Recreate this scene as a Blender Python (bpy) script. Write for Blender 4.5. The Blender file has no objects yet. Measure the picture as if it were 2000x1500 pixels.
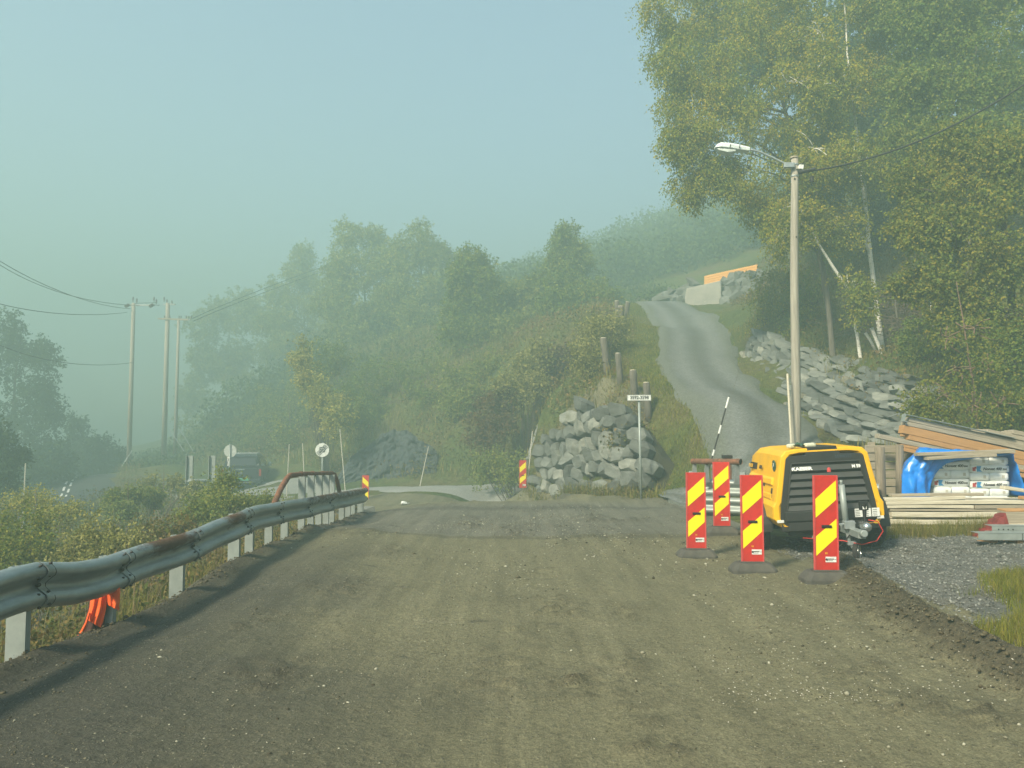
import bpy, bmesh, math, random
import numpy as np
from mathutils import Vector, Matrix, Euler
R = math.radians
SC = bpy.context.scene
COL = SC.collection
# ------------------------------------------------------------------ camera
CAM_H, FPX, HOR = 1.65, 1489.0, 840.0            # eye height, focal length in photo pixels, horizon row
TH = math.atan((HOR - 750.0) / FPX)
cam = bpy.data.cameras.new('camera'); cam.sensor_width = 36.0; cam.lens = FPX / 2000 * 36
cam.clip_start = 0.05; cam.clip_end = 3000
camo = bpy.data.objects.new('camera', cam); COL.objects.link(camo)
camo.location = (0, 0, CAM_H); camo.rotation_euler = (R(90) + TH, 0, 0)
SC.camera = camo
# ------------------------------------------------------------------ light
SUN_EL, SUN_AZ = R(40), R(221)                   # azimuth clockwise from +Y: behind and to the left
w = bpy.data.worlds.new('World'); SC.world = w; w.use_nodes = True
nt = w.node_tree; bg = nt.nodes['Background']
sky = nt.nodes.new('ShaderNodeTexSky'); sky.sky_type = 'NISHITA'; sky.sun_disc = False
sky.sun_elevation = SUN_EL; sky.sun_rotation = SUN_AZ; sky.dust_density = 2.0; sky.air_density = 1.0; sky.ozone_density = 1.0
nt.links.new(sky.outputs[0], bg.inputs[0]); bg.inputs[1].default_value = 0.10
sl = bpy.data.lights.new('sun', 'SUN'); sl.energy = 5.0; sl.angle = R(10.0); sl.color = (1.0, 0.90, 0.66)
so = bpy.data.objects.new('sun', sl); COL.objects.link(so); so.location = (-30, -30, 35)
tosun = Vector((math.sin(SUN_AZ) * math.cos(SUN_EL), math.cos(SUN_AZ) * math.cos(SUN_EL), math.sin(SUN_EL)))
so.rotation_euler = (-tosun).to_track_quat('-Z', 'Y').to_euler()
SC.view_settings.view_transform = 'Standard'; SC.view_settings.look = 'None'
SC.view_settings.gamma = 1; SC.view_settings.exposure = 1.62
HAZE_DENSITY, HAZE_COLOR = 0.0163, (0.350, 0.495, 0.485)
cy = SC.cycles
cy.max_bounces = 8; cy.diffuse_bounces = 3; cy.glossy_bounces = 2; cy.transmission_bounces = 3
cy.volume_bounces = 2; cy.use_denoising = True; cy.sample_clamp_indirect = 6; cy.caustics_reflective = False; cy.caustics_refractive = False

# ------------------------------------------------------------------ helpers
def P(px, py, Y):
    """world point seen at photo pixel (px, py) at depth Y"""
    u, v = (px - 1000) / FPX, (750 - py) / FPX
    d = (u, math.cos(TH) - v * math.sin(TH), math.sin(TH) + v * math.cos(TH))
    k = Y / d[1]
    return Vector((d[0] * k, Y, CAM_H + d[2] * k))
RNG = np.random.default_rng(7)
_lat = np.random.default_rng(3).random((64, 256, 256)).astype(np.float32)
def noise2(x, y, seed=0):
    t = _lat[seed % 64]; x = np.asarray(x, float); y = np.asarray(y, float)
    xi = np.floor(x).astype(int); yi = np.floor(y).astype(int); fx = x - xi; fy = y - yi
    fx = fx * fx * (3 - 2 * fx); fy = fy * fy * (3 - 2 * fy)
    g = lambda a, b: t[a & 255, b & 255]
    return (g(xi, yi) * (1 - fx) + g(xi + 1, yi) * fx) * (1 - fy) + (g(xi, yi + 1) * (1 - fx) + g(xi + 1, yi + 1) * fx) * fy
def fbm(x, y, seed=0, o=4):
    s = 0; a = .5
    for k in range(o):
        s = s + a * noise2(x * 2 ** k, y * 2 ** k, seed + k); a *= .5
    return s / (1 - .5 ** o)
def props(o, label=None, cat=None, group=None, kind=None):
    if label: o['label'] = label
    if cat: o['category'] = cat
    if group: o['group'] = group
    if kind: o['kind'] = kind
    return o
def thing(name, label, cat, loc=(0, 0, 0), rot=(0, 0, 0), group=None):
    o = bpy.data.objects.new(name, None); COL.objects.link(o); o.empty_display_size = .2
    o.location = loc; o.rotation_euler = rot
    return props(o, label, cat, group)
def link(name, me, mats, parent=None):
    o = bpy.data.objects.new(name, me); COL.objects.link(o)
    for m in (mats if isinstance(mats, (list, tuple)) else [mats]): me.materials.append(m)
    if parent is not None: o.parent = parent
    return o
def copy_tree(o, parent=None):
    c = o.copy(); COL.objects.link(c)
    if parent is not None: c.parent = parent
    for ch in list(o.children): copy_tree(ch, c)
    return c
def mesh_np(name, V, F, smooth=False):
    """V (n,3), F (m,k) all faces with k corners"""
    V = np.asarray(V, np.float32); F = np.asarray(F, np.int32); me = bpy.data.meshes.new(name)
    me.vertices.add(len(V)); me.vertices.foreach_set('co', V.ravel())
    m, k = F.shape
    me.loops.add(m * k); me.loops.foreach_set('vertex_index', F.ravel())
    me.polygons.add(m); me.polygons.foreach_set('loop_start', np.arange(0, m * k, k, dtype=np.int32))
    me.polygons.foreach_set('loop_total', np.full(m, k, np.int32))
    if smooth: me.polygons.foreach_set('use_smooth', np.ones(m, bool))
    me.update(calc_edges=True); return me
class MB:
    def __init__(s): s.v = []; s.f = []; s.m = []
    def add(s, vs, fs, m=0, M=None):
        b = len(s.v)
        for p in vs: s.v.append(tuple(M @ Vector(p)) if M is not None else tuple(p))
        for f in fs: s.f.append([i + b for i in f]); s.m.append(m)
        return s
    def box(s, c, d, rot=None, m=0):
        x, y, z = d[0] / 2, d[1] / 2, d[2] / 2
        vs = [(-x, -y, -z), (x, -y, -z), (x, y, -z), (-x, y, -z), (-x, -y, z), (x, -y, z), (x, y, z), (-x, y, z)]
        M = Matrix.Translation(c)
        if rot is not None: M = M @ (rot.to_4x4() if isinstance(rot, Matrix) else Euler(rot).to_matrix().to_4x4())
        return s.add(vs, [(3, 2, 1, 0), (4, 5, 6, 7), (0, 1, 5, 4), (1, 2, 6, 5), (2, 3, 7, 6), (3, 0, 4, 7)], m, M)
    def tube(s, pts, r, n=8, m=0, cap=True):
        pts = [Vector(p) for p in pts]; k = len(pts)
        rs = r if isinstance(r, (list, tuple)) else [r] * k
        t0 = (pts[1] - pts[0]).normalized(); up = Vector((0, 0, 1)) if abs(t0.z) < .9 else Vector((1, 0, 0))
        a = t0.cross(up).normalized(); vs = []
        for i, p in enumerate(pts):
            t = (pts[min(i + 1, k - 1)] - pts[max(i - 1, 0)]).normalized()
            a = (a - t * a.dot(t)).normalized(); b = t.cross(a)
            for j in range(n):
                an = 2 * math.pi * j / n
                vs.append(p + (a * math.cos(an) + b * math.sin(an)) * rs[i])
        fs = [(i * n + j, i * n + (j + 1) % n, (i + 1) * n + (j + 1) % n, (i + 1) * n + j) for i in range(k - 1) for j in range(n)]
        if cap: fs += [tuple(range(n - 1, -1, -1)), tuple(range((k - 1) * n, k * n))]
        return s.add(vs, fs, m)
    def prism(s, poly, y0, y1, m=0, M=None):
        """poly in x,z (counter-clockwise seen from -y), extruded from y0 to y1"""
        n = len(poly); vs = [(a, y0, b) for a, b in poly] + [(a, y1, b) for a, b in poly]
        fs = [tuple(range(n)), tuple(range(2 * n - 1, n - 1, -1))] + [(i, i + n, (i + 1) % n + n, (i + 1) % n) for i in range(n)]
        return s.add(vs, fs, m, M)
    def loft(s, rings, m=0, cap=True, closed=True):
        n = len(rings[0]); vs = [p for r in rings for p in r]; k = len(rings); e = n if closed else n - 1
        fs = [(i * n + j, i * n + (j + 1) % n, (i + 1) * n + (j + 1) % n, (i + 1) * n + j) for i in range(k - 1) for j in range(e)]
        if cap: fs += [tuple(range(n - 1, -1, -1)), tuple(range((k - 1) * n, k * n))]
        return s.add(vs, fs, m)
    def build(s, name, mats, parent=None, smooth=False, bevel=0, off=None, seg=1, fix=True):
        V = s.v
        if off is not None: V = [(p[0] - off[0], p[1] - off[1], p[2] - off[2]) for p in V]
        me = bpy.data.meshes.new(name); me.from_pydata(V, [], s.f)
        o = link(name, me, mats, parent)
        for i, p in enumerate(me.polygons): p.material_index = s.m[i]; p.use_smooth = smooth
        if fix:
            b = bmesh.new(); b.from_mesh(me); bmesh.ops.recalc_face_normals(b, faces=b.faces); b.to_mesh(me); b.free()
        if bevel:
            md = o.modifiers.new('bevel', 'BEVEL'); md.width = bevel; md.segments = seg; md.limit_method = 'ANGLE'; md.angle_limit = R(35)
        return o
def text_mesh(name, body, size, mats, parent, loc, rot=(R(90), 0, 0), ext=.0015, shear=0, align='LEFT', sx=1.0, bold=0.0):
    cu = bpy.data.curves.new(name, 'FONT'); cu.body = body; cu.size = size; cu.extrude = ext; cu.shear = shear; cu.align_x = align; cu.align_y = 'CENTER'; cu.offset = bold
    cu.resolution_u = 3
    t = bpy.data.objects.new(name, cu); COL.objects.link(t)
    me = bpy.data.meshes.new_from_object(t.evaluated_get(bpy.context.evaluated_depsgraph_get())); me.name = name
    bpy.data.objects.remove(t); bpy.data.curves.remove(cu)
    me.transform(Matrix.Diagonal((sx, 1, 1, 1)))
    o = link(name, me, mats, parent); o.location = loc; o.rotation_euler = rot; return o

# ------------------------------------------------------------------ materials
def N(nt, t, **k):
    n = nt.nodes.new(t)
    for a, b in k.items():
        if a.startswith('i_'): n.inputs[int(a[2:]) if a[2:].isdigit() else a[2:]].default_value = b
        else: setattr(n, a, b)
    return n
def ramp(nt, fac, stops):
    r = nt.nodes.new('ShaderNodeValToRGB'); e = r.color_ramp.elements
    while len(e) < len(stops): e.new(.5)
    for q, (p, c) in zip(e, stops): q.position = p; q.color = (*c, 1) if len(c) == 3 else c
    nt.links.new(fac, r.inputs[0]); return r.outputs[0]
def noi(nt, vec, scale, detail=5, rough=.6, stretch=None):
    if stretch:
        mp = N(nt, 'ShaderNodeMapping'); mp.inputs['Scale'].default_value = stretch; nt.links.new(vec, mp.inputs[0]); vec = mp.outputs[0]
    n = N(nt, 'ShaderNodeTexNoise'); n.inputs['Scale'].default_value = scale; n.inputs['Detail'].default_value = detail; n.inputs['Roughness'].default_value = rough
    nt.links.new(vec, n.inputs['Vector']); return n.outputs[0]
def mixc(nt, fac, a, b, mode='MIX'):
    m = N(nt, 'ShaderNodeMix', data_type='RGBA', blend_type=mode)
    for s, v in ((0, fac), (6, a), (7, b)):
        if isinstance(v, (float, int)): m.inputs[s].default_value = v
        elif isinstance(v, tuple): m.inputs[s].default_value = (*v, 1)
        else: nt.links.new(v, m.inputs[s])
    return m.outputs[2]
def mat0(name):
    m = bpy.data.materials.new(name); m.use_nodes = True; nt = m.node_tree
    b = nt.nodes['Principled BSDF']; tc = nt.nodes.new('ShaderNodeTexCoord'); return m, nt, b, tc.outputs['Object']
def bump(nt, b, h, strength=.3, dist=.01):
    bm = N(nt, 'ShaderNodeBump'); bm.inputs['Strength'].default_value = strength; bm.inputs['Distance'].default_value = dist
    nt.links.new(h, bm.inputs['Height']); nt.links.new(bm.outputs[0], b.inputs['Normal'])
def mat(name, c1, c2=None, scale=4, rough=.7, metal=0, bs=0, bscale=None, stretch=None, pos=(.35, .65), c3=None, spec=.5, bdist=.01):
    m, nt, b, vec = mat0(name)
    b.inputs['Roughness'].default_value = rough; b.inputs['Metallic'].default_value = metal; b.inputs['Specular IOR Level'].default_value = spec
    if c2 is None: c2 = tuple(x * .8 for x in c1)
    n = noi(nt, vec, scale, 6, .65, stretch)
    st = [(pos[0], c1), (pos[1], c2)] + ([(min(1, pos[1] + .12), c3)] if c3 else [])
    nt.links.new(ramp(nt, n, st), b.inputs['Base Color'])
    if bs: bump(nt, b, noi(nt, vec, bscale or scale * 4, 6, .7, stretch), bs, bdist)
    return m
def leafmat(name, cols, trans=.35, patch=.35, pscale=.6):
    m = bpy.data.materials.new(name); m.use_nodes = True; nt = m.node_tree; nt.nodes.remove(nt.nodes['Principled BSDF'])
    g = N(nt, 'ShaderNodeNewGeometry'); tc = N(nt, 'ShaderNodeTexCoord')
    n = noi(nt, tc.outputs['Object'], pscale, 3, .6)
    mm = N(nt, 'ShaderNodeMath', operation='MULTIPLY_ADD'); nt.links.new(n, mm.inputs[0]); mm.inputs[1].default_value = patch * 2
    s2 = N(nt, 'ShaderNodeMath', operation='MULTIPLY'); nt.links.new(g.outputs['Random Per Island'], s2.inputs[0]); s2.inputs[1].default_value = 1 - patch
    s3 = N(nt, 'ShaderNodeMath', operation='ADD'); nt.links.new(s2.outputs[0], s3.inputs[0]); s3.inputs[1].default_value = -patch * .5
    nt.links.new(s3.outputs[0], mm.inputs[2])
    k = len(cols); c = ramp(nt, mm.outputs[0], [((i + .5) / k, q) for i, q in enumerate(cols)])
    d = N(nt, 'ShaderNodeBsdfDiffuse'); t = N(nt, 'ShaderNodeBsdfTranslucent'); x = N(nt, 'ShaderNodeMixShader'); x.inputs[0].default_value = trans
    nt.links.new(c, d.inputs[0]); nt.links.new(c, t.inputs[0]); nt.links.new(d.outputs[0], x.inputs[1]); nt.links.new(t.outputs[0], x.inputs[2])
    nt.links.new(x.outputs[0], nt.nodes['Material Output'].inputs[0]); return m
M = {}
def mk(n, *a, **k): M[n] = mat(n, *a, **k)
mk('galvanised', (.42, .45, .45), (.30, .33, .33), 9, .42, .55, .08, 40)
mk('galvanised_bright', (.30, .335, .325), (.23, .262, .252), 6, .45, .2, .05, 30)
mk('rusty_pipe', (.22, .09, .045), (.10, .05, .03), 14, .8, .1, .3, 60, c3=(.26, .17, .11))
mk('dark_bolt', (.035, .028, .022), None, 30, .6, .4)
mk('red_board', (.52, .022, .016), (.44, .022, .016), 11, .45, 0, 0, pos=(.40, .60), c3=(.33, .09, .055))
mk('red_flange', (.58, .07, .07), (.46, .05, .05), 20, .5)
mk('yellow_stripe', (.86, .74, .002), (.80, .68, .004), 12, .4, pos=(.40, .62), c3=(.60, .50, .06))
mk('sticker', (.72, .74, .72), (.62, .64, .62), 40, .4)
mk('ink', (.03, .03, .035), None, 20, .5)
mk('rubber', (.022, .022, .023), (.045, .043, .038), 9, .85, 0, .4, 60)
mk('rubber_dusty', (.055, .053, .048), (.09, .085, .07), 7, .9, 0, .6, 60)
mk('tyre', (.014, .014, .015), (.03, .028, .025), 8, .85, 0, .2, 60)
mk('comp_yellow', (.82, .44, .008), (.77, .41, .010), 4, .38, pos=(.42, .60), c3=(.66, .38, .05))
mk('comp_dark', (.018, .019, .018), (.026, .026, .024), 6, .55)
mk('comp_slat', (.035, .037, .035), (.045, .046, .042), 9, .5)
mk('comp_black', (.006, .006, .006), None, 6, .7)
mk('chassis', (.022, .022, .021), (.05, .046, .036), 10, .7)
mk('chrome', (.62, .64, .64), (.45, .47, .47), 12, .25, .9)
mk('plastic_white', (.72, .73, .70), (.6, .61, .58), 12, .45)
mk('wood_grey', (.38, .33, .25), (.25, .215, .165), 3, .85, 0, .35, 12, (1, 18, 18), c3=(.36, .33, .27))
mk('wood_pale', (.66, .61, .49), (.48, .43, .33), 3, .8, 0, .3, 10, (1, 16, 16), c3=(.66, .60, .46))
mk('wood_orange', (.46, .25, .10), (.36, .19, .075), 3, .8, 0, .4, 10, (1, 16, 16), c3=(.44, .34, .23))
mk('wood_post', (.26, .21, .15), (.14, .115, .085), 3, .9, 0, .5, 8, (14, 14, 1), c3=(.34, .30, .24))
mk('wood_pole', (.36, .335, .28), (.23, .205, .17), 2.2, .85, 0, .4, 8, (12, 12, .6), c3=(.45, .42, .35))
mk('wood_fence_orange', (.80, .42, .12), (.70, .34, .09), 3, .75, 0, .2, 10, (1, 1, 12))
mk('tarp', (.006, .22, .74), (.005, .17, .64), 5, .32, 0, .15, 12)
mk('bag', (.82, .84, .82), (.72, .74, .72), 7, .45, 0, .25, 18)
mk('bag_blue', (.05, .30, .62), None, 7, .5)
mk('bag_red', (.5, .06, .06), None, 7, .5)
mk('lamp_white', (.66, .72, .72), (.55, .6, .6), 8, .4)
mk('lamp_glass', (.55, .6, .58), None, 8, .15)
mk('sign_white', (.78, .80, .78), None, 8, .4)
mk('sign_back', (.50, .52, .50), None, 8, .5, .2)
mk('snow_black', (.02, .02, .02), None, 8, .6)
mk('stick', (.55, .53, .46), (.45, .42, .36), 8, .7)
mk('orange_cloth', (.85, .115, .012), (.75, .085, .01), 7, .7, 0, .2, 20)
mk('cloth_dark', (.05, .015, .012), None, 7, .85)
mk('car_paint', (.022, .030, .040), (.028, .036, .046), 3, .32)
mk('car_glass', (.012, .016, .018), None, 3, .08)
mk('car_plate', (.12, .42, .30), None, 8, .4)
mk('tail_red', (.35, .03, .025), None, 8, .3)
mk('concrete', (.36, .35, .31), (.27, .265, .24), 1.3, .9, 0, .4, 12, c3=(.42, .41, .37))
mk('stone', (.085, .085, .065), (.17, .18, .17), 1.1, .9, 0, .9, 9, c3=(.25, .26, .24), bdist=.03)
mk('stone_moss', (.17, .18, .165), (.26, .265, .24), 1.7, .9, 0, .8, 8, c3=(.15, .14, .08), bdist=.03)
mk('rock_dark', (.030, .040, .046), (.06, .072, .076), .8, .9, 0, 1, 3, c3=(.10, .11, .07), bdist=.12)
mk('cable', (.012, .012, .012), None, 4, .7)
mk('insulator', (.10, .06, .05), None, 4, .3)
mk('bark_dark', (.055, .045, .035), (.10, .085, .065), 3, .95, 0, .6, 10, (5, 5, 1), bdist=.02)
mk('bark_grey', (.085, .075, .06), (.14, .125, .10), 3, .9, 0, .5, 10, (5, 5, 1), c3=(.20, .185, .15), bdist=.02)
mk('bark_birch', (.55, .53, .47), (.62, .60, .55), 3.5, .8, 0, .25, 12, (1.5, 1.5, 9), c3=(.055, .045, .04), pos=(.3, .56))
mk('twig', (.11, .08, .055), (.16, .12, .085), 6, .9)
mk('white_strap', (.60, .60, .46), (.48, .5, .38), 10, .8)
mk('green_cloth', (.03, .09, .06), None, 10, .9)
mk('warn_yellow', (.75, .5, .02), None, 10, .5)
mk('number_blue', (.04, .065, .10), None, 10, .5)
mk('red_net', (.22, .022, .02), (.13, .014, .013), 14, .6)
M['leaf_birch'] = leafmat('leaf_birch', [(0.125, 0.172, 0.028), (0.180, 0.210, 0.032), (0.260, 0.250, 0.034), (0.400, 0.310, 0.030)])
M['leaf_olive'] = leafmat('leaf_olive', [(0.100, 0.150, 0.034), (0.150, 0.185, 0.040), (0.215, 0.215, 0.042), (0.310, 0.250, 0.040)])
M['leaf_green'] = leafmat('leaf_green', [(0.085, 0.145, 0.034), (0.125, 0.180, 0.038), (0.175, 0.205, 0.042), (0.250, 0.245, 0.045)])
M['leaf_mid'] = leafmat('leaf_mid', [(0.130, 0.185, 0.060), (0.180, 0.225, 0.065), (0.235, 0.250, 0.065), (0.320, 0.300, 0.070)])
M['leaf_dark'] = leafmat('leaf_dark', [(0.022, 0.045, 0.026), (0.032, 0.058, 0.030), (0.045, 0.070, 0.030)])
M['leaf_fog'] = leafmat('leaf_fog', [(.045, .080, .050), (.060, .10, .055), (.080, .115, .055)])
M['leaf_back'] = leafmat('leaf_back', [(.05, .085, .03), (.075, .115, .036), (.11, .14, .04)])
M['leaf_paleyellow'] = leafmat('leaf_paleyellow', [(.17, .21, .06), (.27, .28, .08), (.36, .33, .09), (.44, .37, .09)])
M['leaf_yellow'] = leafmat('leaf_yellow', [(0.200, 0.190, 0.040), (0.340, 0.300, 0.040), (0.480, 0.380, 0.040), (0.580, 0.420, 0.035)])
M['leaf_pale'] = leafmat('leaf_pale', [(0.176, 0.187, 0.055), (0.264, 0.253, 0.088), (0.330, 0.308, 0.121)])
M['leaf_red'] = leafmat('leaf_red', [(0.120, 0.085, 0.050), (0.160, 0.105, 0.055), (0.130, 0.120, 0.050)])
M['leaf_under'] = leafmat('leaf_under', [(0.052, 0.086, 0.029), (0.098, 0.115, 0.034), (0.172, 0.144, 0.052), (0.230, 0.161, 0.069), (0.149, 0.081, 0.046)], .3, .55, .22)
M['grass_blade'] = leafmat('grass_blade', [(.09, .12, .025), (.15, .16, .035), (.24, .20, .06), (.33, .27, .11)], .3, .4, .8)
M['grass_lush'] = leafmat('grass_lush', [(.10, .135, .025), (.16, .185, .03), (.24, .225, .045), (.30, .25, .07)], .35, .4, .8)
M['dry_stalk'] = leafmat('dry_stalk', [(.16, .12, .07), (.24, .19, .11), (.13, .13, .05)], .2, .4, .8)
M['pebble'] = leafmat('pebble', [(.06, .055, .04), (.11, .10, .07), (.15, .14, .10), (.20, .19, .14), (.36, .35, .28)], 0, .1, 1)
M['grit'] = leafmat('grit', [(.065, .06, .042), (.10, .092, .062), (.15, .14, .10), (.23, .22, .165)], 0, .2, 1)
M['pebble_grey'] = leafmat('pebble_grey', [(0.075, 0.078, 0.072), (0.120, 0.122, 0.112), (0.165, 0.168, 0.155), (0.260, 0.265, 0.245)], 0, .2, 1)
M['dirt_clod'] = leafmat('dirt_clod', [(0.065, 0.056, 0.038), (0.090, 0.078, 0.052), (0.115, 0.100, 0.066)], 0, .2, 1)
# ------------------------------------------------------------------ terrain
CP = []
def cp(x, y, z): CP.append((x, y, z))
def cpx(px, py, Y, dz=0): p = P(px, py, Y); CP.append((p.x, p.y, p.z + dz))
for y, zl, zc, zr in ((-25, 0, 0, 0), (-8, 0, 0, 0), (0, 0, 0, 0), (5, 0.02, 0, 0.0), (9, 0.01, .02, .03), (12, -.02, .02, .05), (16, -.19, -.06, .02), (20, -.5, -.26, -.10)):
    cp(-3.4, y, zl); cp(-1.2, y, zc); cp(1.2, y, zc); cp(3.3, y, zr)
for a in ((-5.4, 28, -.9), (.4, 27.3, -.5), (-2.5, 24, -.62), (-4.5, 34, -.98), (.5, 33, -.55), (-11.9, 37, -1.26), (-14.2, 40, -1.6), (-8, 31, -1.1), (-18, 45, -1.7), (-7.5, 37, -.9), (-3.4, 24, -.75)): cp(*a)
# drop beyond the left guardrail
for y in (-8, 0, 4, 8, 12, 16): cp(-4.0, y, -.22 - .012 * max(y, 0)); cp(-5.0, y, -.95); cp(-7, y, -2.1); cp(-11, y, -3.0)
for a in ((-6.5, 21, -1.5), (-9, 22, -2.0), (-13, 24, -2.0), (-10, 29, -1.6), (-16, 31, -1.75), (-22.8, 46, -1.44), (-22.3, 50, -.7), (-20, 39, -1.55), (-23.6, 41, -2.1), (-34, 60, -2.15), (-29, 40, -2.2),
          (-42, 62, -2.2), (-20, 26, -2.6), (-30, 30, -3), (-17, 12, -3.8), (-30, 10, -5), (-60, 30, -5), (-60, 80, -4), (-40, 95, -3), (-110, 100, -7), (-110, 30, -8), (-60, -20, -6), (-30, -20, -5), (-140, 180, -6), (-60, 150, 0)): cp(*a)
# right: gravel pad, verge
for a in ((4.3, 7, .14), (6, 8, .2), (8, 9.5, .22), (5.5, 10.5, .11), (7, 11.6, .14), (9.5, 12, .2), (4.2, 11, .06), (12, 9, .4), (9, 5, .35), (4.6, 4, .12), (4.6, -3, .1), (4.6, -12, .1), (9, -5, .6), (3.6, 14.2, .05), (6, 13.4, .2), (8, 14.2, .45), (11, 14.5, 1.0),
          (3.6, 17.6, .0), (4.3, 17.4, .15), (3.4, 20.5, .05), (3.9, 19.6, .10), (8.6, 16.6, 1.35), (15, 12, 1.8), (25, 5, 4), (30, -15, 6), (60, -20, 12)): cp(*a)
# drive
for a in ((1340, 800, 21.2), (1548, 800, 21.6), (1293, 730, 25.5), (1462, 730, 25.5), (1283, 668, 31.5), (1436, 668, 31.5), (1262, 612, 41), (1388, 612, 41), (1420, 930, 16.8), (1500, 872, 18.2), (1390, 880, 18.2), (1620, 868, 18), (1368, 838, 19.6), (1590, 838, 19.8), (1310, 760, 23), (1400, 760, 23), (1490, 760, 23.4), (1280, 700, 28), (1440, 700, 28), (1290, 640, 35), (1420, 640, 35), (1235, 592, 46), (1330, 592, 46)): cpx(*a)
cp(5, 51, 9.9); cp(9, 52, 10.2)
# bank and wall left of the drive
for a in ((1100, 815, 26.3), (1160, 772, 24.5), (1205, 785, 23.2), (1243, 838, 21.9), (1268, 815, 22.0), (1241, 776, 22.7), (1213, 752, 24.2), (1187, 742, 25.2), (1210, 660, 33), (1215, 640, 38)): cpx(*a)
for a in ((1035, 960, 27), (1130, 958, 24.4), (1238, 955, 21.0), (1000, 862, 35.5), (930, 930, 35), (1010, 720, 38), (1110, 660, 36), (1150, 610, 41), (850, 810, 42), (700, 830, 44), (560, 905, 44), (450, 905, 52), (380, 900, 56), (1060, 800, 30)): cpx(*a)
# right wall, wooded slope
for a in ((1462, 690, 29), (1560, 800, 22.4), (1645, 858, 18.9), (1735, 872, 17.8), (1492, 642, 30.2), (1600, 690, 25.4), (1700, 702, 23), (1842, 748, 19.6), (1725, 710, 24.5), (1440, 600, 42), (1400, 598, 47), (1345, 598, 48), (1450, 575, 49.5)): cpx(*a)
for a in ((13, 19, 3.4), (14, 26, 7), (18, 20, 5.5), (20, 32, 11.5), (28, 22, 9), (14, 36, 10), (22, 48, 17), (45, 40, 19), (45, 10, 9), (12.5, 50, 11.0), (14.5, 57, 12.0), (17, 60, 14), (9, 56, 11.2)): cp(*a)
# hillside behind
for a in ((700, 690, 62), (520, 795, 70), (400, 862, 75), (330, 880, 70), (1000, 600, 72), (1230, 575, 60), (1300, 525, 76), (1300, 450, 104), (1100, 535, 108), (900, 585, 110), (650, 660, 110), (470, 800, 108), (360, 850, 110), (1600, 400, 100), (2000, 400, 98), (900, 610, 92), (1100, 560, 92)): cpx(*a)
for a in ((22, 70, 19), (60, 75, 24), (100, 60, 28), (100, 20, 22), (140, 120, 30), (60, 140, 28), (20, 140, 24), (-40, 140, 4), (-70, 130, -2), (0, 185, 16), (60, 185, 28), (140, 180, 30), (140, -30, 20), (-60, 185, 2)): cp(*a)
for a in ((-2, 30, -.8), (-2, 33, -.84), (.2, 30, -.64), (.4, 31.6, -.64), (-1, 34, -.76), (.9, 33.2, -.55), (1.0, 29, -.52), (-.6, 32, -.68), (4.75, 10.5, .05), (3.45, 10.5, -.01), (4.7, 9.4, .09), (2.4, 19.4, -.03), (3.3, 18.0, .0), (4.2, 16.8, .10), (4.24, 18.3, .42), (4.05, 19.3, .35), (4.45, 19.0, .85), (3.2, 20.4, .08), (2.4, 21.5, -.02), (1.7, 23.3, -.2), (1.1, 24.9, -.32)): cp(*a)
CPA = np.array(CP); SCL = 10.0
def _phi(d2): return .5 * d2 * np.log(np.maximum(d2, 1e-12))
def _tps():
    X = CPA[:, :2] / SCL; n = len(X); K = _phi(((X[:, None] - X[None]) ** 2).sum(-1)); K[np.diag_indices(n)] += 2e-4
    A = np.zeros((n + 3, n + 3)); A[:n, :n] = K; A[:n, n] = 1; A[:n, n + 1:] = X; A[n:, :n] = A[:n, n:].T
    return X, np.linalg.solve(A, np.concatenate([CPA[:, 2], np.zeros(3)]))
TX, TW = _tps()
def height(x, y):
    x = np.atleast_1d(np.asarray(x, float)); sh = x.shape; x = x.ravel() / SCL; y = np.broadcast_to(np.asarray(y, float), sh).ravel() / SCL
    out = np.empty(len(x)); n = len(TX)
    for i in range(0, len(x), 20000):
        q = np.stack([x[i:i + 20000], y[i:i + 20000]], 1)
        out[i:i + 20000] = _phi(((q[:, None] - TX[None]) ** 2).sum(-1)) @ TW[:n] + TW[n] + q @ TW[n + 1:]
    X, Y = x * SCL, y * SCL; front = (X > -1.5) & (X < 3.9) & (Y > 17) & (Y < np.interp(X, [-1.5, .5, 1.1, 1.9, 2.6, 3.3, 3.9], [29, 26.9, 25.6, 23.9, 21.7, 20.3, 19.2]) - .15)
    cap = np.interp(Y, [17, 20, 24, 28], [.03, -.08, -.34, -.55]) + np.clip(X - 3.2, 0, 1) * .5
    return np.clip(np.where(front, np.minimum(out, cap), out), -12, 34.5).reshape(sh)
def hz(x, y): return float(height(x, y)[0])
def axis(segs):
    out = [segs[0][0]]
    for a, b, st in segs:
        k = max(1, round((b - a) / st)); out += [a + (b - a) * (i + 1) / k for i in range(k)]
    return np.array(out)
def grid_faces(nx, ny):
    i, j = np.meshgrid(np.arange(nx - 1), np.arange(ny - 1), indexing='ij'); a = (i * ny + j).ravel()
    return np.stack([a, a + ny, a + ny + 1, a + 1], 1)
gx = axis([(-150, -40, 5), (-40, -14, .8), (-14, 14, .28), (14, 40, .8), (40, 150, 5)])
gy = axis([(-45, -8, 3), (-8, 32, .28), (32, 60, .6), (60, 130, 1.7), (130, 185, 5)])
GX, GY = np.meshgrid(gx, gy, indexing='ij')
GZ = height(GX, GY)
onroad = (GX > -3.7) & (GX < 3.9) & (GY < 29)
LEp = sorted((P(*q).y, P(*q).x) for q in [(1235, 592, 46), (1288, 640, 35), (1280, 700, 28), (1310, 760, 23), (1368, 838, 19.6), (1388, 880, 18.2)]); LPy, LPx = zip(*LEp)
indrive = (GY > 16) & (GY < 48) & (GX > np.interp(GY, LPy, LPx) - .6) & (GX < np.interp(GY, LPy, LPx) + 4.2)
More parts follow.
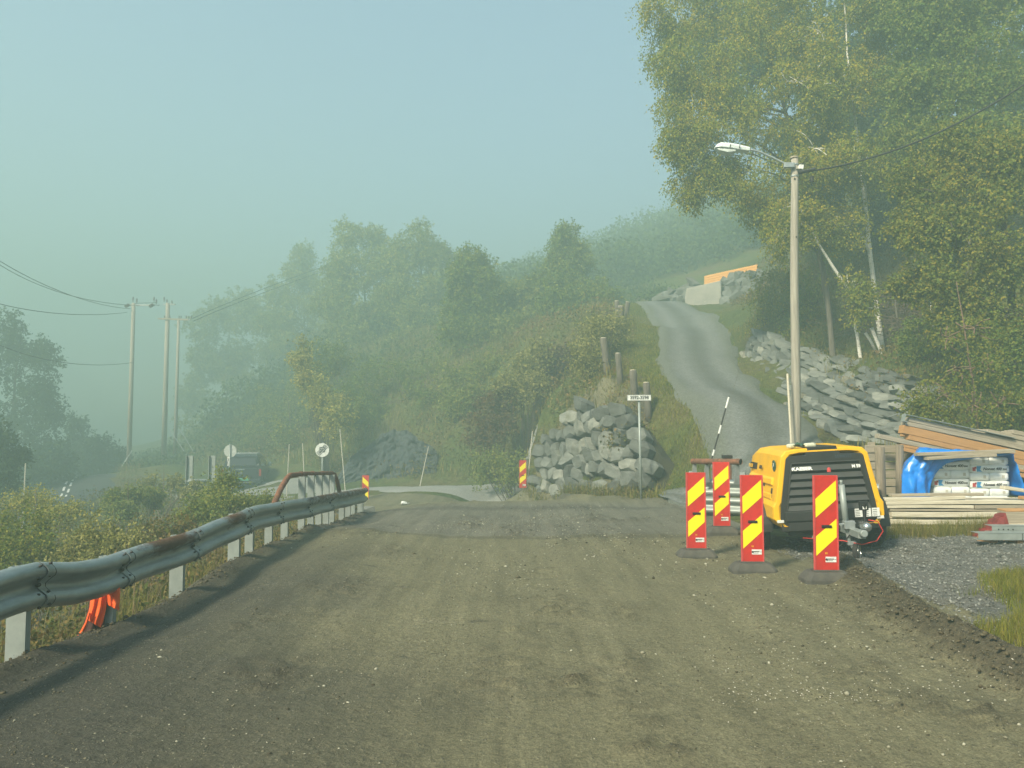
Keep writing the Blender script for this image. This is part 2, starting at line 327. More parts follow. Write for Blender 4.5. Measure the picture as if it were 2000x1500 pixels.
rough = np.where(indrive, 0, 1) * np.clip((np.abs(GX + .1) - 3.9) / 2, 0, 1) * np.where((GX > 3) & (GX < 9.5) & (GY < 50), .18, 1)
GZ = GZ + rough * ((fbm(GX * .5, GY * .5, 11) - .5) * .5) - np.where(onroad, .03, 0) - np.where(indrive, .03, 0)
def terrain_mat():
    m, nt, b, vec = mat0('ground'); b.inputs['Roughness'].default_value = .95; b.inputs['Specular IOR Level'].default_value = .1
    c = ramp(nt, noi(nt, vec, .35, 6, .65), [(.30, (.060, .085, .025)), (.45, (.095, .115, .032)), (.58, (.125, .118, .045)), (.72, (.115, .088, .045))])
    c2 = ramp(nt, noi(nt, vec, 6, 5, .7), [(.3, (.45, .45, .45)), (.7, (1.2, 1.2, 1.2))])
    nt.links.new(mixc(nt, 1.0, c, c2, 'MULTIPLY'), b.inputs['Base Color']); bump(nt, b, noi(nt, vec, 5, 6, .7), 1, .12); return m
o = link('ground', mesh_np('ground', np.stack([GX, GY, GZ], -1).reshape(-1, 3), grid_faces(len(gx), len(gy)), True), terrain_mat()); props(o, kind='structure')

def dirt_mat():
    m, nt, b, vec = mat0('dirt_road'); b.inputs['Specular IOR Level'].default_value = .25
    L = nt.links
    big = noi(nt, vec, .45, 5, .6); mid = noi(nt, vec, 2.2, 6, .65, (1.6, .45, 1)); fine = noi(nt, vec, 26, 8, .75); streak = noi(nt, vec, 3.0, 5, .65, (1.0, .10, 1))
    base = ramp(nt, mid, [(.28, (.105, .098, .060)), (.5, (.142, .132, .080)), (.72, (.178, .165, .102))])
    base = mixc(nt, .4, base, ramp(nt, streak, [(.32, (.10, .093, .06)), (.5, (.142, .131, .08)), (.68, (.185, .17, .11))]))
    sep = N(nt, 'ShaderNodeSeparateXYZ'); L.new(vec, sep.inputs[0])
    # colour darkened in a strip along the rail side and worn asphalt band over the bridge deck
    def mr(v, a, c, d=0., e=1.):
        q = N(nt, 'ShaderNodeMapRange', clamp=True); q.interpolation_type = 'SMOOTHSTEP'; L.new(v, q.inputs[0])
        for i, z in ((1, a), (2, c), (3, d), (4, e)): q.inputs[i].default_value = z
        return q.outputs[0]
    def mth(op, a, c):
        q = N(nt, 'ShaderNodeMath', operation=op)
        for i, z in ((0, a), (1, c)):
            if isinstance(z, float): q.inputs[i].default_value = z
            else: L.new(z, q.inputs[i])
        return q.outputs[0]
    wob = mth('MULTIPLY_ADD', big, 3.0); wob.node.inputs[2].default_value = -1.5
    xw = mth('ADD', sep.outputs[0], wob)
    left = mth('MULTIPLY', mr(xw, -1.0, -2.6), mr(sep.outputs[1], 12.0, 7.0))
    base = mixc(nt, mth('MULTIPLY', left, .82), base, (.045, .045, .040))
    yw = mth('ADD', sep.outputs[1], mth('MULTIPLY', noi(nt, vec, 1.3, 4, .6), .9))
    band = mth('MULTIPLY', mr(yw, 12.1, 12.3), mr(yw, 19.0, 17.4))
    base = mixc(nt, mth('MULTIPLY', band, .75), base, ramp(nt, streak, [(.3, (.085, .083, .072)), (.7, (.16, .155, .13))]))
    for y0, y1, k in ((11.75, 12.3, .45), (16.6, 17.6, .45), (22.0, 23.5, .6)):
        e = mth('MULTIPLY', mr(yw, y0, (y0 + y1) / 2), mr(yw, y1, (y0 + y1) / 2)); base = mixc(nt, mth('MULTIPLY', e, k), base, (.035, .033, .028))
    trk = noi(nt, vec, 1.0, 6, .65, (5.5, .28, 1)); base = mixc(nt, mr(noi(nt, vec, .5, 3, .6), .38, .62, .15, .6), base, mixc(nt, 1.0, base, ramp(nt, trk, [(.33, (.62, .62, .62)), (.5, (1, 1, 1)), (.67, (1.32, 1.32, 1.3))]), 'MULTIPLY'))
    bl_ = mth('MULTIPLY', mr(xw, .6, -1.6), mr(sep.outputs[1], 6.8, 4.2)); base = mixc(nt, mth('MULTIPLY', bl_, .6), base, (.055, .053, .042))
    dust = mth('MULTIPLY', mr(noi(nt, vec, 1.1, 6, .7, (.5, 2.2, 1)), .60, .74), mr(fine, .45, .6))
    base = mixc(nt, mth('MULTIPLY', dust, .5), base, (.26, .235, .18))
    stain = mr(noi(nt, vec, 1.5, 8, .74, (.8, 1.6, 1)), .60, .68); base = mixc(nt, mth('MULTIPLY', stain, .65), base, (.055, .05, .038))
    so_ = N(nt, 'ShaderNodeAttribute', attribute_name='soil'); base = mixc(nt, mth('MULTIPLY', so_.outputs['Fac'], .85), base, ramp(nt, noi(nt, vec, 8, 6, .7), [(.35, (.038, .033, .023)), (.65, (.075, .064, .044))]))
    vr = N(nt, 'ShaderNodeTexVoronoi'); vr.inputs['Scale'].default_value = 42; L.new(vec, vr.inputs['Vector'])
    sp = mth('MULTIPLY', mr(vr.outputs['Distance'], .30, .16), mr(noi(nt, vec, 9, 3, .6), .52, .62)); base = mixc(nt, mth('MULTIPLY', sp, .55), base, (.25, .235, .19))
    grit = noi(nt, vec, 75, 3, .8); base = mixc(nt, 1.0, base, ramp(nt, grit, [(.36, (.68, .68, .66)), (.5, (1, 1, 1)), (.66, (1.35, 1.35, 1.3))]), 'MULTIPLY'); grain = ramp(nt, fine, [(.3, (.62, .62, .62)), (.7, (1.36, 1.36, 1.36))]); base = mixc(nt, 1.0, base, grain, 'MULTIPLY')
    L.new(base, b.inputs['Base Color']); L.new(mr(fine, .2, .8, .8, .98), b.inputs['Roughness'])
    h = mth('ADD', mth('MULTIPLY', fine, .5), mth('ADD', mth('MULTIPLY', noi(nt, vec, 9, 6, .7), 1.0), mth('MULTIPLY', sp, .5)))
    trk2 = mth('MULTIPLY', trk, .65); bump(nt, b, mth('ADD', h, trk2), 1.0, .026); return m
# dirt carriageway
road_ax = axis([(-3.75, 4.1, .05)]); road_ay = axis([(-6, 2.5, .3), (2.5, 9, .05), (9, 16, .09), (16, 29.6, .2)])
RX, RY = np.meshgrid(road_ax, road_ay, indexing='ij')
RX0 = RX.copy()
widen = np.clip((RY - 17) / 10, 0, 1); RX = RX - widen * np.clip(-RX / 3.5, 0, 1) * 2.4     # flares to the left at the junction
H0 = height(RX, RY)
lb = np.exp(-((RX0 + 3.18 + .10 * (fbm(RY * .9, RY * 0, 5) - .5)) / .13) ** 2) * (.05 + .09 * fbm(RX0 * 3, RY * 2.4, 6)) * np.clip((17 - RY) / 2, 0, 1)
rbx = np.interp(RY, [-6, 4, 5, 6.2, 7.2, 8.2, 9.2, 10.2], [3.7, 3.38, 3.3, 3.26, 3.4, 3.62, 3.82, 3.95])
rb = np.exp(-((RX0 - rbx) / .20) ** 2) * (.06 + .17 * fbm(RX0 * 2.2, RY * 2.2, 8)) * np.clip((9.8 - RY) / .8, 0, 1)
ruts = (noise2(RX0 * 3.2, RY * .22, 12) - .5) * .022 + (noise2(RX0 * 8 + .6 * np.sin(RY * .3), RY * .25, 13) - .5) * .014
lumps = (fbm(RX0 * 1.4, RY * 1.4, 14) - .5) * .030 + (fbm(RX0 * 7, RY * 7, 15, 3) - .5) * .014
step = -.02 * (1 / (1 + np.exp(-(RY - 12.0 - .25 * (fbm(RX0 * .9, RY * 0 + 3, 16) - .5)) / .05)))
RZ = H0 + .03 + (ruts + lumps) * np.clip((24 - RY) / 10, .3, 1) + lb + rb + step * np.clip((17 - RY) / 1, 0, 1)
clod = np.clip(fbm(RX0 * 1.3 + 4, RY * 1.0, 20) - .57, 0, 1) * .6 * np.clip(fbm(RX0 * 16, RY * 16, 21, 2) - .35, 0, 1); RZ += clod
edge = np.minimum(np.clip((RX0 + 3.75) / .25, 0, 1), np.clip((4.1 - RX0) / .25, 0, 1)) * np.clip((29.6 - RY) / .6, 0, 1)
RZ = np.where(edge < 1, (H0 - .12) * (1 - edge) + RZ * edge, RZ)
road_me = mesh_np('road', np.stack([RX, RY, RZ], -1).reshape(-1, 3), grid_faces(len(road_ax), len(road_ay)), True)
_at = road_me.attributes.new('soil', 'FLOAT', 'POINT'); _at.data.foreach_set('value', np.clip((lb + rb) * 9 + clod * 13, 0, 1).ravel().astype(np.float32))
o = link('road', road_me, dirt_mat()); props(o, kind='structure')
def roadz(x, y):
    i = np.clip(np.searchsorted(road_ax, x), 0, len(road_ax) - 1); j = np.clip(np.searchsorted(road_ay, y), 0, len(road_ay) - 1); return RZ[i, j]

def ribbon(name, pts, widths, m, lift=.03, n=90, k=9, wob=.25):
    """a road sheet along a smooth centre line, following the ground"""
    pts = np.array(pts, float); t = np.concatenate([[0], np.cumsum(np.hypot(*np.diff(pts, axis=0).T))]); u = np.linspace(0, t[-1], n)
    def cr(v):
        s = np.interp(u, t, v)
        for _ in range(12): s[1:-1] = (s[:-2] + 2 * s[1:-1] + s[2:]) / 4
        return s
    cx, cyy, ww = cr(pts[:, 0]), cr(pts[:, 1]), cr(np.array(widths, float)); tx = np.gradient(cx); ty = np.gradient(cyy); l = np.hypot(tx, ty); nx, ny = ty / l, -tx / l
    q = np.linspace(-1, 1, k); X = cx[:, None] + nx[:, None] * q * ww[:, None] / 2; Y = cyy[:, None] + ny[:, None] * q * ww[:, None] / 2
    X = X + wob * (noise2(X * .8, Y * .8, 31) - .5) * (np.abs(q) > .9); Z = height(X, Y) + lift + .05 * (1 - np.abs(q) ** 2) - .12 * (np.abs(q) > .95)
    o = link(name, mesh_np(name, np.stack([X, Y, Z], -1).reshape(-1, 3), grid_faces(n, k), True), m); return props(o, kind='structure')
def surf(name, cols, s1, fine, bs=.6, rough=.95):
    m, nt, b, vec = mat0(name); b.inputs['Roughness'].default_value = rough; b.inputs['Specular IOR Level'].default_value = .2
    c = ramp(nt, noi(nt, vec, s1, 6, .65), cols); f = noi(nt, vec, fine, 8, .8)
    nt.links.new(mixc(nt, 1.0, c, ramp(nt, f, [(.3, (.55, .55, .55)), (.7, (1.45, 1.45, 1.45))]), 'MULTIPLY'), b.inputs['Base Color']); bump(nt, b, f, bs, .03); return m
M['drive_gravel'] = surf('drive_gravel', [(.3, (.13, .135, .13)), (.55, (.20, .205, .195)), (.7, (.15, .14, .11))], .9, 18)
M['asphalt_pale'] = surf('asphalt_pale', [(.3, (.20, .205, .195)), (.7, (.27, .275, .26))], .6, 22, .3)
M['asphalt_dark'] = surf('asphalt_dark', [(.3, (.045, .05, .052)), (.7, (.06, .064, .064))], .6, 22, .3)
M['pad_gravel'] = surf('pad_gravel', [(.3, (.10, .105, .10)), (.5, (.155, .155, .142)), (.7, (.11, .098, .075))], 1.1, 20, 1)
g = lambda px, py, Y: tuple(P(px, py, Y))[:2]
LE = [(1235, 592, 46), (1262, 612, 41), (1288, 640, 35), (1283, 668, 31.5), (1280, 700, 28), (1293, 730, 25.5), (1310, 760, 23), (1340, 800, 21.2), (1368, 838, 19.6), (1388, 880, 18.2), (1385, 930, 17.2), (1345, 965, 18.0), (1270, 970, 19.6)]
RE = [(1332, 592, 46), (1388, 612, 41), (1420, 640, 35), (1436, 668, 31.5), (1442, 700, 28), (1462, 730, 25.5), (1492, 760, 23.4), (1548, 800, 21.6), (1590, 838, 19.8), (1625, 870, 18), (1560, 920, 16.2), (1400, 985, 15.6), (1300, 990, 17.5)]
def edged_road(name, le, re_, m, n=170, k=15, lift=.09):
    def cr(pts):
        q = np.array([g(*p) for p in pts]); u = np.linspace(0, len(q) - 1, n); o = [np.interp(u, np.arange(len(q)), q[:, c]) for c in (0, 1)]
        for c in o:
            for _ in range(14): c[1:-1] = (c[:-2] + 2 * c[1:-1] + c[2:]) / 4
        return o
    l, r = cr(le), cr(re_); q = np.linspace(0, 1, k); X = l[0][:, None] * (1 - q) + r[0][:, None] * q; Y = l[1][:, None] * (1 - q) + r[1][:, None] * q; e = np.abs(2 * q - 1)
    X = X + .3 * (noise2(X * .9, Y * .9, 31) - .5) * (e > .8); Z = height(X, Y) + lift + .03 * (fbm(X * 1.5, Y * 1.5, 32) - .5) - .16 * (e > .95) + .012 * np.cos(q * 4 * math.pi)
    me = mesh_np(name, np.stack([X, Y, Z], -1).reshape(-1, 3), grid_faces(n, k), True); at = me.attributes.new('across', 'FLOAT', 'POINT'); at.data.foreach_set('value', np.broadcast_to(2 * q - 1, X.shape).ravel().astype(np.float32))
    return props(link(name, me, m), kind='structure')
def drive_mat():
    m, nt, b, vec = mat0('drive_gravel'); b.inputs['Roughness'].default_value = .95; b.inputs['Specular IOR Level'].default_value = .2
    at = N(nt, 'ShaderNodeAttribute', attribute_name='across'); ab = N(nt, 'ShaderNodeMath', operation='ABSOLUTE'); nt.links.new(at.outputs['Fac'], ab.inputs[0]); n1 = noi(nt, vec, 1.2, 5, .65); ad = N(nt, 'ShaderNodeMath', operation='MULTIPLY_ADD'); nt.links.new(n1, ad.inputs[0]); ad.inputs[1].default_value = .5; nt.links.new(ab.outputs[0], ad.inputs[2])
    c = ramp(nt, ad.outputs[0], [(.25, (.105, .112, .10)), (.45, (.125, .135, .126)), (.66, (.165, .176, .168)), (.88, (.14, .15, .14)), (1.0, (.125, .135, .115))])
    f = noi(nt, vec, 16, 8, .8); nt.links.new(mixc(nt, 1.0, c, ramp(nt, f, [(.32, (.5, .5, .5)), (.68, (1.5, 1.5, 1.5))]), 'MULTIPLY'), b.inputs['Base Color']); bump(nt, b, f, .9, .04); return m
edged_road('driveway', LE, RE, drive_mat())
ribbon('asphalt_road', [(1.0, 31.4), (-1.5, 31.4), (-4.6, 32.0), (-9, 34), (-13.5, 38.5), (-18, 42), (-22, 43.5)], [3.6, 4.4, 5.8, 6.0, 5.5, 5, 4.5], M['asphalt_pale'], .035, 110, 9, 0)
lr = ribbon('lower_road', [(-21, 30), (-24, 40), (-29.2, 50), (-35, 60), (-44, 76)], [6, 6, 6, 6, 6], M['asphalt_dark'], .10, 60, 7, 0)
# dashed double centre line of the lower road (sheets 4 mm above it)
mb = MB()
for px0, py0, px1, py1 in ((118, 975, 150, 936), (127, 976, 158, 940)):
    for k in range(7):
        a, b2 = (k + .1) / 7, (k + .68) / 7; ring = []
        for t in (a, b2):
            px, py = px0 + (px1 - px0) * t, py0 + (py1 - py0) * t; Y = 3.75 * FPX / (py - HOR); p = P(px, py, Y); z = hz(p.x, p.y) + .165
            ring.append(((p.x - .06, p.y, z), (p.x + .06, p.y, z)))
        mb.add([ring[0][0], ring[0][1], ring[1][1], ring[1][0]], [(0, 1, 2, 3)])
props(mb.build('road_marking', M['sign_white'], fix=False), kind='structure')
# gravel pad to the right of the road
pad_ax = axis([(3.3, 10.5, .12)]); pad_ay = axis([(3.6, 11.6, .12)])
PX, PY = np.meshgrid(pad_ax, pad_ay, indexing='ij')
PZ = height(PX, PY) + .035 + (fbm(PX * 1.5, PY * 1.5, 23) - .5) * .05 + (fbm(PX * 9, PY * 9, 24, 2) - .5) * .02
pe = np.minimum(np.minimum(np.clip((PX - 3.3) / .3, 0, 1), np.clip((10.5 - PX) / .4, 0, 1)), np.minimum(np.clip((PY - 3.6) / .4, 0, 1), np.clip((11.6 - PY) / .4, 0, 1)))
PZ = (height(PX, PY) - .1) * (1 - pe) + PZ * pe
o = link('gravel_lay_by', mesh_np('gravel_lay_by', np.stack([PX, PY, PZ], -1).reshape(-1, 3), grid_faces(len(pad_ax), len(pad_ay)), True), M['pad_gravel']); props(o, kind='structure')
def padz(x, y):
    i = np.clip(np.searchsorted(pad_ax, x), 0, len(pad_ax) - 1); j = np.clip(np.searchsorted(pad_ay, y), 0, len(pad_ay) - 1); return PZ[i, j]
# ------------------------------------------------------------------ guardrail along the left edge
WP = [(d_, z_ * .94) for d_, z_ in [(0, .160), (.018, .163), (.045, .152), (.074, .120), (.083, .096), (.076, .072), (.030, .034), (.010, .012), (.010, -.012), (.030, -.034), (.076, -.072), (.083, -.096), (.074, -.120), (.045, -.152), (.018, -.163), (0, -.160)]]
def wbeam(path, off=0., th=.006):
    """path: list of (x, y, z_centre); the humps face to the right of the walking direction"""
    rings = []; p = [Vector(q) for q in path]
    for i, q in enumerate(p):
        t = (p[min(i + 1, len(p) - 1)] - p[max(i - 1, 0)]); t.z = 0; t.normalize(); nrm = Vector((t.y, -t.x, 0))
        front = [q + nrm * (d + off) + Vector((0, 0, z * (1 + off * 1.2))) for d, z in WP]
        back = [q + nrm * (d + off - th) + Vector((0, 0, z * .985)) for d, z in reversed(WP)]
        rings.append(front + back)
    return rings
def beam_mat():
    m, nt, b, vec = mat0('guardrail_zinc'); L = nt.links; b.inputs['Metallic'].default_value = .62
    base = ramp(nt, noi(nt, vec, 7, 6, .65, (1, .35, 1)), [(.3, (.21, .235, .235)), (.55, (.32, .35, .35)), (.72, (.25, .265, .26))])
    at = N(nt, 'ShaderNodeAttribute', attribute_name='rust'); n = noi(nt, vec, 13, 6, .75, (1, .4, 1))
    ad = N(nt, 'ShaderNodeMath', operation='MULTIPLY_ADD'); L.new(at.outputs['Fac'], ad.inputs[0]); ad.inputs[1].default_value = .62; L.new(n, ad.inputs[2])
    f = ramp(nt, ad.outputs[0], [(.74, (0, 0, 0)), (1.02, (1, 1, 1))])
    L.new(mixc(nt, f, base, ramp(nt, noi(nt, vec, 30, 5, .7), [(.3, (.075, .042, .028)), (.7, (.17, .10, .06))])), b.inputs['Base Color'])
    rr = ramp(nt, f, [(0, (.4,) * 3), (1, (.85,) * 3)]); L.new(rr, b.inputs['Roughness']); bump(nt, b, n, .12, .01); return m
M['beam'] = beam_mat()
gy_ = [-4, 0, 3, 4.84, 5.17, 5.6, 6.0, 6.33, 7.0, 7.6, 8.3, 9.13, 9.7, 10.5, 11.8, 13.4, 16.1, 16.7]
gt_ = [.90, .88, .83, .795, .775, .70, .672, .665, .662, .672, .70, .722, .71, .678, .622, .545, .437, .41]
def gtop(y): return float(np.interp(y, gy_, gt_))
def gxx(y): return -3.19 + .03 * math.sin(y * 1.7) + .02 * math.sin(y * 4.3 + 1)
gr = thing('guardrail', 'long dented grey steel guardrail with rust streaks along the left road edge', 'guardrail', (-3.3, 8, hz(-3.3, 8)))
joints = [-4, .6, 2.7, 3.95, 5.17, 6.33, 7.6, 9.13, 10.5, 11.8, 13.4, 16.75]
def rust_attr(o, fn):
    me = o.data; a = me.attributes.new('rust', 'FLOAT', 'POINT'); co = np.empty(len(me.vertices) * 3, np.float32); me.vertices.foreach_get('co', co); co = co.reshape(-1, 3)
    a.data.foreach_set('value', fn(co).astype(np.float32))
for i in range(len(joints) - 1):
    y0, y1 = joints[i], joints[i + 1] + (.10 if i < len(joints) - 2 else 0); n = max(4, int((y1 - y0) / .11)); path = []
    for k in range(n + 1):
        y = y0 + (y1 - y0) * k / n
        dent = .007 * (noise2(np.array([y * 2.5]), np.array([1.5]), 40)[0] - .5)
        path.append((gxx(y) + dent, y, gtop(y) - .16 + dent * .8))
    rings = wbeam(path, 0.0)
    mb = MB(); mb.loft([[tuple(v) for v in r] for r in rings])
    # each section overlaps the next one like shingles
    lap = .007
    vs = np.array(mb.v); tt = (vs[:, 1] - y0) / (y1 - y0); vs[:, 0] += lap * np.clip(1 - tt * 2, -1, 1); mb.v = [tuple(v) for v in vs]
    o = mb.build('beam_section', M['beam'], gr, True, off=gr.location)
    md = o.modifiers.new('es', 'EDGE_SPLIT'); md.split_angle = R(50)
    rust_attr(o, lambda co: np.clip(np.exp(-((co[:, 1] + 8 - 7.1) / .55) ** 2) + .9 * np.exp(-((co[:, 1] + 8 - 8.65) / .35) ** 2) + np.clip((co[:, 1] + 8 - 10.6) / 2, 0, .75), 0, 1)
              * np.clip(((co[:, 2] + gr.location.z) - np.interp(co[:, 1] + 8, gy_, gt_) + .22) / .15, .15, 1))
bolt0 = None
def add_bolt(x, y, z, s=1.0):
    global bolt0
    if bolt0 is None:
        mb = MB(); mb.tube([(0, 0, 0), (.016, 0, 0), (.021, 0, 0)], [.0115, .0115, .007], 6); bolt0 = mb.build('bolt', M['dark_bolt'], gr); o = bolt0
    else: o = bolt0.copy(); COL.objects.link(o)
    o.location = Vector((x, y, z)) - gr.location; o.scale = (s, s * 1.6, s)
for y in joints[1:-1]:
    x = gxx(y)
    for dy in (-.055, .055):
        for d, z in ((.060, .136), (.060, -.136), (.052, .052), (.052, -.052)): add_bolt(x + d + .002, y + dy, gtop(y) - .16 + z, .75)
    add_bolt(x + .014, y, gtop(y) - .16, 1.1)
    mb = MB(); ring = wbeam([(x, y + .094, gtop(y + .094) - .16), (x, y + .100, gtop(y + .1) - .16)], .0035, .004); mb.loft([[tuple(v) for v in r] for r in ring]); mb.build('lap_edge', M['dark_bolt'], gr, off=gr.location)
posts = [-2.7, -.2, 2.4, 3.9, 5.07, 6.19, 7.41, 8.88, 9.6, 10.3, 11.0, 11.7, 12.3, 12.9, 13.45, 14.0, 14.6, 15.1, 15.6, 16.15, 16.6]
for i, y in enumerate(posts):
    z0 = hz(-3.4, y) - .25; z1 = gtop(y) - .035; y += .07; x = gxx(y) - .065; mb = MB()
    if 11.45 < y < 14.6: z1 = float(np.interp(y, [11.6, 12.4, 13.4, 14.3, 14.6], [.965, .94, .885, .845, .76])) - .02
    ln = .01 * math.sin(i * 2.7)
    for c, d in (((0, -.037, 0), (.10, .006, 1)), ((-.047, -.010, 0), (.006, .05, 1)), ((.047, -.010, 0), (.006, .05, 1))) if y > 9.2 else (((0, -.037, 0), (.13, .006, 1)), ((-.062, -.010, 0), (.006, .05, 1)), ((.062, -.010, 0), (.006, .05, 1)), ((.045, .018, 0), (.030, .006, 1)), ((-.045, .018, 0), (.030, .006, 1))):
        mb.box((x + c[0] + ln, y + c[1], (z0 + z1) / 2), (d[0], d[1], z1 - z0))
    mb.build('post', M['galvanised_bright'], gr, off=gr.location)
# rusty pipe handrail over the bridge posts
hb = thing('pipe_handrail', 'rusty bent pipe handrail standing above the far end of the left guardrail', 'handrail', (-3.4, 13, hz(-3.4, 13)))
mb = MB(); xh = -3.36
pp = [(xh, 10.85, gtop(10.9) - .05), (xh, 11.15, .80), (xh, 11.45, .93), (xh, 11.6, .965), (xh, 12.4, .94), (xh, 13.4, .885), (xh, 14.3, .845), (xh, 14.5, .81), (xh, 14.75, .66), (xh, 14.95, gtop(14.9) - .05)]
mb.tube(pp, .042, 10); mb.build('handrail_pipe', M['rusty_pipe'], hb, True, off=hb.location)
for y in (12.2, 12.9, 13.6):
    mb = MB(); z = float(np.interp(y, [11.6, 12.4, 13.4, 14.3], [.965, .94, .885, .845])); mb.tube([(xh, y - .05, z), (xh, y + .05, z)], .05, 10); mb.build('sleeve', M['rusty_pipe'], hb, off=hb.location)
# orange cloth hung over a guardrail post
def cloth():
    t = thing('work_jacket', 'bright orange work jacket hanging on a guardrail post under the rail', 'jacket', (-3.28, 6.08, hz(-3.3, 6.1))); off = np.array(t.location)
    def lobe(name, left, right, Y, m, seed, amp, n=30, k=18):
        V = np.zeros((n, k, 3)); s = np.linspace(0, 1, n); ll = np.array(left, float); rr = np.array(right, float)
        for j in range(k):
            q = j / (k - 1); px = np.interp(s, np.linspace(0, 1, len(ll)), ll[:, 0]) * (1 - q) + np.interp(s, np.linspace(0, 1, len(rr)), rr[:, 0]) * q
            py = np.interp(s, np.linspace(0, 1, len(ll)), ll[:, 1]) * (1 - q) + np.interp(s, np.linspace(0, 1, len(rr)), rr[:, 1]) * q
            fold = amp * (np.sin(q * 14 + s * 3 + seed) * .5 + (fbm(q * 5 + s * 0, s * 2.5 + seed, 66, 3) - .5) * 1.6) - .03 * math.sin(q * math.pi)
            for i in range(n): V[i, j] = P(px[i], py[i], Y + fold[i])[:]
        o = link(name, mesh_np(name, (V - off).reshape(-1, 3), grid_faces(n, k), True), m, t); md = o.modifiers.new('s', 'SOLIDIFY'); md.thickness = .010
    lobe('lining', [(180, 1150), (172, 1188), (164, 1216), (154, 1240)], [(214, 1150), (206, 1195), (204, 1220), (203, 1241)], 6.20, M['cloth_dark'], 2, .02)
    lobe('shell', [(182, 1144), (178, 1155), (175, 1185), (171, 1203), (172, 1212)], [(212, 1144), (210, 1155), (206, 1186), (200, 1212), (196, 1226)], 6.17, M['orange_cloth'], 0, .022)
    lobe('sleeve', [(204, 1144), (205, 1155), (208, 1172), (211, 1182)], [(233, 1142), (235, 1153), (234, 1178), (231, 1192)], 6.17, M['orange_cloth'], 5, .018)
    lobe('hem', [(172, 1196), (166, 1216), (157, 1232), (150, 1243)], [(177, 1198), (170, 1220), (164, 1236), (160, 1242)], 6.12, M['orange_cloth'], 3, .006, 16, 6)
cloth()

# ------------------------------------------------------------------ guardrail to the right, behind the compressor
g2 = thing('double_guardrail', 'double height grey steel guardrail behind the compressor', 'guardrail', (4.5, 13.5, hz(4.5, 13.5)))
A, B = Vector((3.28, 14.35, 0)), Vector((6.12, 12.79, 0))
for lvl in (.60, .275):
    path = [(A + (B - A) * k / 26) for k in range(27)]
    for a, b in ((0, 9), (9, 18), (18, 26)):
        mb = MB(); mb.loft([[tuple(v) for v in r] for r in wbeam([(p.x, p.y, p.z + lvl) for p in path[a:b + 1]], .004 * (a // 9))])
        o = mb.build('beam_section', M['galvanised_bright'], g2, True, off=g2.location); md = o.modifiers.new('es', 'EDGE_SPLIT'); md.split_angle = R(50)
for k in range(7):
    p = A + (B - A) * (k + .15) / 7; d = (B - A).normalized(); mb = MB(); z0 = hz(p.x, p.y) - .2
    mb.box((p.x + .05, p.y + .11, (z0 + 1.0) / 2 - .06), (.11, .06, 1.0 - z0 - .12), (0, 0, math.atan2(d.y, d.x))); mb.build('post', M['galvanised'], g2, off=g2.location)
hp = thing('pipe_rail', 'short open ended brown pipe rail on brackets above the double guardrail', 'handrail', (3.9, 14, hz(3.9, 14)))
mb = MB(); a, b = P(1352, 901, 14.2), P(1447, 902, 13.35)
ring = [a, a.lerp(b, .5), b]; mb.tube(ring, .052, 12, cap=False); mb.build('handrail_pipe', M['rusty_pipe'], hp, True, off=hp.location)
mb = MB(); mb.tube([a.lerp(b, .99), a.lerp(b, .992)], .043, 12); mb.tube([a.lerp(b, .002), a], .05, 12); mb.build('pipe_bore', M['comp_black'], hp, off=hp.location)
for k in (.06, .32, .56, .94):
    q = a.lerp(b, k); mb = MB(); mb.add([(q.x - .03, q.y + .02, q.z - .04), (q.x + .03, q.y + .02, q.z - .04), (q.x + .055, q.y + .06, .70), (q.x - .055, q.y + .06, .70), (q.x - .03, q.y + .05, q.z - .04), (q.x + .03, q.y + .05, q.z - .04), (q.x + .055, q.y + .09, .70), (q.x - .055, q.y + .09, .70)],
        [(0, 1, 2, 3), (7, 6, 5, 4), (0, 4, 5, 1), (1, 5, 6, 2), (2, 6, 7, 3), (3, 7, 4, 0)]); mb.build('bracket', M['galvanised'], hp, off=hp.location)
    mb = MB(); mb.tube([a.lerp(b, max(k - .012, 0)), a.lerp(b, min(k + .012, 1))], .058, 12); mb.build('clamp', M['rusty_pipe'], hp, off=hp.location)
q = P(1420, 892, 14.3); t = thing('steel_post', 'dark brown steel post with a flat cap behind the pipe rail', 'post', (q.x, q.y, hz(q.x, q.y)))
mb = MB(); mb.box((0, 0, (q.z - t.location.z) / 2 - .1), (.13, .13, q.z - t.location.z + .2)); mb.build('shaft', M['rusty_pipe'], t, bevel=.008)
mb = MB(); mb.box((0, 0, q.z - t.location.z), (.17, .15, .06)); mb.build('cap', M['dark_bolt'], t, bevel=.008)

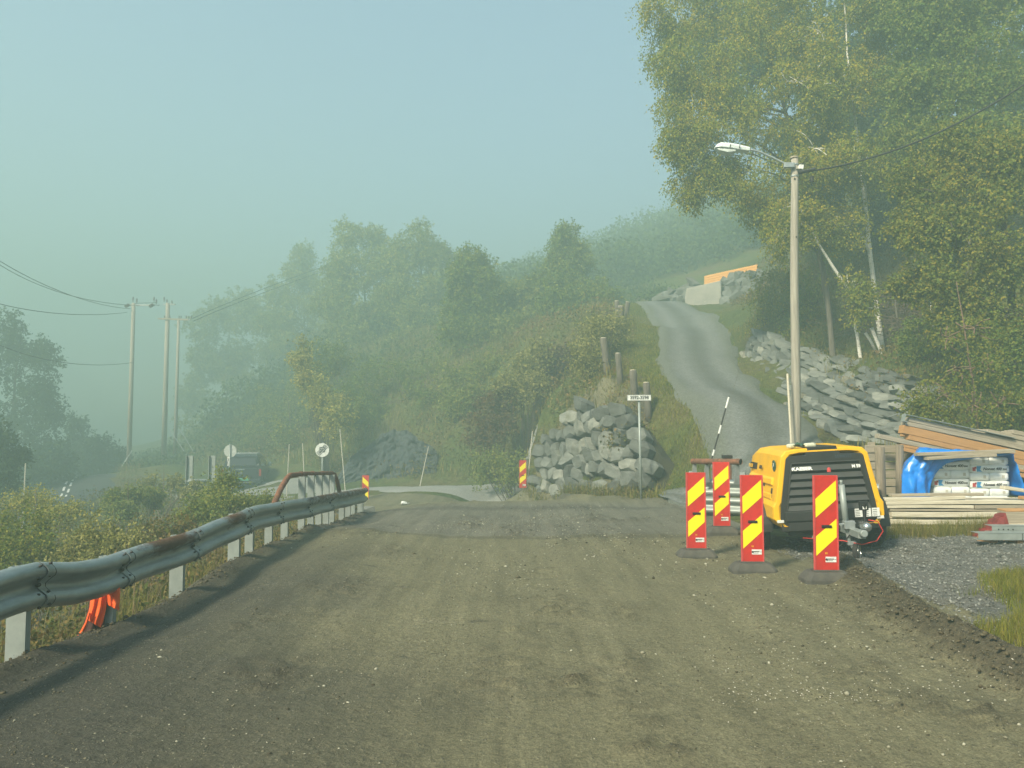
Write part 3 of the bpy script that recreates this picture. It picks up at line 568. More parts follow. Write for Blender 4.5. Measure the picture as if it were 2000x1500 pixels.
# ------------------------------------------------------------------ marker boards
def para(mb, x0, x1, l0, l1, r0, r1, y, m=0, th=.003):
    """vertical-sided stripe: left edge z l0..l1, right edge z r0..r1"""
    mb.prism([(x0, l0), (x1, r0), (x1, r1), (x0, l1)], y - th, y, m)
def make_board(flip=False):
    t = thing('marker_board', 'x', 'marker board'); W, Hh, zb = .25, 1.0, .085
    z = lambda f: zb + Hh * (1 - f)
    mb = MB(); mb.box((0, 0, zb + Hh / 2), (W, .022, Hh)); mb.build('panel', M['red_board'], t, bevel=.003)
    mb = MB()
    for s in (-1, 1): mb.box((s * (W / 2 - .006), -.006, zb + Hh / 2), (.014, .030, Hh - .002))
    mb.box((-W / 2 + .017, -.013, zb + Hh / 2), (.006, .006, Hh - .03)); mb.build('side_profile', M['red_flange'], t, bevel=.002)
    for (r0, r1, l0, l1) in ((.052, .25, .244, .436), (.448, .634, .628, .826)):
        if flip: r0, r1, l0, l1 = l0, l1, r0, r1
        mb = MB(); para(mb, -.105, .108, z(l1), z(l0), z(r1), z(r0), -.0112, 0, .0025); mb.build('stripe', M['yellow_stripe'], t)
    mb = MB(); mb.box((.045, -.0125, z(.862)), (.11, .003, .056)); st = mb.build('sticker', M['sticker'], t)
    mb = MB()
    for k, (a, b) in enumerate(((-.018, .060), (-.014, .048), (.066, .082))): mb.box((.045 - .06 + .01 + (a + b) / 2 + .02, -.0143, z(.862) + (.004 if k == 0 else -.012 if k == 1 else 0)), (b - a, .001, .010 if k == 0 else .005))
    mb.tube([(.0, -.0138, z(.862)), (.0, -.0148, z(.862))], .012, 10); mb.build('print', M['ink'], st)
    mb = MB(); mb.tube([(-.045, -.014, z(.525)), (.055, -.014, z(.525))], .014, 8); mb.box((.005, -.011, z(.525)), (.10, .004, .03)); mb.build('handle', M['comp_black'], t)
    text_mesh('letter', 'H', .030, M['yellow_stripe'], t, (.0, -.0122, z(.80)), ext=.0008, align='CENTER')
    rings = []
    for zz, hx, hy in ((-.03, .250, .15), (.03, .250, .15), (.048, .24, .142), (.095, .20, .112), (.104, .19, .102)):
        c = .04; rings.append([(hx - c, -hy, zz), (hx, -hy + c, zz), (hx, hy - c, zz), (hx - c, hy, zz), (-hx + c, hy, zz), (-hx, hy - c, zz), (-hx, -hy + c, zz), (-hx + c, -hy, zz)])
    mb = MB(); mb.loft(rings); mb.box((0, -.04, .10), (.29, .03, .04)); mb.box((0, .04, .10), (.29, .03, .04)); mb.build('foot', M['rubber_dusty'], t, bevel=.004)
    return t
def place(o, px, pb, Y, label, rz=0, tilt=0, z=None):
    p = P(px, pb, Y); o.location = (p.x, Y, (float(roadz(p.x, Y)) if z is None else z)); o.rotation_euler = (tilt, 0, rz); o['label'] = label; o['group'] = 'marker boards round the roadworks'
bd = make_board()
bo = [(1614, 1128, 7.96, 'red and yellow striped marker board nearest the road camera, in front of the compressor grille', -.02, .02, None),
      (1470, 1099, 8.71, 'red and yellow striped marker board with a dusty foot beside the yellow compressor side', -.05, .0, None),
      (1360, 1066, 9.93, 'striped marker board on the road side, leftmost of the four by the compressor', -.04, .01, None),
      (1410, 1038, 11.72, 'red and yellow striped marker board standing against the double guardrail', -.03, .0, None),
      (1021, 959, 27.1, 'small far marker board in front of the rough stone retaining wall', 0, 0, None)]
for i, (px, pb, Y, lab, rz, ti, z) in enumerate(bo):
    o = bd if i == 0 else copy_tree(bd); place(o, px, pb, Y, lab, rz, ti, z)
    if i in (1,): [c.data.materials.__setitem__(0, M['rubber_dusty']) if 0 else None for c in o.children]
o = make_board(True); place(o, 713.5, 974, 28.1, 'far marker board with stripes falling to the right, past the guardrail end')
mb = MB(); mb.tube([(.045, 0, 1.12), (.045, 0, 1.155)], .020, 8); mb.tube([(.045, 0, 1.155), (.045, 0, 1.165)], .014, 8); mb.build('lamp_stud', M['red_flange'], bd)

# ------------------------------------------------------------------ compressor
def compressor():
    t = thing('air_compressor', 'yellow and black towable air compressor on two wheels with silver jockey wheel', 'compressor', (4.13, 10.5, .045), (0, R(-3.3), R(-5)))
    L = 1.9; yf = -.72
    def sec(y, kx=1., kz=0., lift=0.):
        h = [(.0, 1.385), (.34, 1.385), (.485, 1.365), (.545, 1.30), (.655, .72), (.69, .66), (.69, .50), (.60, .395)]
        ring = [(x * kx, y, .395 + (z - .395) * (1 - kz) + lift) for x, z in h]
        return ring + [(-x, yy, z) for x, yy, z in reversed(ring[1:])]
    # hood shell: loft with a rounded rear and a returned front lip
    fr = sec(yf); lip = [(p[0] * .895, yf - .004, .395 + (p[2] - .395) * .935 + .015) for p in fr]; inn = [(p[0] * .80, yf + .05, .395 + (p[2] - .395) * .92 + .018) for p in fr]
    mb = MB(); mb.loft([inn, lip, sec(yf - .0, .985, .006), sec(yf + .05), sec(yf + .95, 1.0, -.02), sec(yf + L - .55, .99, -.01), sec(yf + L - .18, .955, .06), sec(yf + L - .04, .90, .16), sec(yf + L, .82, .28)], cap=False)
    o = mb.build('hood', M['comp_yellow'], t, False, .012, seg=2)
    # side panel creases and plates on the left flank
    mb = MB()
    def flank(y0, y1, z0, z1, d, m=0):
        f = lambda z: -(np.interp(z, [.395, .50, .66, .72, 1.30], [.60, .69, .69, .655, .545]))
        mb.add([(f(z0) - d, y0, z0), (f(z0) - d, y1, z0), (f(z1) - d, y1, z1), (f(z1) - d, y0, z1), (f(z0) + .02, y0 - .02, z0 - .03), (f(z0) + .02, y1 + .02, z0 - .03), (f(z1) + .02, y1 + .02, z1 + .03), (f(z1) + .02, y0 - .02, z1 + .03)],
               [(0, 1, 2, 3), (4, 0, 3, 7), (1, 5, 6, 2), (3, 2, 6, 7), (4, 5, 1, 0)], m)
    flank(yf + .22, yf + 1.5, .93, 1.0, .03); flank(yf + .22, yf + 1.5, .74, .80, .012); mb.build('side_crease', M['comp_yellow'], t, bevel=.006)
    def on_flank(name, y0, y1, z0, z1, m):
        nonlocal mb
        mb = MB(); f = lambda z: -(float(np.interp(z, [.395, .50, .66, .72, 1.30], [.60, .69, .69, .655, .545]))) - .004
        mb.add([(f(z0), y0, z0), (f(z0), y1, z0), (f(z1), y1, z1), (f(z1), y0, z1), (f(z0) + .012, y0, z0), (f(z0) + .012, y1, z0), (f(z1) + .012, y1, z1), (f(z1) + .012, y0, z1)], [(0, 1, 2, 3), (0, 3, 7, 4), (1, 5, 6, 2), (0, 4, 5, 1), (3, 2, 6, 7)]); return mb.build(name, m, t)
    on_flank('side_plate', yf + 1.2, yf + 1.62, 1.08, 1.17, M['comp_dark'])
    on_flank('side_label', yf + .20, yf + .27, .76, .88, M['comp_dark']); on_flank('vent_label', yf + .62, yf + .78, .88, .92, M['comp_slat'])
    tl = math.atan2(.11, .58)
    tx = text_mesh('side_lettering', 'KAESER', .075, M['comp_yellow'], t, (-.612, yf + 1.58, 1.125), (R(90) - 0, 0, R(-90)), .001, sx=1.0); tx.rotation_euler = Euler((R(90) - tl, 0, R(-90)), 'XYZ')
    tx = text_mesh('side_lettering', 'M59', .075, M['comp_slat'], t, (-.610, yf + .92, 1.125), sx=1.0, ext=.004); tx.rotation_euler = Euler((R(90) - tl, 0, R(-90)), 'XYZ')
    mb = MB(); mb.tube([(-.575, yf + .22, 1.17), (-.588, yf + .22, 1.17)], .075, 18); mb.build('round_badge', M['green_cloth'], t)
    tx = text_mesh('badge_digit', '7', .11, M['sign_white'], t, (-.592, yf + .255, 1.17), ext=.003); tx.rotation_euler = Euler((R(90) - tl, 0, R(-90)), 'XYZ')
    # dark front
    fw = lambda z: float(np.interp(z, [.32, .50, .70, 1.30], [.595, .605, .580, .480]))
    mb = MB(); y = yf + .010
    poly = [(-fw(.34), .34), (fw(.34), .34), (fw(.5), .5), (fw(.7), .7), (fw(1.29), 1.29), (.20, 1.30), (.155, 1.40), (-.20, 1.40), (-.235, 1.30), (-fw(1.29), 1.29), (-fw(.7), .7), (-fw(.5), .5)]
    mb.prism(poly, y - .012, y + .12); mb.build('front_panel', M['comp_dark'], t, bevel=.005)
    mb = MB(); mb.prism([(-.20, 1.40), (.155, 1.40), (.155, 1.395), (-.20, 1.395)], y - .01, y + .7); mb.prism([(-.20, 1.402), (.155, 1.402), (.12, 1.378), (-.17, 1.378)], y - .02, y + .9); mb.build('top_channel', M['comp_dark'], t, bevel=.004)
    gz0, gz1 = .60, 1.20; gw = lambda z: fw(z) - .075
    mb = MB(); mb.prism([(-gw(gz0), gz0), (gw(gz0), gz0), (gw(gz1), gz1), (-gw(gz1), gz1)], y - .0155, y - .012); gb = mb.build('grille_opening', M['comp_black'], t)
    ns = 6
    for k in range(ns):
        zt = gz1 - (gz1 - gz0) * k / ns; zb = zt - (gz1 - gz0) / ns; w1, w2 = gw(zt) - .006, gw(zb) - .006; za = zt - .036
        mb = MB(); mb.add([(-w1, y - .018, za), (w1, y - .018, za), (w2, y - .05, zb), (-w2, y - .05, zb), (-w1, y - .014, za), (w1, y - .014, za), (w2, y - .014, zb - .004), (-w2, y - .014, zb - .004)], [(3, 2, 1, 0), (4, 5, 6, 7), (0, 1, 5, 4), (1, 2, 6, 5), (2, 3, 7, 6), (3, 0, 4, 7)])
        mb.build('grille_slat', M['comp_slat'], gb, bevel=.003)
    mb = MB(); q = .012
    for (xa, za, xb, zb) in ((-gw(gz0), gz0, -gw(gz1), gz1), (gw(gz0), gz0, gw(gz1), gz1), (-gw(gz0), gz0, gw(gz0), gz0), (-gw(gz1), gz1, gw(gz1), gz1)): mb.tube([(xa, y - .03, za), (xb, y - .03, zb)], .011, 6)
    mb.build('grille_frame', M['comp_dark'], gb)
    sl = math.atan2(.032, .064)
    text_mesh('lettering', 'KAESER', .060, M['sign_white'], t, (-gw(1.13) + .005, y - .042, 1.128), (R(90) - sl, 0, 0), .002, sx=1.25, bold=.003)
    text_mesh('lettering', 'M 59', .058, M['sign_white'], t, (gw(1.13) - .115, y - .042, 1.13), (R(90) - sl, 0, 0), .002, sx=.9, bold=.002)
    text_mesh('fleet_number', '55400223', .052, M['number_blue'], t, (.13, y - .0135, 1.262), ext=.001)
    # lower front: bumper, stickers, warning triangle
    mb = MB(); mb.box((0, y - .03, .53), (1.10, .06, .13)); mb.box((-.03, y - .02, .40), (.98, .05, .12)); mb.build('bumper', M['comp_dark'], t, bevel=.012)
    for k in range(3):
        mb = MB(); mb.box((.345 + .105 * k, y - .0635, .545), (.092, .006, .105)); s_ = mb.build('sticker', M['sticker'], t)
        mb = MB(); [mb.box((.345 + .105 * k - .01, y - .0675, .575 - .022 * j), (.05, .001, .006)) for j in range(4)]; mb.build('print', M['ink'], s_)
    mb = MB(); mb.prism([(.535, .40), (.60, .40), (.5675, .455)], y - .051, y - .046); mb.build('warning_triangle', M['warn_yellow'], t)
    for s in (-1, 1):
        mb = MB(); mb.box((s * .615, yf - .03, .475), (.085, .02, .035)); mb.build('reflector', M['plastic_white'], t, bevel=.004)
    # chassis, wheels, mudguards
    mb = MB(); mb.box((0, .12, .33), (.95, 1.5, .09)); mb.box((0, .20, .30), (1.2, .08, .08)); mb.box((0, yf + .1, .31), (1.0, .1, .06)); mb.build('chassis', M['chassis'], t, bevel=.006)
    for s in (-1, 1):
        cx = s * .75; wh = []; mb = MB(); prof = [(.20, .09), (.30, .108), (.325, .095), (.335, .065), (.335, -.065), (.325, -.095), (.30, -.108), (.20, -.09)]; n = 30
        rings = [[(cx + wx, .02 + r * math.cos(2 * math.pi * k / n), .335 + r * math.sin(2 * math.pi * k / n)) for r, wx in prof] for k in range(n + 1)]
        mb.loft(rings, cap=False); wl = mb.build('wheel', M['tyre'], t, True)
        mb = MB()
        for k in range(60):
            a = 2 * math.pi * k / 60
            for wx in (-.035, 0, .035): mb.box((cx + wx + (.006 if k % 2 else -.006), .02 + .337 * math.cos(a), .335 + .337 * math.sin(a)), (.026, .018, .012), (a - R(90), 0, 0))
        mb.build('tread', M['tyre'], wl)
        mb = MB(); rr = [[(cx + s * wx, .02 + r * math.cos(2 * math.pi * k / n), .335 + r * math.sin(2 * math.pi * k / n)) for r, wx in ((.20, .075), (.185, .05), (.10, .03), (.06, .06), (.001, .065))] for k in range(n + 1)]
        mb.loft(rr, cap=False); mb.build('rim', M['galvanised'], wl, True)
        mb = MB(); n = 14; r2 = []
        for k in range(n + 1):
            a = R(-5 + 190 * k / n); r2.append([(cx - .12, .02 + .40 * math.cos(a), .335 + .40 * math.sin(a)), (cx + .12, .02 + .40 * math.cos(a), .335 + .40 * math.sin(a)), (cx + .12, .02 + .37 * math.cos(a), .335 + .37 * math.sin(a)), (cx - .12, .02 + .37 * math.cos(a), .335 + .37 * math.sin(a))])
        mb.loft(r2); mb.build('mudguard', M['comp_dark'], t)
    # drawbar, coupling, jockey wheel
    dx = .16
    mb = MB(); mb.box((dx, -1.0, .355), (.09, .75, .09)); mb.box((dx, -1.22, .36), (.06, .30, .07)); mb.tube([(dx, -1.30, .37), (dx, -1.45, .38)], .045, 10); mb.build('drawbar', M['galvanised_bright'], t, bevel=.008)
    mb = MB(); rings = [[(dx + .10 + r * math.cos(2 * math.pi * k / 12), -1.16 + yy, .43 + r * math.sin(2 * math.pi * k / 12)) for k in range(12)] for r, yy in ((.005, -.15), (.035, -.145), (.055, -.11), (.06, -.05), (.05, .02), (.04, .12))]
    mb.loft(rings); mb.build('coupling_head', M['chrome'], t, True)
    mb = MB(); mb.tube([(dx + .14, -1.08, .46), (dx + .16, -1.06, .60), (dx + .155, -1.05, .68)], [.018, .024, .045], 10); mb.box((dx + .155, -1.05, .665), (.10, .06, .11)); mb.build('brake_handle', M['comp_black'], t, bevel=.015, seg=2)
    mb = MB(); mb.box((dx + .155, -1.083, .64), (.045, .004, .035)); mb.build('sticker', M['sticker'], t)
    jx, jy = dx - .06, -1.02
    mb = MB(); mb.tube([(jx - .015, jy, .93), (jx, jy, .38)], .036, 12); mb.tube([(jx - .017, jy, .93), (jx - .018, jy, .985)], .018, 10); mb.tube([(jx - .018, jy, .97), (jx - .10, jy - .02, .972), (jx - .10, jy - .02, 1.0)], .010, 6); jt = mb.build('jockey_tube', M['galvanised_bright'], t, True)
    mb = MB(); mb.tube([(jx, jy, .42), (jx + .02, jy, .22), (jx + .055, jy - .02, .15)], [.024, .024, .02], 8); mb.box((jx + .045, jy - .01, .21), (.10, .06, .05)); mb.build('jockey_fork', M['galvanised'], t, bevel=.006)
    mb = MB(); n = 24; jc = Vector((jx + .085, jy - .04, .105)); ax = Vector((.82, -.5, .05)).normalized(); e1 = Vector((0, 0, 1)); e1 = (e1 - ax * e1.dot(ax)).normalized(); e2 = ax.cross(e1)
    ring = lambda prof: [[tuple(jc + (e1 * math.cos(2 * math.pi * k / n) + e2 * math.sin(2 * math.pi * k / n)) * r + ax * wx) for r, wx in prof] for k in range(n + 1)]
    mb.loft(ring([(.075, .028), (.095, .03), (.108, .018), (.108, -.018), (.095, -.03), (.075, -.028)]), cap=False); jw = mb.build('jockey_wheel', M['tyre'], t, True)
    mb = MB(); mb.loft(ring([(.082, .031), (.07, .034), (.055, .012), (.025, .014), (.022, .036), (.001, .038)]), cap=False); mb.loft(ring([(.082, -.031), (.07, -.034), (.055, -.012), (.025, -.014), (.001, -.03)]), cap=False); mb.build('rim', M['chrome'], jw, True)
    mb = MB(); mb.box((jx + .02, jy - .03, .44), (.13, .09, .10)); mb.tube([(jx - .10, jy - .05, .45), (jx + .10, jy - .05, .46)], .014, 8); mb.build('clamp', M['galvanised'], t, bevel=.012)
    mb = MB(); pts = [(dx + .16, -1.15, .50), (dx + .26, -1.18, .48), (dx + .32, -1.16, .36), (dx + .25, -1.12, .24), (dx + .08, -1.1, .20), (dx - .1, -1.0, .24), (dx - .5, -.7, .25)]; mb.tube(pts, .007, 6); mb.build('breakaway_cable', M['red_board'], t, True)
    mb = MB(); mb.tube([(dx - .02, -1.1, .36), (dx - .12, -.95, .17), (dx - .35, -.7, .19), (-.5, -.5, .24)], .008, 6); mb.build('power_lead', M['cable'], t, True)
    mb = MB(); mb.box((-.20, yf - .02, .29), (.03, .02, .12), (0, R(35), 0)); mb.build('prop_stand', M['galvanised_bright'], t)
    return t
CPR = compressor()
def on_comp(v): 
    Mx = Matrix.Translation(CPR.location) @ CPR.rotation_euler.to_matrix().to_4x4(); return Mx @ Vector(v)
for k, (x, yy, ln, rot) in enumerate(((-.37, -.60, .10, .3), (-.14, -.62, .14, -.05))):
    q = on_comp((x, yy, 1.41)); t = thing('strap_roll', ('pale rolled strap lying on top of the compressor, nearer the pole', 'pale flat rolled strap lying on top of the compressor beside green cloth')[k], 'strap', q, (0, R(-3.3), rot), 'straps on the compressor')
    mb = MB(); mb.box((0, 0, .012), (ln, .09, .055)); mb.build('roll', M['white_strap'], t, bevel=.02, seg=2); mb = MB(); mb.box((ln * .35, 0, .042), (.02, .095, .006)); mb.build('buckle', M['galvanised'], t)
q = on_comp((-.26, -.60, 1.40)); n = 12; V = [(.20 * (i / 11 - .5), .12 * (j / 11 - .5), .015 + .045 * math.exp(-((i - 4) / 3) ** 2) * (.6 + .4 * math.sin(j * 1.7 + i)) + .008 * math.sin(i * 2.1 + j)) for i in range(n) for j in range(n)]
o = link('rag', mesh_np('rag', V, grid_faces(n, n), True), M['green_cloth']); o.location = q; props(o, 'crumpled dark green rag between the straps on top of the compressor', 'rag')
# ------------------------------------------------------------------ timber, bags, steel on the lay-by
rnd = random.Random(11)
def plank(c, d, m, label, group, rot=(0, 0, 0), name='plank'):
    mb = MB(); k = max(2, int(d[0] / .5)); rings = []
    bow = rnd.uniform(-.012, .012); tw = rnd.uniform(-.01, .01)
    for i in range(k + 1):
        x = -d[0] / 2 + d[0] * i / k; b = bow * (1 - (2 * i / k - 1) ** 2); a = tw * (i / k - .5)
        rings.append([(x, -d[1] / 2, -d[2] / 2 + b - a), (x, d[1] / 2, -d[2] / 2 + b + a), (x, d[1] / 2, d[2] / 2 + b + a), (x, -d[1] / 2, d[2] / 2 + b - a)])
    mb.loft(rings); o = mb.build(name, M[m], None, bevel=.004); o.location = c; o.rotation_euler = rot
    return props(o, label, 'plank', group)
# lower stack: whitish boards lying along the verge
zg = hz(6.8, 11.6)
lay = [(.085, 0), (.035, .0), (.075, .0), (.032, 0), (.075, .0), (.035, 0), (.055, .0), (.06, 0)]
z = .14
LB = 'whitish weathered board in the low stack behind the grass'
for i, (h, _) in enumerate(lay):
    y0 = 11.35
    for row in range(4):
        x = 5.55 + rnd.uniform(-.06, .06)
        cuts = [rnd.uniform(1.3, 2.6), rnd.uniform(1.5, 2.6), 2.0] if row == 0 else [4.6]
        for ln in cuts:
            jj = rnd.uniform(-.03, .03) if row == 0 else 0
            plank((x + ln / 2, y0 + .07 + row * .155 + jj, z + h / 2), (ln - .012, .145, h - .006), 'wood_pale' if rnd.random() < .78 else 'wood_grey', LB, 'boards of the low stack', (0, 0, rnd.uniform(-.006, .006)))
            x += ln
    z += h + rnd.uniform(.0, .004)
ztop = z
plank((6.12, 11.42, ztop + .03), (1.2, .11, .045), 'wood_pale', 'short loose board on top of the low stack beside the tarp', None, (0, R(-1.2), .02))
plank((6.35, 11.50, ztop + .075), (1.35, .12, .04), 'wood_grey', 'loose board with a dark sawn end lying above the low stack', None, (0, R(-.8), -.03))
plank((7.95, 11.45, ztop + .09), (1.3, .12, .05), 'wood_pale', 'tilted loose board on the stack in front of the cement bags', None, (0, R(9), .02))
plank((8.3, 11.40, ztop + .03), (1.5, .12, .05), 'wood_orange', 'orange loose board on the right of the low stack', None, (0, R(1), 0))
# pallet of cement bags under a blue tarp
Yb = 12.42; SB = FPX / Yb
def bagpos(zx, zy): return P(1680 + zx / 5, 780 + zy / 5, Yb)
pal = thing('pallet', 'wooden pallet carrying the white cement bags', 'pallet', (7.35, Yb + .45, hz(7.35, Yb + .4)))
mb = MB(); zp = pal.location.z; 
for k in range(6): mb.box((-.6 + .24 * k, 0, .13), (.14, .95, .022))
mb.build('deck_board', M['wood_grey'], pal)
for k in range(3):
    mb = MB(); mb.box((0, -.42 + .42 * k, .06), (1.3, .09, .12)); mb.build('bearer', M['wood_grey'], pal)
def bag(c, d, label, printed, rot=0):
    t = thing('cement_bag', label, 'bag', c, (0, 0, rot), 'cement bags on the pallet'); n = 10; rings = []
    for i in range(n + 1):
        u = -1 + 2 * i / n; s = max((1 - abs(u) ** 14) ** .5 if abs(u) < 1 else 0, .80); ring = []
        for k in range(16):
            a = 2 * math.pi * k / 16; ca, sa = math.cos(a), math.sin(a); e = .20
            ring.append((u * d[0] / 2, math.copysign(abs(ca) ** e, ca) * d[1] / 2 * (.9 + .1 * s), math.copysign(abs(sa) ** e, sa) * d[2] / 2 * s * (1 + .05 * math.sin(i * 2.3 + k * 1.3 + c[0] * 9 + c[2] * 23))))
        rings.append(ring)
    mb = MB(); mb.loft(rings); mb.build('sack', M['bag'], t, True)
    y = -d[1] / 2 - .004
    if printed:
        text_mesh('lettering', 'Nonset 400', .062, M['ink'], t, (-d[0] * .18, y, .0), ext=.002, shear=.25, sx=1.0, bold=.0012)
        mb = MB(); mb.prism([(-d[0] * .34, -.045), (-d[0] * .20, -.045), (-d[0] * .26, -.01), (-d[0] * .22, .045), (-d[0] * .34, .045)], y + .001, y + .004); mb.build('print', M['bag_blue'], t)
        mb = MB(); mb.box((-d[0] * .41, y + .003, -.005), (.05, .003, .06)); mb.box((-d[0] * .37, y + .003, .02), (.03, .003, .03)); mb.build('print', M['bag_red'], t)
        mb = MB(); [mb.box((d[0] * .34 + .014 * j, y + .003, -.005), (.009, .002, .028)) for j in range(5)]; mb.build('print', M['ink'], t)
    else:
        mb = MB(); mb.box((d[0] * .22, y + .004, 0), (d[0] * .14, .003, .05)); mb.build('print', M['stick'], t)
    return t
ORD = ['bottom', 'second', 'third', 'fourth', 'fifth', 'sixth', 'top']
zb0 = zp + .15; hb_ = (P(1900, 893, Yb).z - zb0) / 7
for col, (x0, x1, top, nm) in enumerate(((1822, 1895, 6, 'left'), (1896, 1972, 7, 'right'))):
    xa, xb = P(x0, 950, Yb).x, P(x1, 950, Yb).x
    for r in range(top):
        h = hb_ * (1 if col else 1.07)
        zc = zb0 + h * (r + .5); pr = (r + (0 if col else 0)) % 2 == 1
        if pr: bag(((xa + xb) / 2 + rnd.uniform(-.015, .015), Yb + .2 + rnd.uniform(-.015, .015), zc), (xb - xa, .40, h * 1.06), 'white cement bag with dark lettering, %s from the bottom in the %s column' % (ORD[r], nm), True)
        else:
            wv = (xb - xa) / 2
            for s in (0, 1): bag((xa + wv * (s + .5), Yb + .2 + rnd.uniform(-.015, .015), zc), (wv * 1.0, .40, h * 1.05), 'plain white cement bag end, %s layer of the %s column, %s one of the pair' % (ORD[r] if not (r == top - 1 and col) else 'top', nm, ('left', 'right')[s]), False)
        bag(((xa + xb) / 2, Yb + .62, zc), (xb - xa, .40, h * 1.05), 'white cement bag hidden at the back of the %s column' % nm, False) if r == top - 1 else None
def tarp():
    t = thing('blue_tarpaulin', 'bright blue tarpaulin draped over the pallet of cement bags', 'tarpaulin', (7.3, Yb + .4, zp)); off = np.array(t.location)
    # cover: a sheet running over the pile from left to right
    ol = [(372, 960), (372, 760), (382, 690), (420, 620), (475, 555), (545, 488), (620, 470), (760, 492), (1000, 498), (1250, 515), (1420, 528), (1470, 545), (1500, 640), (1540, 800), (1570, 880), (1600, 960)]
    pts = [bagpos(*q) for q in ol]; L = np.concatenate([[0], np.cumsum([(pts[i + 1] - pts[i]).length for i in range(len(pts) - 1)])]); n, k = 70, 16
    u = np.linspace(0, L[-1], n); px = np.interp(u, L, [p.x for p in pts]); pz = np.interp(u, L, [p.z for p in pts]); V = np.zeros((n, k, 3))
    cxm, czm = 7.3, .7
    for j in range(k):
        q = j / (k - 1); y = Yb - .10 + 1.15 * q
        wr = (fbm(u * 6, u * 0 + q * 5, 50, 4) - .5) * .09 - .05 * np.abs(fbm(u * 9 + q * 6, u * 2 + q * 9, 52, 3) - .5) + .012 * np.sin(u * 22 + q * 3); ox, oz = px - cxm, pz - czm; l = np.hypot(ox, oz)
        sh = 1 - .05 * q ** 2
        V[:, j, 0] = cxm + ox * sh + ox / l * wr + q * .55 * np.clip((cxm - px) / .8, 0, 1) + .05 * (1 - q) * (px < cxm); V[:, j, 1] = y + (fbm(u * 4, u * 0 + q * 4, 55, 2) - .5) * .05; V[:, j, 2] = czm + oz * sh + oz / l * wr * np.clip(l * 2, 0, 1)
    o = link('cover', mesh_np('cover', (V - off).reshape(-1, 3), grid_faces(n, k), True), M['tarp'], t); md = o.modifiers.new('s', 'SOLIDIFY'); md.thickness = .006
    # front flap hanging on the left side, pulled back in an arch
    outer = [(372, 960), (368, 860), (372, 760), (382, 690), (420, 620), (475, 555), (545, 488), (700, 488), (900, 492), (1100, 500), (1300, 515), (1440, 530)]
    inner = [(640, 960), (642, 900), (650, 830), (668, 780), (695, 725), (735, 672), (800, 622), (880, 603), (980, 585), (1090, 566), (1260, 550), (1440, 536)]
    n, k = 60, 24; W = np.zeros((n, k, 3)); s = np.linspace(0, 1, n); si = np.linspace(0, 1, len(outer))
    o2 = [bagpos(*q) for q in outer]; i2 = [bagpos(*q) for q in inner]
    ic = lambda a, c: np.interp(s, si, [getattr(p, c) for p in a])
    for j in range(k):
        q = j / (k - 1)
        W[:, j, 0] = ic(o2, 'x') * (1 - q) + ic(i2, 'x') * q; W[:, j, 2] = ic(o2, 'z') * (1 - q) + ic(i2, 'z') * q
        fold = .030 * np.sin(q * 15 + s * 9) * np.clip(1.2 - s * 1.4, .1, 1) + .07 * (fbm(s * 9, s * 0 + q * 5, 60, 4) - .5) - .10 * np.abs(fbm(s * 7 + q * 5, s * 3 + q * 9, 62, 3) - .5)
        W[:, j, 1] = Yb - .10 - .10 * np.sin(np.clip(q * 1.1, 0, 1) * math.pi) * (1 - s * .6) + fold * np.sin(q * math.pi) ** .5 - .02
    o = link('flap', mesh_np('flap', (W - off).reshape(-1, 3), grid_faces(n, k), True), M['tarp'], t); md = o.modifiers.new('s', 'SOLIDIFY'); md.thickness = .006
tarp()
for k, (zx, zy, ln, h, ry, dy) in enumerate(((1025, 520, 1.58, .055, -1.9, 0), (960, 560, 1.12, .05, -2.6, -.10))):
    q = P(1680 + zx / 5, 780 + zy / 5, Yb - .24); plank((q.x, q.y + .02 + dy * .6, q.z), (ln, .13, h), 'wood_grey', ('long grey plank weighing down the blue tarpaulin', 'shorter grey plank under the long one on the blue tarpaulin front')[k], None, (0, R(ry), .03))
# upper stack: long timbers sloping down to the right
Yu = 13.7; org = P(1766, 812, Yu); sl = R(12.3)
tr = thing('trestle', 'wooden trestle holding up the raised end of the sloping timber', 'trestle', (org.x + .35, Yu + .35, hz(org.x + .35, Yu + .35)))
htop = org.z - .62 - tr.location.z
mb = MB(); mb.box((0, 0, htop), (.14, 1.3, .12)); mb.build('beam', M['wood_grey'], tr)
for sx in (-1, 1):
    for sy in (-1, 1):
        mb = MB(); mb.tube([(sx * .18, sy * .55, -.1), (0, sy * .5, htop)], .045, 6); mb.build('leg', M['wood_grey'], tr)
UB = ('grey weathered timber in the sloping stack', 'orange sawn timber in the sloping stack')
def up(dx, dz, ln, h, m, row, dr=0):
    ca, sa = math.cos(sl + dr), math.sin(sl + dr); cx, cz = dx + ln / 2, -dz - h / 2
    cx += .10 + .13 * row if dx < 1 else 0
    c = (org.x + cx * math.cos(sl) + cz * math.sin(sl), Yu + .07 + row * .17, org.z - cx * math.sin(sl) + cz * math.cos(sl))
    plank(c, (ln, .16, h - .004), m, UB[1] if m == 'wood_orange' else UB[0], 'timbers of the sloping stack', (0, sl + dr, 0), 'timber')
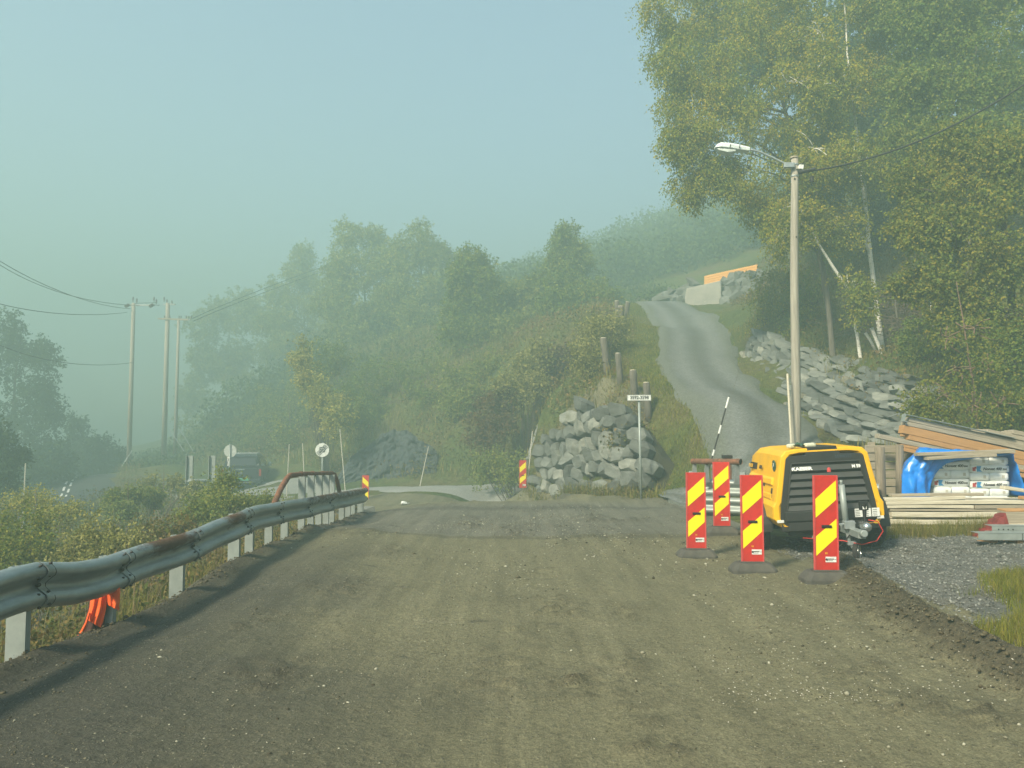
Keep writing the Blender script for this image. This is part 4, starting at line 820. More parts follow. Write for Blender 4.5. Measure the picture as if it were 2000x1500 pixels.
for row in range(5):
    j = rnd.uniform(-.1, .1) * (row > 0)
    up(0 + j, 0, 4.8, .085, 'wood_grey', row); up(-.06 + j, .088, 4.7, .075, 'wood_grey', row); up(-.08 + j, .166, 4.9, .15, 'wood_orange', row)
    up(.05 + j, .318, 4.7, .09, 'wood_orange' if row < 2 else 'wood_grey', row); up((-.48 if row == 0 else 0) + j, .41, 5.0, .085, 'wood_grey', row); up(-.07 + j, .50, 4.4, .05, 'wood_orange', row); up(.0 + j, .552, 4.6, .075, 'wood_orange' if row % 2 == 0 else 'wood_grey', row)
    if row < 3: up(1.5, -.085, 3.2, .08, 'wood_grey', row); up(1.95 + .05 * row, -.17, 2.8, .08, 'wood_grey', row)
    if row in (0, 1): up(2.6, .63, 2.4, .08, 'wood_orange', row); up(2.5, .715, 2.4, .09, 'wood_grey', row); up(2.6, .81, 2.2, .08, 'wood_grey', row)
# bright end cap channel on the top timber
t = thing('metal_channel', 'bright metal channel capping the raised end of the sloping timber', 'channel', (org.x - .02, Yu - .03, org.z + .01), (0, sl, 0))
mb = MB(); mb.box((.0, 0, -.05), (.012, .12, .13)); mb.box((1.0, 0, .018), (2.0, .10, .010)); mb.box((.03, 0, -.11), (.06, .12, .012)); mb.build('profile', M['galvanised_bright'], t)
# round timber posts and grey boards behind the rail
for k, (px, pt, Y, r, lean) in enumerate(((1718, 873, 12.95, .082, 0), (1753, 868, 13.5, .066, .03))):
    q = P(px, pt, Y); zb = hz(q.x, q.y) - .1; t = thing('fence_post', ('thick round wooden post just right of the compressor', 'thinner round wooden post between the thick post and the tarp')[k], 'post', (q.x, q.y, zb), (0, lean, 0))
    mb = MB(); mb.tube([(0, 0, 0), (0, 0, (q.z - zb) * .5), (0, 0, q.z - zb - .01), (0, 0, q.z - zb)], [r * 1.05, r, r * .97, r * .9], 14); mb.build('shaft', M['wood_post'], t, True)
t = thing('plank_barrier', 'dark grey horizontal plank barrier behind the round wooden posts', 'barrier', (7.4, 14.2, hz(7.4, 14.2)))
for k in range(6):
    mb = MB(); mb.box((0, 0, .10 + .155 * k), (1.7, .04, .135)); mb.build('board', M['wood_grey'], t, bevel=.004)
for s in (-.7, .7):
    mb = MB(); mb.box((s, .06, .45), (.1, .08, 1.1)); mb.build('upright', M['wood_grey'], t)
# galvanised channels on blocks, red netting and boards at the right frame edge
for k, (px, py, Y, ln, zz, lab) in enumerate(((1911, 1048, 9.75, 2.6, 0, 'galvanised steel channel lying lowest on blocks at the frame edge'), (1938, 1034, 9.98, 2.4, .09, 'upper galvanised steel channel with bolt holes resting on the lower one'))):
    q = P(px, py, Y); t = thing('steel_channel', lab, 'steel channel', (q.x, Y, q.z), (0, 0, R(-3)), 'steel channels by the lay-by')
    mb = MB(); mb.prism([(-.0, -.045), (.0 + ln, -.045), (ln, .045), (0, .045)], 0, .006); mb.box((ln / 2, .09, .042), (ln, .18, .006)); mb.box((ln / 2, .09, -.042), (ln, .18, .006)); mb.build('profile', M['galvanised_bright'], t)
    mb = MB(); [mb.tube([(.08 + .06 * j, -.003, .0), (.08 + .06 * j, .003, .0)], .010, 8) for j in range(4 if k else 0)]; mb.box((.54, -.002, 0), (.005, .004, .09)); mb.build('bolt_hole', M['comp_black'], t)
for k, (px, Y) in enumerate(((1940, 9.9), (1990, 9.8))):
    q = P(px, 1060, Y); z0 = hz(q.x, Y) - .02; z1 = P(1911, 1055, 9.75).z
    mb = MB(); mb.box((q.x, Y + .12, (z0 + z1) / 2), (.08, .3, z1 - z0)); o = mb.build('bearer_block', M['wood_orange'], None, off=(q.x, Y, z0)); o.location = (q.x, Y, z0); props(o, ('wooden block under the steel channels, inner one', 'wooden block under the steel channels at the frame edge')[k], 'block', 'blocks under the steel channels')
q = P(1916, 1040, 10.5); t = thing('warning_net', 'folded red plastic fence netting beside the steel channels', 'netting', (q.x, q.y, hz(q.x, q.y)))
zt = P(1970, 1005, 10.5).z - t.location.z; rings = []
for k in range(13):
    f = k / 12; x = .36 * f; h = zt * (.12 + .88 * f) + .02 * math.sin(k * 2.2); rings.append([(x, -.02 + .03 * math.sin(k * 1.7), -.05), (x, -.03 + .03 * math.cos(k * 2.3), h * .5), (x, .02, h), (x, .14, h + .015 * math.sin(k * 3.1)), (x, .26, h * .9), (x, .28, -.05)])
mb = MB(); mb.loft(rings); mb.build('folded_sheet', M['red_net'], t)
q = P(1976, 1001, 10.45); plank((q.x + .75, 10.62, q.z - .085), (1.5, .22, .17), 'wood_grey', 'thick squared timber beside the red netting', None, (0, 0, R(-4)))
plank((q.x + .75, 10.62, q.z + .01), (1.5, .22, .025), 'wood_orange', 'thin orange board on the squared timber by the netting', None, (0, 0, R(-4)))
plank((q.x + .75, 10.62, (q.z - .17 + hz(q.x + .7, 10.6)) / 2), (1.5, .3, max(.05, q.z - .17 - hz(q.x + .7, 10.6))), 'wood_pale', 'pale timber bearer under the squared timber by the netting', None, (0, 0, R(-4)))

# ------------------------------------------------------------------ lamp post
q = P(1551, 309, 17.6); bx, by = P(1554, 860, 17.6).x, 17.6; zb = hz(bx, by)
lp = thing('street_lamp', 'weathered wooden street lamp pole with white lamp head behind the compressor', 'street lamp', (bx, by, zb))
T = Vector((q.x - bx, 0, q.z - zb))
mb = MB(); mb.tube([(0, 0, -.3)] + [tuple(T * k / 8 + Vector((.012 * math.sin(k), 0, 0))) for k in range(9)], [.118] + [.112 - .03 * k / 8 for k in range(9)], 16); mb.build('pole', M['wood_pole'], lp, True)
mb = MB(); mb.tube([T + Vector((0, 0, -.005)), T + Vector((0, 0, .03))], .10, 12); mb.build('cap', M['wood_grey'], lp)
W_ = lambda px, py, Y=17.5: P(px, py, Y) - lp.location
mb = MB(); mb.tube([W_(1545, 326), W_(1528, 317), W_(1505, 306), W_(1482, 296), W_(1470, 293), W_(1458, 292)], .026, 8); mb.build('arm', M['galvanised'], lp, True)
mb = MB(); a = W_(1541, 323); mb.box(a, (.24, .10, .12)); mb.build('bracket', M['galvanised'], lp, bevel=.01)
for dz, rr in ((-.18, .098), (-.45, .097)):
    mb = MB(); mb.tube([T + Vector((0, 0, dz)), T + Vector((0, 0, dz + .03))], rr, 14); mb.build('clamp_band', M['galvanised'], lp)
a = W_(1564, 327); mb = MB(); mb.box(a, (.11, .10, .11), (0, R(8), 0)); mb.build('junction_box', M['plastic_white'], lp, bevel=.01)
h0, h1 = W_(1463, 293), W_(1396, 286); ax = (h1 - h0); ln = ax.length; ang = math.atan2(-ax.z, ax.x)
MH = Matrix.Translation(h0) @ Matrix.Rotation(math.atan2(ax.z, -ax.x) * 1, 4, 'Y')
def head(prof, name, m, parent):
    mb = MB(); rings = []
    for u, zt, zb_, wy in prof:
        rings.append([tuple(MH @ Vector((-u * ln, wy * c, z))) for c, z in ((-1, zb_), (-1, zb_ * .4 + zt * .6), (-.72, zt), (.72, zt), (1, zb_ * .4 + zt * .6), (1, zb_))])
    mb.loft(rings); return mb.build(name, m, parent, False, .012, seg=2)
hd = head([(0, .05, -.05, .09), (.3, .072, -.055, .12), (.38, .078, -.055, .13), (.62, .082, -.05, .16), (.86, .075, -.05, .15), (.96, .03, -.05, .11), (1.0, -.02, -.05, .07)], 'lamp_head', M['lamp_white'], lp)
head([(.42, -.05, -.11, .12), (.65, -.05, -.155, .14), (.88, -.05, -.12, .11), (.95, -.05, -.07, .07)], 'lamp_glass', M['lamp_glass'], hd)
mb = MB()
for u in (.33, .60): mb.box(MH @ Vector((-u * ln, -.155, -.01)), (.02, .012, .075), (0, R(12), 0))
mb.build('catch', M['dark_bolt'], hd)
mb = MB()
for k, (dz, dx) in enumerate(((-1.0, .075), (-1.9, -.02), (-.52, -.03), (-.3, .03))): mb.tube([T + Vector((dx, -.08, dz)), T + Vector((dx * 1.1, -.105, dz))], .018, 8)
mb.build('bolt', M['dark_bolt'], lp)
# overhead cable towards the right, sagging
t = thing('overhead_cable', 'thick black overhead cable running from the lamp pole up to the right', 'cable', lp.location + T)
mb = MB(); A0 = W_(1560, 337) - T; B0 = P(2040, 138, 16.5) - t.location; pts = [A0.lerp(B0, k / 20) + Vector((0, 0, -.42 * 4 * (k / 20) * (1 - k / 20))) for k in range(21)]
B1 = P(2500, -120, 15.5) - t.location; mb.tube(pts + [B1], .022, 6); mb.build('cable_run', M['cable'], t, True)
mb = MB(); a = A0.lerp(B0, .02); mb.tube([A0, A0.lerp(B0, .07) + Vector((0, 0, -.08))], .045, 8); b = A0 + Vector((.30, 0, -.10)); mb.tube([b, b + Vector((0, 0, -.12))], .05, 8); mb.build('clamp', M['cable'], t)
# guy wire
t = thing('guy_wire', 'thin guy wire slanting from the lamp pole down to the left', 'wire', lp.location + T + Vector((0, 0, -.5)))
e = P(1392, 905, 17.2); mb = MB(); mb.tube([(-.05, 0, 0), e - t.location], .003, 5); mb.build('strand', M['bark_grey'], t)
t = thing('wooden_stake', 'thin pale wooden stake leaning against the lamp pole', 'stake', P(1545, 856, 17.3)); mb = MB(); a = P(1538, 730, 17.4) - t.location; mb.tube([(0, 0, -.9), (0, 0, 0), a], .026, 6); mb.build('shaft', M['wood_pale'], t)

# ------------------------------------------------------------------ signs and snow poles
q = P(1252, 946, 19.2); zb = hz(q.x, q.y); t = thing('number_sign', 'white house number sign 3592-3598 on a thin grey pole', 'sign', (q.x, q.y, zb)); top = P(1248, 777, 19.2)
mb = MB(); mb.tube([(0, 0, -.2), (top.x - q.x, 0, top.z - zb)], .030, 10); mb.build('pole', M['galvanised_bright'], t, True)
mb = MB(); mb.box((top.x - q.x, -.045, top.z - zb), (.60, .02, .15)); mb.box((top.x - q.x, -.03, top.z - zb), (.1, .03, .06)); sp = mb.build('plate', M['sign_white'], t, bevel=.003)
mb = MB(); [mb.box((top.x - q.x, -.0565, top.z - zb + s * .070), (.59, .002, .006)) for s in (-1, 1)]; [mb.box((top.x - q.x + s * .293, -.0565, top.z - zb), (.006, .002, .14)) for s in (-1, 1)]; mb.build('border', M['ink'], sp)
text_mesh('lettering', '3592-3598', .118, M['ink'], t, (top.x - q.x, -.058, top.z - zb), ext=.002, align='CENTER', sx=.92, bold=.003)
def round_sign(px, py, Y, back, label):
    q = P(px, py, Y); zb = hz(q.x, Y) - .1; t = thing('round_sign', label, 'sign', (q.x, Y, zb)); H = q.z - zb
    mb = MB(); mb.tube([(0, .0, 0), (0, 0, H + .33)], .035, 10); mb.build('pole', M['galvanised_bright'], t, True)
    y = .05 if back else -.05
    mb = MB(); mb.tube([(0, y - .008, H), (0, y + .008, H)], .30, 36); d = mb.build('disc', M['sign_back'] if back else M['sign_white'], t)
    if not back:
        text_mesh('lettering', '50', .34, M['comp_slat'], t, (0, y - .010, H), ext=.002, align='CENTER', sx=.85, bold=.004)
        mb = MB()
        for k in range(4):
            o_ = (k - 1.5) * .055; h = math.sqrt(.27 ** 2 - o_ * o_); c, s = math.cos(R(45)), math.sin(R(45)); a = (-h * c - o_ * s, -h * s + o_ * c); b = (h * c - o_ * s, h * s + o_ * c)
            mb.add([(a[0] - .009, y - .0145, H + a[1] + .009), (a[0] + .009, y - .0145, H + a[1] - .009), (b[0] + .009, y - .0145, H + b[1] - .009), (b[0] - .009, y - .0145, H + b[1] + .009)], [(0, 1, 2, 3)])
        mb.build('slash', M['ink'], t, fix=False)
round_sign(630, 879, 33.5, False, 'round white end of 50 limit sign above the pipe handrail')
round_sign(449, 881, 36.5, True, 'round sign seen from behind next to the pickup')
for k, (px0, py0, px1, py1, Y, lab) in enumerate(((560, 925, 565, 868, 33, 'faint short snow pole between pickup and handrail'), (597, 940, 591, 866, 32, 'snow pole just left of the end of limit sign'), (676, 950, 664, 838, 31, 'tallest snow pole behind the guardrail end'), (817, 958, 837, 872, 33.5, 'leaning snow pole in front of the dark rock face'), (1028, 962, 1040, 842, 27.4, 'pale snow pole behind the far marker board'), (45, 1000, 50, 905, 24, 'thin bare snow pole among the bushes at the left frame edge'))):
    a, b = P(px0, py0, Y), P(px1, py1, Y); zb = min(a.z, hz(a.x, Y)) - .15; t = thing('snow_pole', lab, 'snow pole', (a.x, Y, zb), group='snow poles'); mb = MB(); mb.tube([(0, 0, 0), b - t.location], [.024, .018], 6); mb.build('shaft', M['stick'], t)
t = thing('banded_snow_pole', 'leaning snow pole with black and white bands behind the pipe rail', 'snow pole', P(1378, 940, 14.6)); a = P(1424, 774, 14.6) - t.location; mb = MB(); mb.tube([-a * .3, a], .015, 8); sh = mb.build('shaft', M['snow_black'], t)
for f0, f1 in ((.0, .10), (.30, .37), (.56, .66), (.86, .99)):
    mb = MB(); mb.tube([a * f0, a * f1], .0172, 8); mb.build('band', M['sign_white'], sh)

# ------------------------------------------------------------------ power poles and wires
def pole(px, pt, Y, r, label, lean=0):
    q = P(px, pt, Y); zb = hz(q.x, Y) - .3; t = thing('power_pole', label, 'power pole', (q.x, Y, zb), (0, lean, 0), 'power poles'); H = q.z - zb
    mb = MB(); mb.tube([(0, 0, 0), (0, 0, H * .5), (0, 0, H)], [r, r * .88, r * .75], 12); mb.build('pole', M['wood_pole'], t, True); return t, H
def insul(t, x, y, z, up_=True, s=1.):
    mb = MB()
    for k in range(3): mb.tube([(x, y, z + (.05 + .07 * k) * s), (x, y, z + (.09 + .07 * k) * s)], [.075 * s, .05 * s], 8)
    mb.tube([(x, y, z - .1 * s), (x, y, z + .3 * s)], .022 * s, 6); mb.build('insulator', M['insulator'], t)
t1, H1 = pole(261, 592, 54, .17, 'power pole nearest the left trees, standing alone with short crossarm')
mb = MB(); mb.box((.55, 0, H1 - .15), (1.9, .1, .11)); mb.build('crossarm', M['galvanised'], t1)
for x, z in ((-.32, -.35), (1.4, -.35)): 
    mb = MB(); mb.tube([(x, -.1, H1 - .15), (x - .05, -.35, H1 - .3)], .12, 8); mb.build('insulator', M['insulator'], t1)
for x, dz in ((-.05, .22), (.22, .1), (1.45, .22), (1.62, .05)): insul(t1, x, 0, H1 - .05 + dz)
mb = MB(); mb.tube([(.04, .08, H1), (1.62, .1, H1 + .05)], .02, 6); mb.build('jumper', M['cable'], t1)
t2, H2 = pole(328, 592, 58, .20, 'taller power pole with two crossarms, middle of the three')
mb = MB(); mb.box((.1, 0, H2 - .1), (.9, .1, .1)); mb.build('crossarm', M['galvanised'], t2)
mb = MB(); za = P(340, 624, 58).z - t2.location.z; mb.box((.5, -.15, za), (2.3, .1, .12), (0, R(2), 0)); mb.build('crossarm', M['wood_grey'], t2)
for x, dz in ((-.3, .3), (.3, .02), (-.08, .1)): insul(t2, x, 0, H2 + dz - .1)
for x in (-.15, .25, .95, 1.1, 1.5): insul(t2, x, -.15, za + .05, s=.8)
t3, H3 = pole(349, 622, 60, .14, 'thin pale power pole on the right of the three')
mb = MB(); mb.box((.25, 0, H3 - .1), (1.3, .08, .1)); mb.build('crossarm', M['galvanised'], t3)
for x in (.6, .8, 1.0): insul(t3, x, 0, H3, s=.7)
def wire(pts, label, r=.014, name='power_line', g='overhead wires at the power poles'):
    t = thing(name, label, 'wire', pts[0], group=g); mb = MB(); n = 24; q = []
    A_, B_, C_ = [Vector(p) for p in pts]
    for k in range(n + 1):
        u = k / n; q.append(A_ * ((1 - u) * (1 - 2 * u)) + B_ * (4 * u * (1 - u)) + C_ * (u * (2 * u - 1)) - Vector(pts[0]))
    mb.tube(q, r, 5); mb.build('strand', M['cable'], t)
wire((P(-60, 470, 36), P(120, 570, 41), P(255, 603, 54)), 'upper overhead wire coming in from the left to the first pole', .018)
wire((P(-60, 472, 37), P(130, 575, 44), P(312, 596, 58)), 'overhead wire sagging past the first pole to the middle pole', .018)
wire((P(-60, 575, 34), P(110, 612, 40), P(248, 610, 54)), 'third overhead wire, nearly level above the left trees', .018)
wire((P(-60, 642, 34), P(110, 706, 40), P(260, 708, 54)), 'lowest overhead wire, ending low on the first pole', .018)
wire((P(376, 622, 60), P(520, 562, 70), P(690, 500, 82)), 'faint overhead wire climbing the hillside above the trees', .03)
wire((P(378, 627, 60), P(530, 566, 70), P(700, 506, 82)), 'second faint overhead wire climbing the hillside', .03)
for a, b, Y, lab in (((258, 880), (212, 950), 54, 'stay wire slanting left from the first power pole'), ((332, 840), (372, 900), 58, 'stay wire slanting right from the middle power pole'), ((352, 840), (386, 895), 60, 'thin stay wire slanting right from the pale pole')):
    t = thing('stay_wire', lab, 'wire', P(*b, Y - 1)); mb = MB(); mb.tube([(0, 0, 0), P(*a, Y) - t.location], .03, 5); mb.build('strand', M['galvanised'], t)
# steel uprights and beam end beyond the bushes
for k, px in enumerate((371.5, 415.5)):
    Y = 27.0; q = P(px, 890, Y); zb = hz(q.x, Y) - .2; t = thing('steel_upright', ('channel shaped steel upright left of the pickup, further from it', 'channel shaped steel upright left of the pickup, nearer to it')[k], 'post', (q.x, Y, zb), group='steel uprights'); H = q.z - zb
    mb = MB(); mb.box((0, .02, H / 2), (.225, .01, H)); [mb.box((s * .112, -.02, H / 2), (.018, .09, H)) for s in (-1, 1)]; mb.build('channel', M['galvanised_bright'], t)
q = P(362, 942, 26.6); t = thing('rail_end', 'short bent end of a grey steel rail under the uprights', 'rail end', q); mb = MB(); mb.box((.12, 0, .04), (.28, .10, .02)); mb.loft([[tuple(v) for v in r] for r in wbeam([(.1, -.02, -.06), (.3, .02, -.04), (.6, .3, -.06)], 0)]); mb.build('profile', M['galvanised_bright'], t)

# ------------------------------------------------------------------ pickup
def pickup():
    q = P(471, 955, 40); zb = hz(q.x, 40) + .02; t = thing('pickup_truck', 'dark blue grey pickup with canopy seen from behind in the fog', 'pickup truck', (q.x, 40, zb), (0, 0, R(13))); t.scale = (1.1, 1.05, 1.06)
    def sec(y, pts): return [(x, y, z) for x, z in pts] + [(-x, y, z) for x, z in reversed(pts)]
    body = [(.82, .42), (.90, .55), (.92, .85), (.90, 1.08), (.86, 1.15)]
    mb = MB(); mb.loft([sec(0, [(x * .97, z) for x, z in body]), sec(.12, body), sec(2.2, body), sec(4.7, [(x * .97, z * .97) for x, z in body]), sec(5.0, [(x * .9, z * .9) for x, z in body])]); mb.build('body', M['car_paint'], t, False, .03, seg=2)
    cab = lambda y, h, w=1.: sec(y, [(.86 * w, 1.14), (.80 * w, 1.40), (.68 * w, h - .05), (.60 * w, h)])
    mb = MB(); mb.loft([cab(.03, 1.30), cab(.30, 1.78), cab(1.0, 1.82), cab(2.9, 1.80), cab(3.9, 1.18, .95)]); mb.build('canopy', M['car_paint'], t, False, .03, seg=2)
    mb = MB(); mb.add([(-.74, .03, 1.22), (.74, .03, 1.22), (.60, .285, 1.72), (-.60, .285, 1.72)], [(0, 1, 2, 3)]); o = mb.build('rear_window', M['car_glass'], t); o.location.y = -.012; md = o.modifiers.new('s', 'SOLIDIFY'); md.thickness = .01
    for s in (-1, 1):
        mb = MB(); mb.add([(s * .855, .5, 1.2), (s * .855, 2.6, 1.2), (s * .72, 2.3, 1.7), (s * .72, .6, 1.7)], [(0, 1, 2, 3)]); o = mb.build('side_window', M['car_glass'], t); o.location.x = s * .012; md = o.modifiers.new('s', 'SOLIDIFY'); md.thickness = .01
        mb = MB(); mb.tube([(s * .62, .35, 1.86), (s * .62, 2.4, 1.86)], .022, 6); mb.tube([(s * .62, .4, 1.78), (s * .62, .4, 1.86)], .02, 6); mb.tube([(s * .62, 2.3, 1.78), (s * .62, 2.3, 1.86)], .02, 6); mb.build('roof_rail', M['galvanised'], t)
        mb = MB(); mb.box((s * .85, -.0, .93), (.10, .10, .34)); mb.build('tail_light', M['tail_red'], t, bevel=.015)
        mb = MB(); mb.box((s * 1.03, 3.3, 1.22), (.20, .09, .22)); mb.build('mirror', M['chrome'], t, bevel=.03)
        for y in (.95, 4.1):
            mb = MB(); n = 22; mb.loft([[(s * (.80 + wx), y + r * math.cos(2 * math.pi * k / n), .38 + r * math.sin(2 * math.pi * k / n)) for r, wx in ((.22, .1), (.36, .11), (.38, .07), (.38, -.07), (.36, -.11))] for k in range(n + 1)], cap=False); w_ = mb.build('wheel', M['tyre'], t, True)
            mb = MB(); mb.tube([(s * .84, y, .38), (s * .895, y, .38)], .22, 16); mb.build('rim', M['galvanised'], w_)
    mb = MB(); mb.tube([(-.62, .38, 1.87), (.62, .38, 1.87)], .02, 6); mb.tube([(-.62, 1.4, 1.87), (.62, 1.4, 1.87)], .02, 6); mb.build('roof_bar', M['galvanised'], t)
    mb = MB(); mb.box((0, -.015, .93), (1.44, .03, .42)); mb.build('tailgate', M['car_paint'], t, bevel=.015)
    mb = MB(); mb.box((-.06, -.045, 1.09), (.46, .03, .055)); mb.tube([(.0, -.05, .93), (.0, -.06, .93)], .05, 10); mb.build('handle', M['chrome'], t, bevel=.01)
    mb = MB(); mb.box((0, -.10, .54), (1.78, .18, .17)); mb.build('bumper', M['car_paint'], t, bevel=.03, seg=2)
    mb = MB(); mb.box((.05, -.2, .47), (1.0, .03, .035)); mb.build('step', M['chrome'], t)
    mb = MB(); mb.box((.1, -.195, .62), (.52, .015, .12)); mb.build('number_plate', M['car_plate'], t)
pickup()
# ------------------------------------------------------------------ stone walls
rs = np.random.default_rng(21)
def hull_stone(c, d, rot, seed, n=13):
    g = np.random.default_rng(seed); p = g.normal(size=(n, 3)); p /= np.abs(p).max(1, keepdims=True) ** .75 * (np.linalg.norm(p, axis=1, keepdims=True) ** .25)
    b = bmesh.new()
    for q in p * np.array(d) / 2: b.verts.new(q)
    r = bmesh.ops.convex_hull(b, input=b.verts); bmesh.ops.delete(b, geom=[v for v in b.verts if not v.link_faces], context='VERTS'); b.verts.index_update()
    Mx = Matrix.Translation(c) @ rot.to_matrix().to_4x4(); vs = [tuple(Mx @ v.co) for v in b.verts]; fs = [[v.index for v in f.verts] for f in b.faces]; b.free(); return vs, fs
def pl(pts, u):
    pts = np.array(pts, float); t = np.concatenate([[0], np.cumsum(np.linalg.norm(np.diff(pts[:, :2], axis=0), axis=1))]); t /= t[-1]; return np.array([np.interp(u, t, pts[:, k]) for k in range(3)])
def stone_wall(name, base, top, size, label, m, seed, jit=.12, depth=.55, ragged=0.):
    g = np.random.default_rng(seed); t = thing(name, label, 'stone wall', tuple(pl(base, .5))); off = t.location; mb = MB(); L = sum(np.linalg.norm(np.array(base[i + 1]) - np.array(base[i])) for i in range(len(base) - 1)); k = 0
    Hm = max(np.linalg.norm(pl(top, u) - pl(base, u)) for u in (.2, .5, .8)); rows = max(2, int(Hm / (size * .62)))
    for r in range(rows):
        u = g.uniform(-.02, .02)
        while u < 1:
            wd = size * g.uniform(.6, 1.55); cu = u + wd / L / 2; a, b = pl(base, min(cu, 1)), pl(top, min(cu, 1)); hh = np.linalg.norm(b - a) / rows
            u += wd / L * .92
            if g.random() < ragged * (r / rows): continue
            v = (r + .5 + g.uniform(-.2, .2)) / rows; p = a + (b - a) * v; dr = pl(base, min(cu + .02, 1)) - pl(base, max(cu - .02, 0)); ang = math.atan2(dr[1], dr[0])
            vs, fs = hull_stone((p[0] - off.x + g.uniform(-jit, jit) * .6, p[1] - off.y + g.uniform(-jit, jit), p[2] - off.z), (wd * 1.25, depth * g.uniform(.8, 1.3), max(hh, .2) * g.uniform(1.2, 1.9)), Euler((g.uniform(-.12, .2), g.uniform(-.35, .35), ang + g.uniform(-.14, .14))), seed * 1000 + k); k += 1; mb.add(vs, fs)
    o = mb.build('stones', m, t); md = o.modifiers.new('b', 'BEVEL'); md.width = .035; md.segments = 2; md.limit_method = 'ANGLE'; md.angle_limit = R(25); return t
def fitted_wall(base, top, size, label, m, seed, aspect=.72, relief=.11, recess=.24, tilt=.35):
    """one sheet of fitted boulders: real relief from stone cells, joints set back"""
    g_ = np.random.default_rng(seed); t = thing('retaining_wall', label, 'stone wall', tuple(pl(base, .5))); off = np.array(t.location)
    L = sum(np.linalg.norm(np.array(base[i + 1]) - np.array(base[i])) for i in range(len(base) - 1)); H = max(np.linalg.norm(pl(top, u) - pl(base, u)) for u in (.2, .4, .6, .8))
    st = .055; nu, nv = int(L / st), int(H / st); U, Vv = np.meshgrid(np.linspace(0, 1, nu), np.linspace(0, 1, nv), indexing='ij'); su, sv = U * L, Vv * H
    su = su + .12 * (fbm(U * L * 1.3, Vv * H * 1.3, 91) - .5); sv = sv + .12 * (fbm(U * L * 1.3, Vv * H * 1.3, 95) - .5)
    cell = []; y = 0.
    while y < H + size:
        h = size * aspect * g_.uniform(.65, 1.35); x = -size * g_.random()
        while x < L + size: w_ = size * g_.uniform(.55, 1.6); cell.append((x + w_ / 2, y + h / 2 + g_.uniform(-.25, .25) * h, w_, h)); x += w_
        y += h
    cell = np.array(cell); nC = len(cell); d1 = np.full(U.shape, 9.); d2 = np.full(U.shape, 9.); ix = np.zeros(U.shape, int); rot = g_.uniform(-.45, .45, nC)
    for k in range(nC):
        c, s = math.cos(rot[k]), math.sin(rot[k]); dx, dy = su - cell[k, 0], sv - cell[k, 1]; ex, ey = (dx * c + dy * s) / cell[k, 2], (-dx * s + dy * c) / cell[k, 3]; d = (np.abs(ex) ** 2.6 + np.abs(ey) ** 2.6) ** (1 / 2.6); near = d < d1
        d2 = np.where(near, d1, np.minimum(d2, d)); ix = np.where(near, k, ix); d1 = np.where(near, d, d1)
    gap = np.clip((d2 - d1) / .085, 0, 1) ** .45; o_ = g_.uniform(0, relief, nC)[ix]; tx, ty = g_.uniform(-tilt, tilt, (2, nC)); dx, dy = su - cell[ix, 0], sv - cell[ix, 1]
    pn = g_.uniform(-1.1, 1.1, (4, 2, nC)); po = g_.uniform(.05, .16, (4, nC)); fac = np.min([po[q_][ix] + pn[q_, 0][ix] * dx * .55 + pn[q_, 1][ix] * dy * .55 for q_ in range(4)], axis=0)
    out = gap * (o_ + tx[ix] * dx * .4 + ty[ix] * dy * .4 + np.clip(fac, -.12, .14)) - (1 - gap) * recess + .05 * (fbm(su * 5, sv * 5, 97, 3) - .5) * gap + .06 * np.abs(fbm(su * 3.2 + sv * 1.4, sv * 3.6 - su, 98, 3) - .5) * gap
    B = np.stack([np.interp(U, np.linspace(0, 1, 60), [pl(base, q)[c] for q in np.linspace(0, 1, 60)]) for c in range(3)], -1); T = np.stack([np.interp(U, np.linspace(0, 1, 60), [pl(top, q)[c] for q in np.linspace(0, 1, 60)]) for c in range(3)], -1)
    rag = .10 * (fbm(U * L * .9, U * 0, 99) - .5); q = np.clip(Vv * (1 + rag), 0, 1.1)[..., None]; X = B + (T - B) * q
    tu = np.gradient(B, axis=0); nrm = np.stack([tu[..., 1], -tu[..., 0], .35 * np.hypot(tu[..., 0], tu[..., 1])], -1); nrm /= np.linalg.norm(nrm, axis=-1, keepdims=True) + 1e-9
    e_ = np.clip(np.minimum(np.minimum(U, 1 - U) * L / .25, (1 - Vv) * H / .2), 0, 1); X = X + nrm * (out - (1 - e_) * .35)[..., None]
    Xb = X - nrm * (out + .30)[..., None]; tvn = T - B; tvn /= np.linalg.norm(tvn, axis=-1, keepdims=True) + 1e-9; tun = tu / (np.linalg.norm(tu, axis=-1, keepdims=True) + 1e-9); Hl = np.linalg.norm(T - B, axis=-1)
    Vs, Fs, tone, base_n = [], [], [], 0
    for k in range(nC):
        cx_, cy2, w2, h2 = cell[k]; iu = int(np.clip(cx_ / L, 0, 1) * (nu - 1)); hl = Hl[iu, 0]
        if cx_ < .05 or cx_ > L - .05 or cy2 > hl - .02 or hl < .25: continue
        iv = int(np.clip(cy2 / hl, 0, 1) * (nv - 1)); o0 = B[iu, iv] + (T - B)[iu, iv] * (cy2 / hl); ax, ay, an = tun[iu, iv], tvn[iu, iv], nrm[iu, iv]
        m_ = int(g_.integers(6, 9)); th = np.sort((np.arange(m_) + g_.uniform(-.3, .3, m_)) * 2 * math.pi / m_); cc, ss = np.cos(th), np.sin(th); px = np.sign(cc) * np.abs(cc) ** .6 * w2 * .57 * g_.uniform(.84, 1.10, m_); py = np.sign(ss) * np.abs(ss) ** .6 * h2 * .61 * g_.uniform(.84, 1.10, m_)
        r_ = rot[k]; qx = px * math.cos(r_) - py * math.sin(r_); qy = px * math.sin(r_) + py * math.cos(r_); dep = g_.uniform(.02, relief); ta, tb = g_.uniform(-tilt, tilt, 2) * .7; sc_ = g_.uniform(.55, .88, m_); sx_, sy_ = g_.uniform(-.08, .08, 2) * np.array([w2, h2]); P3 = []
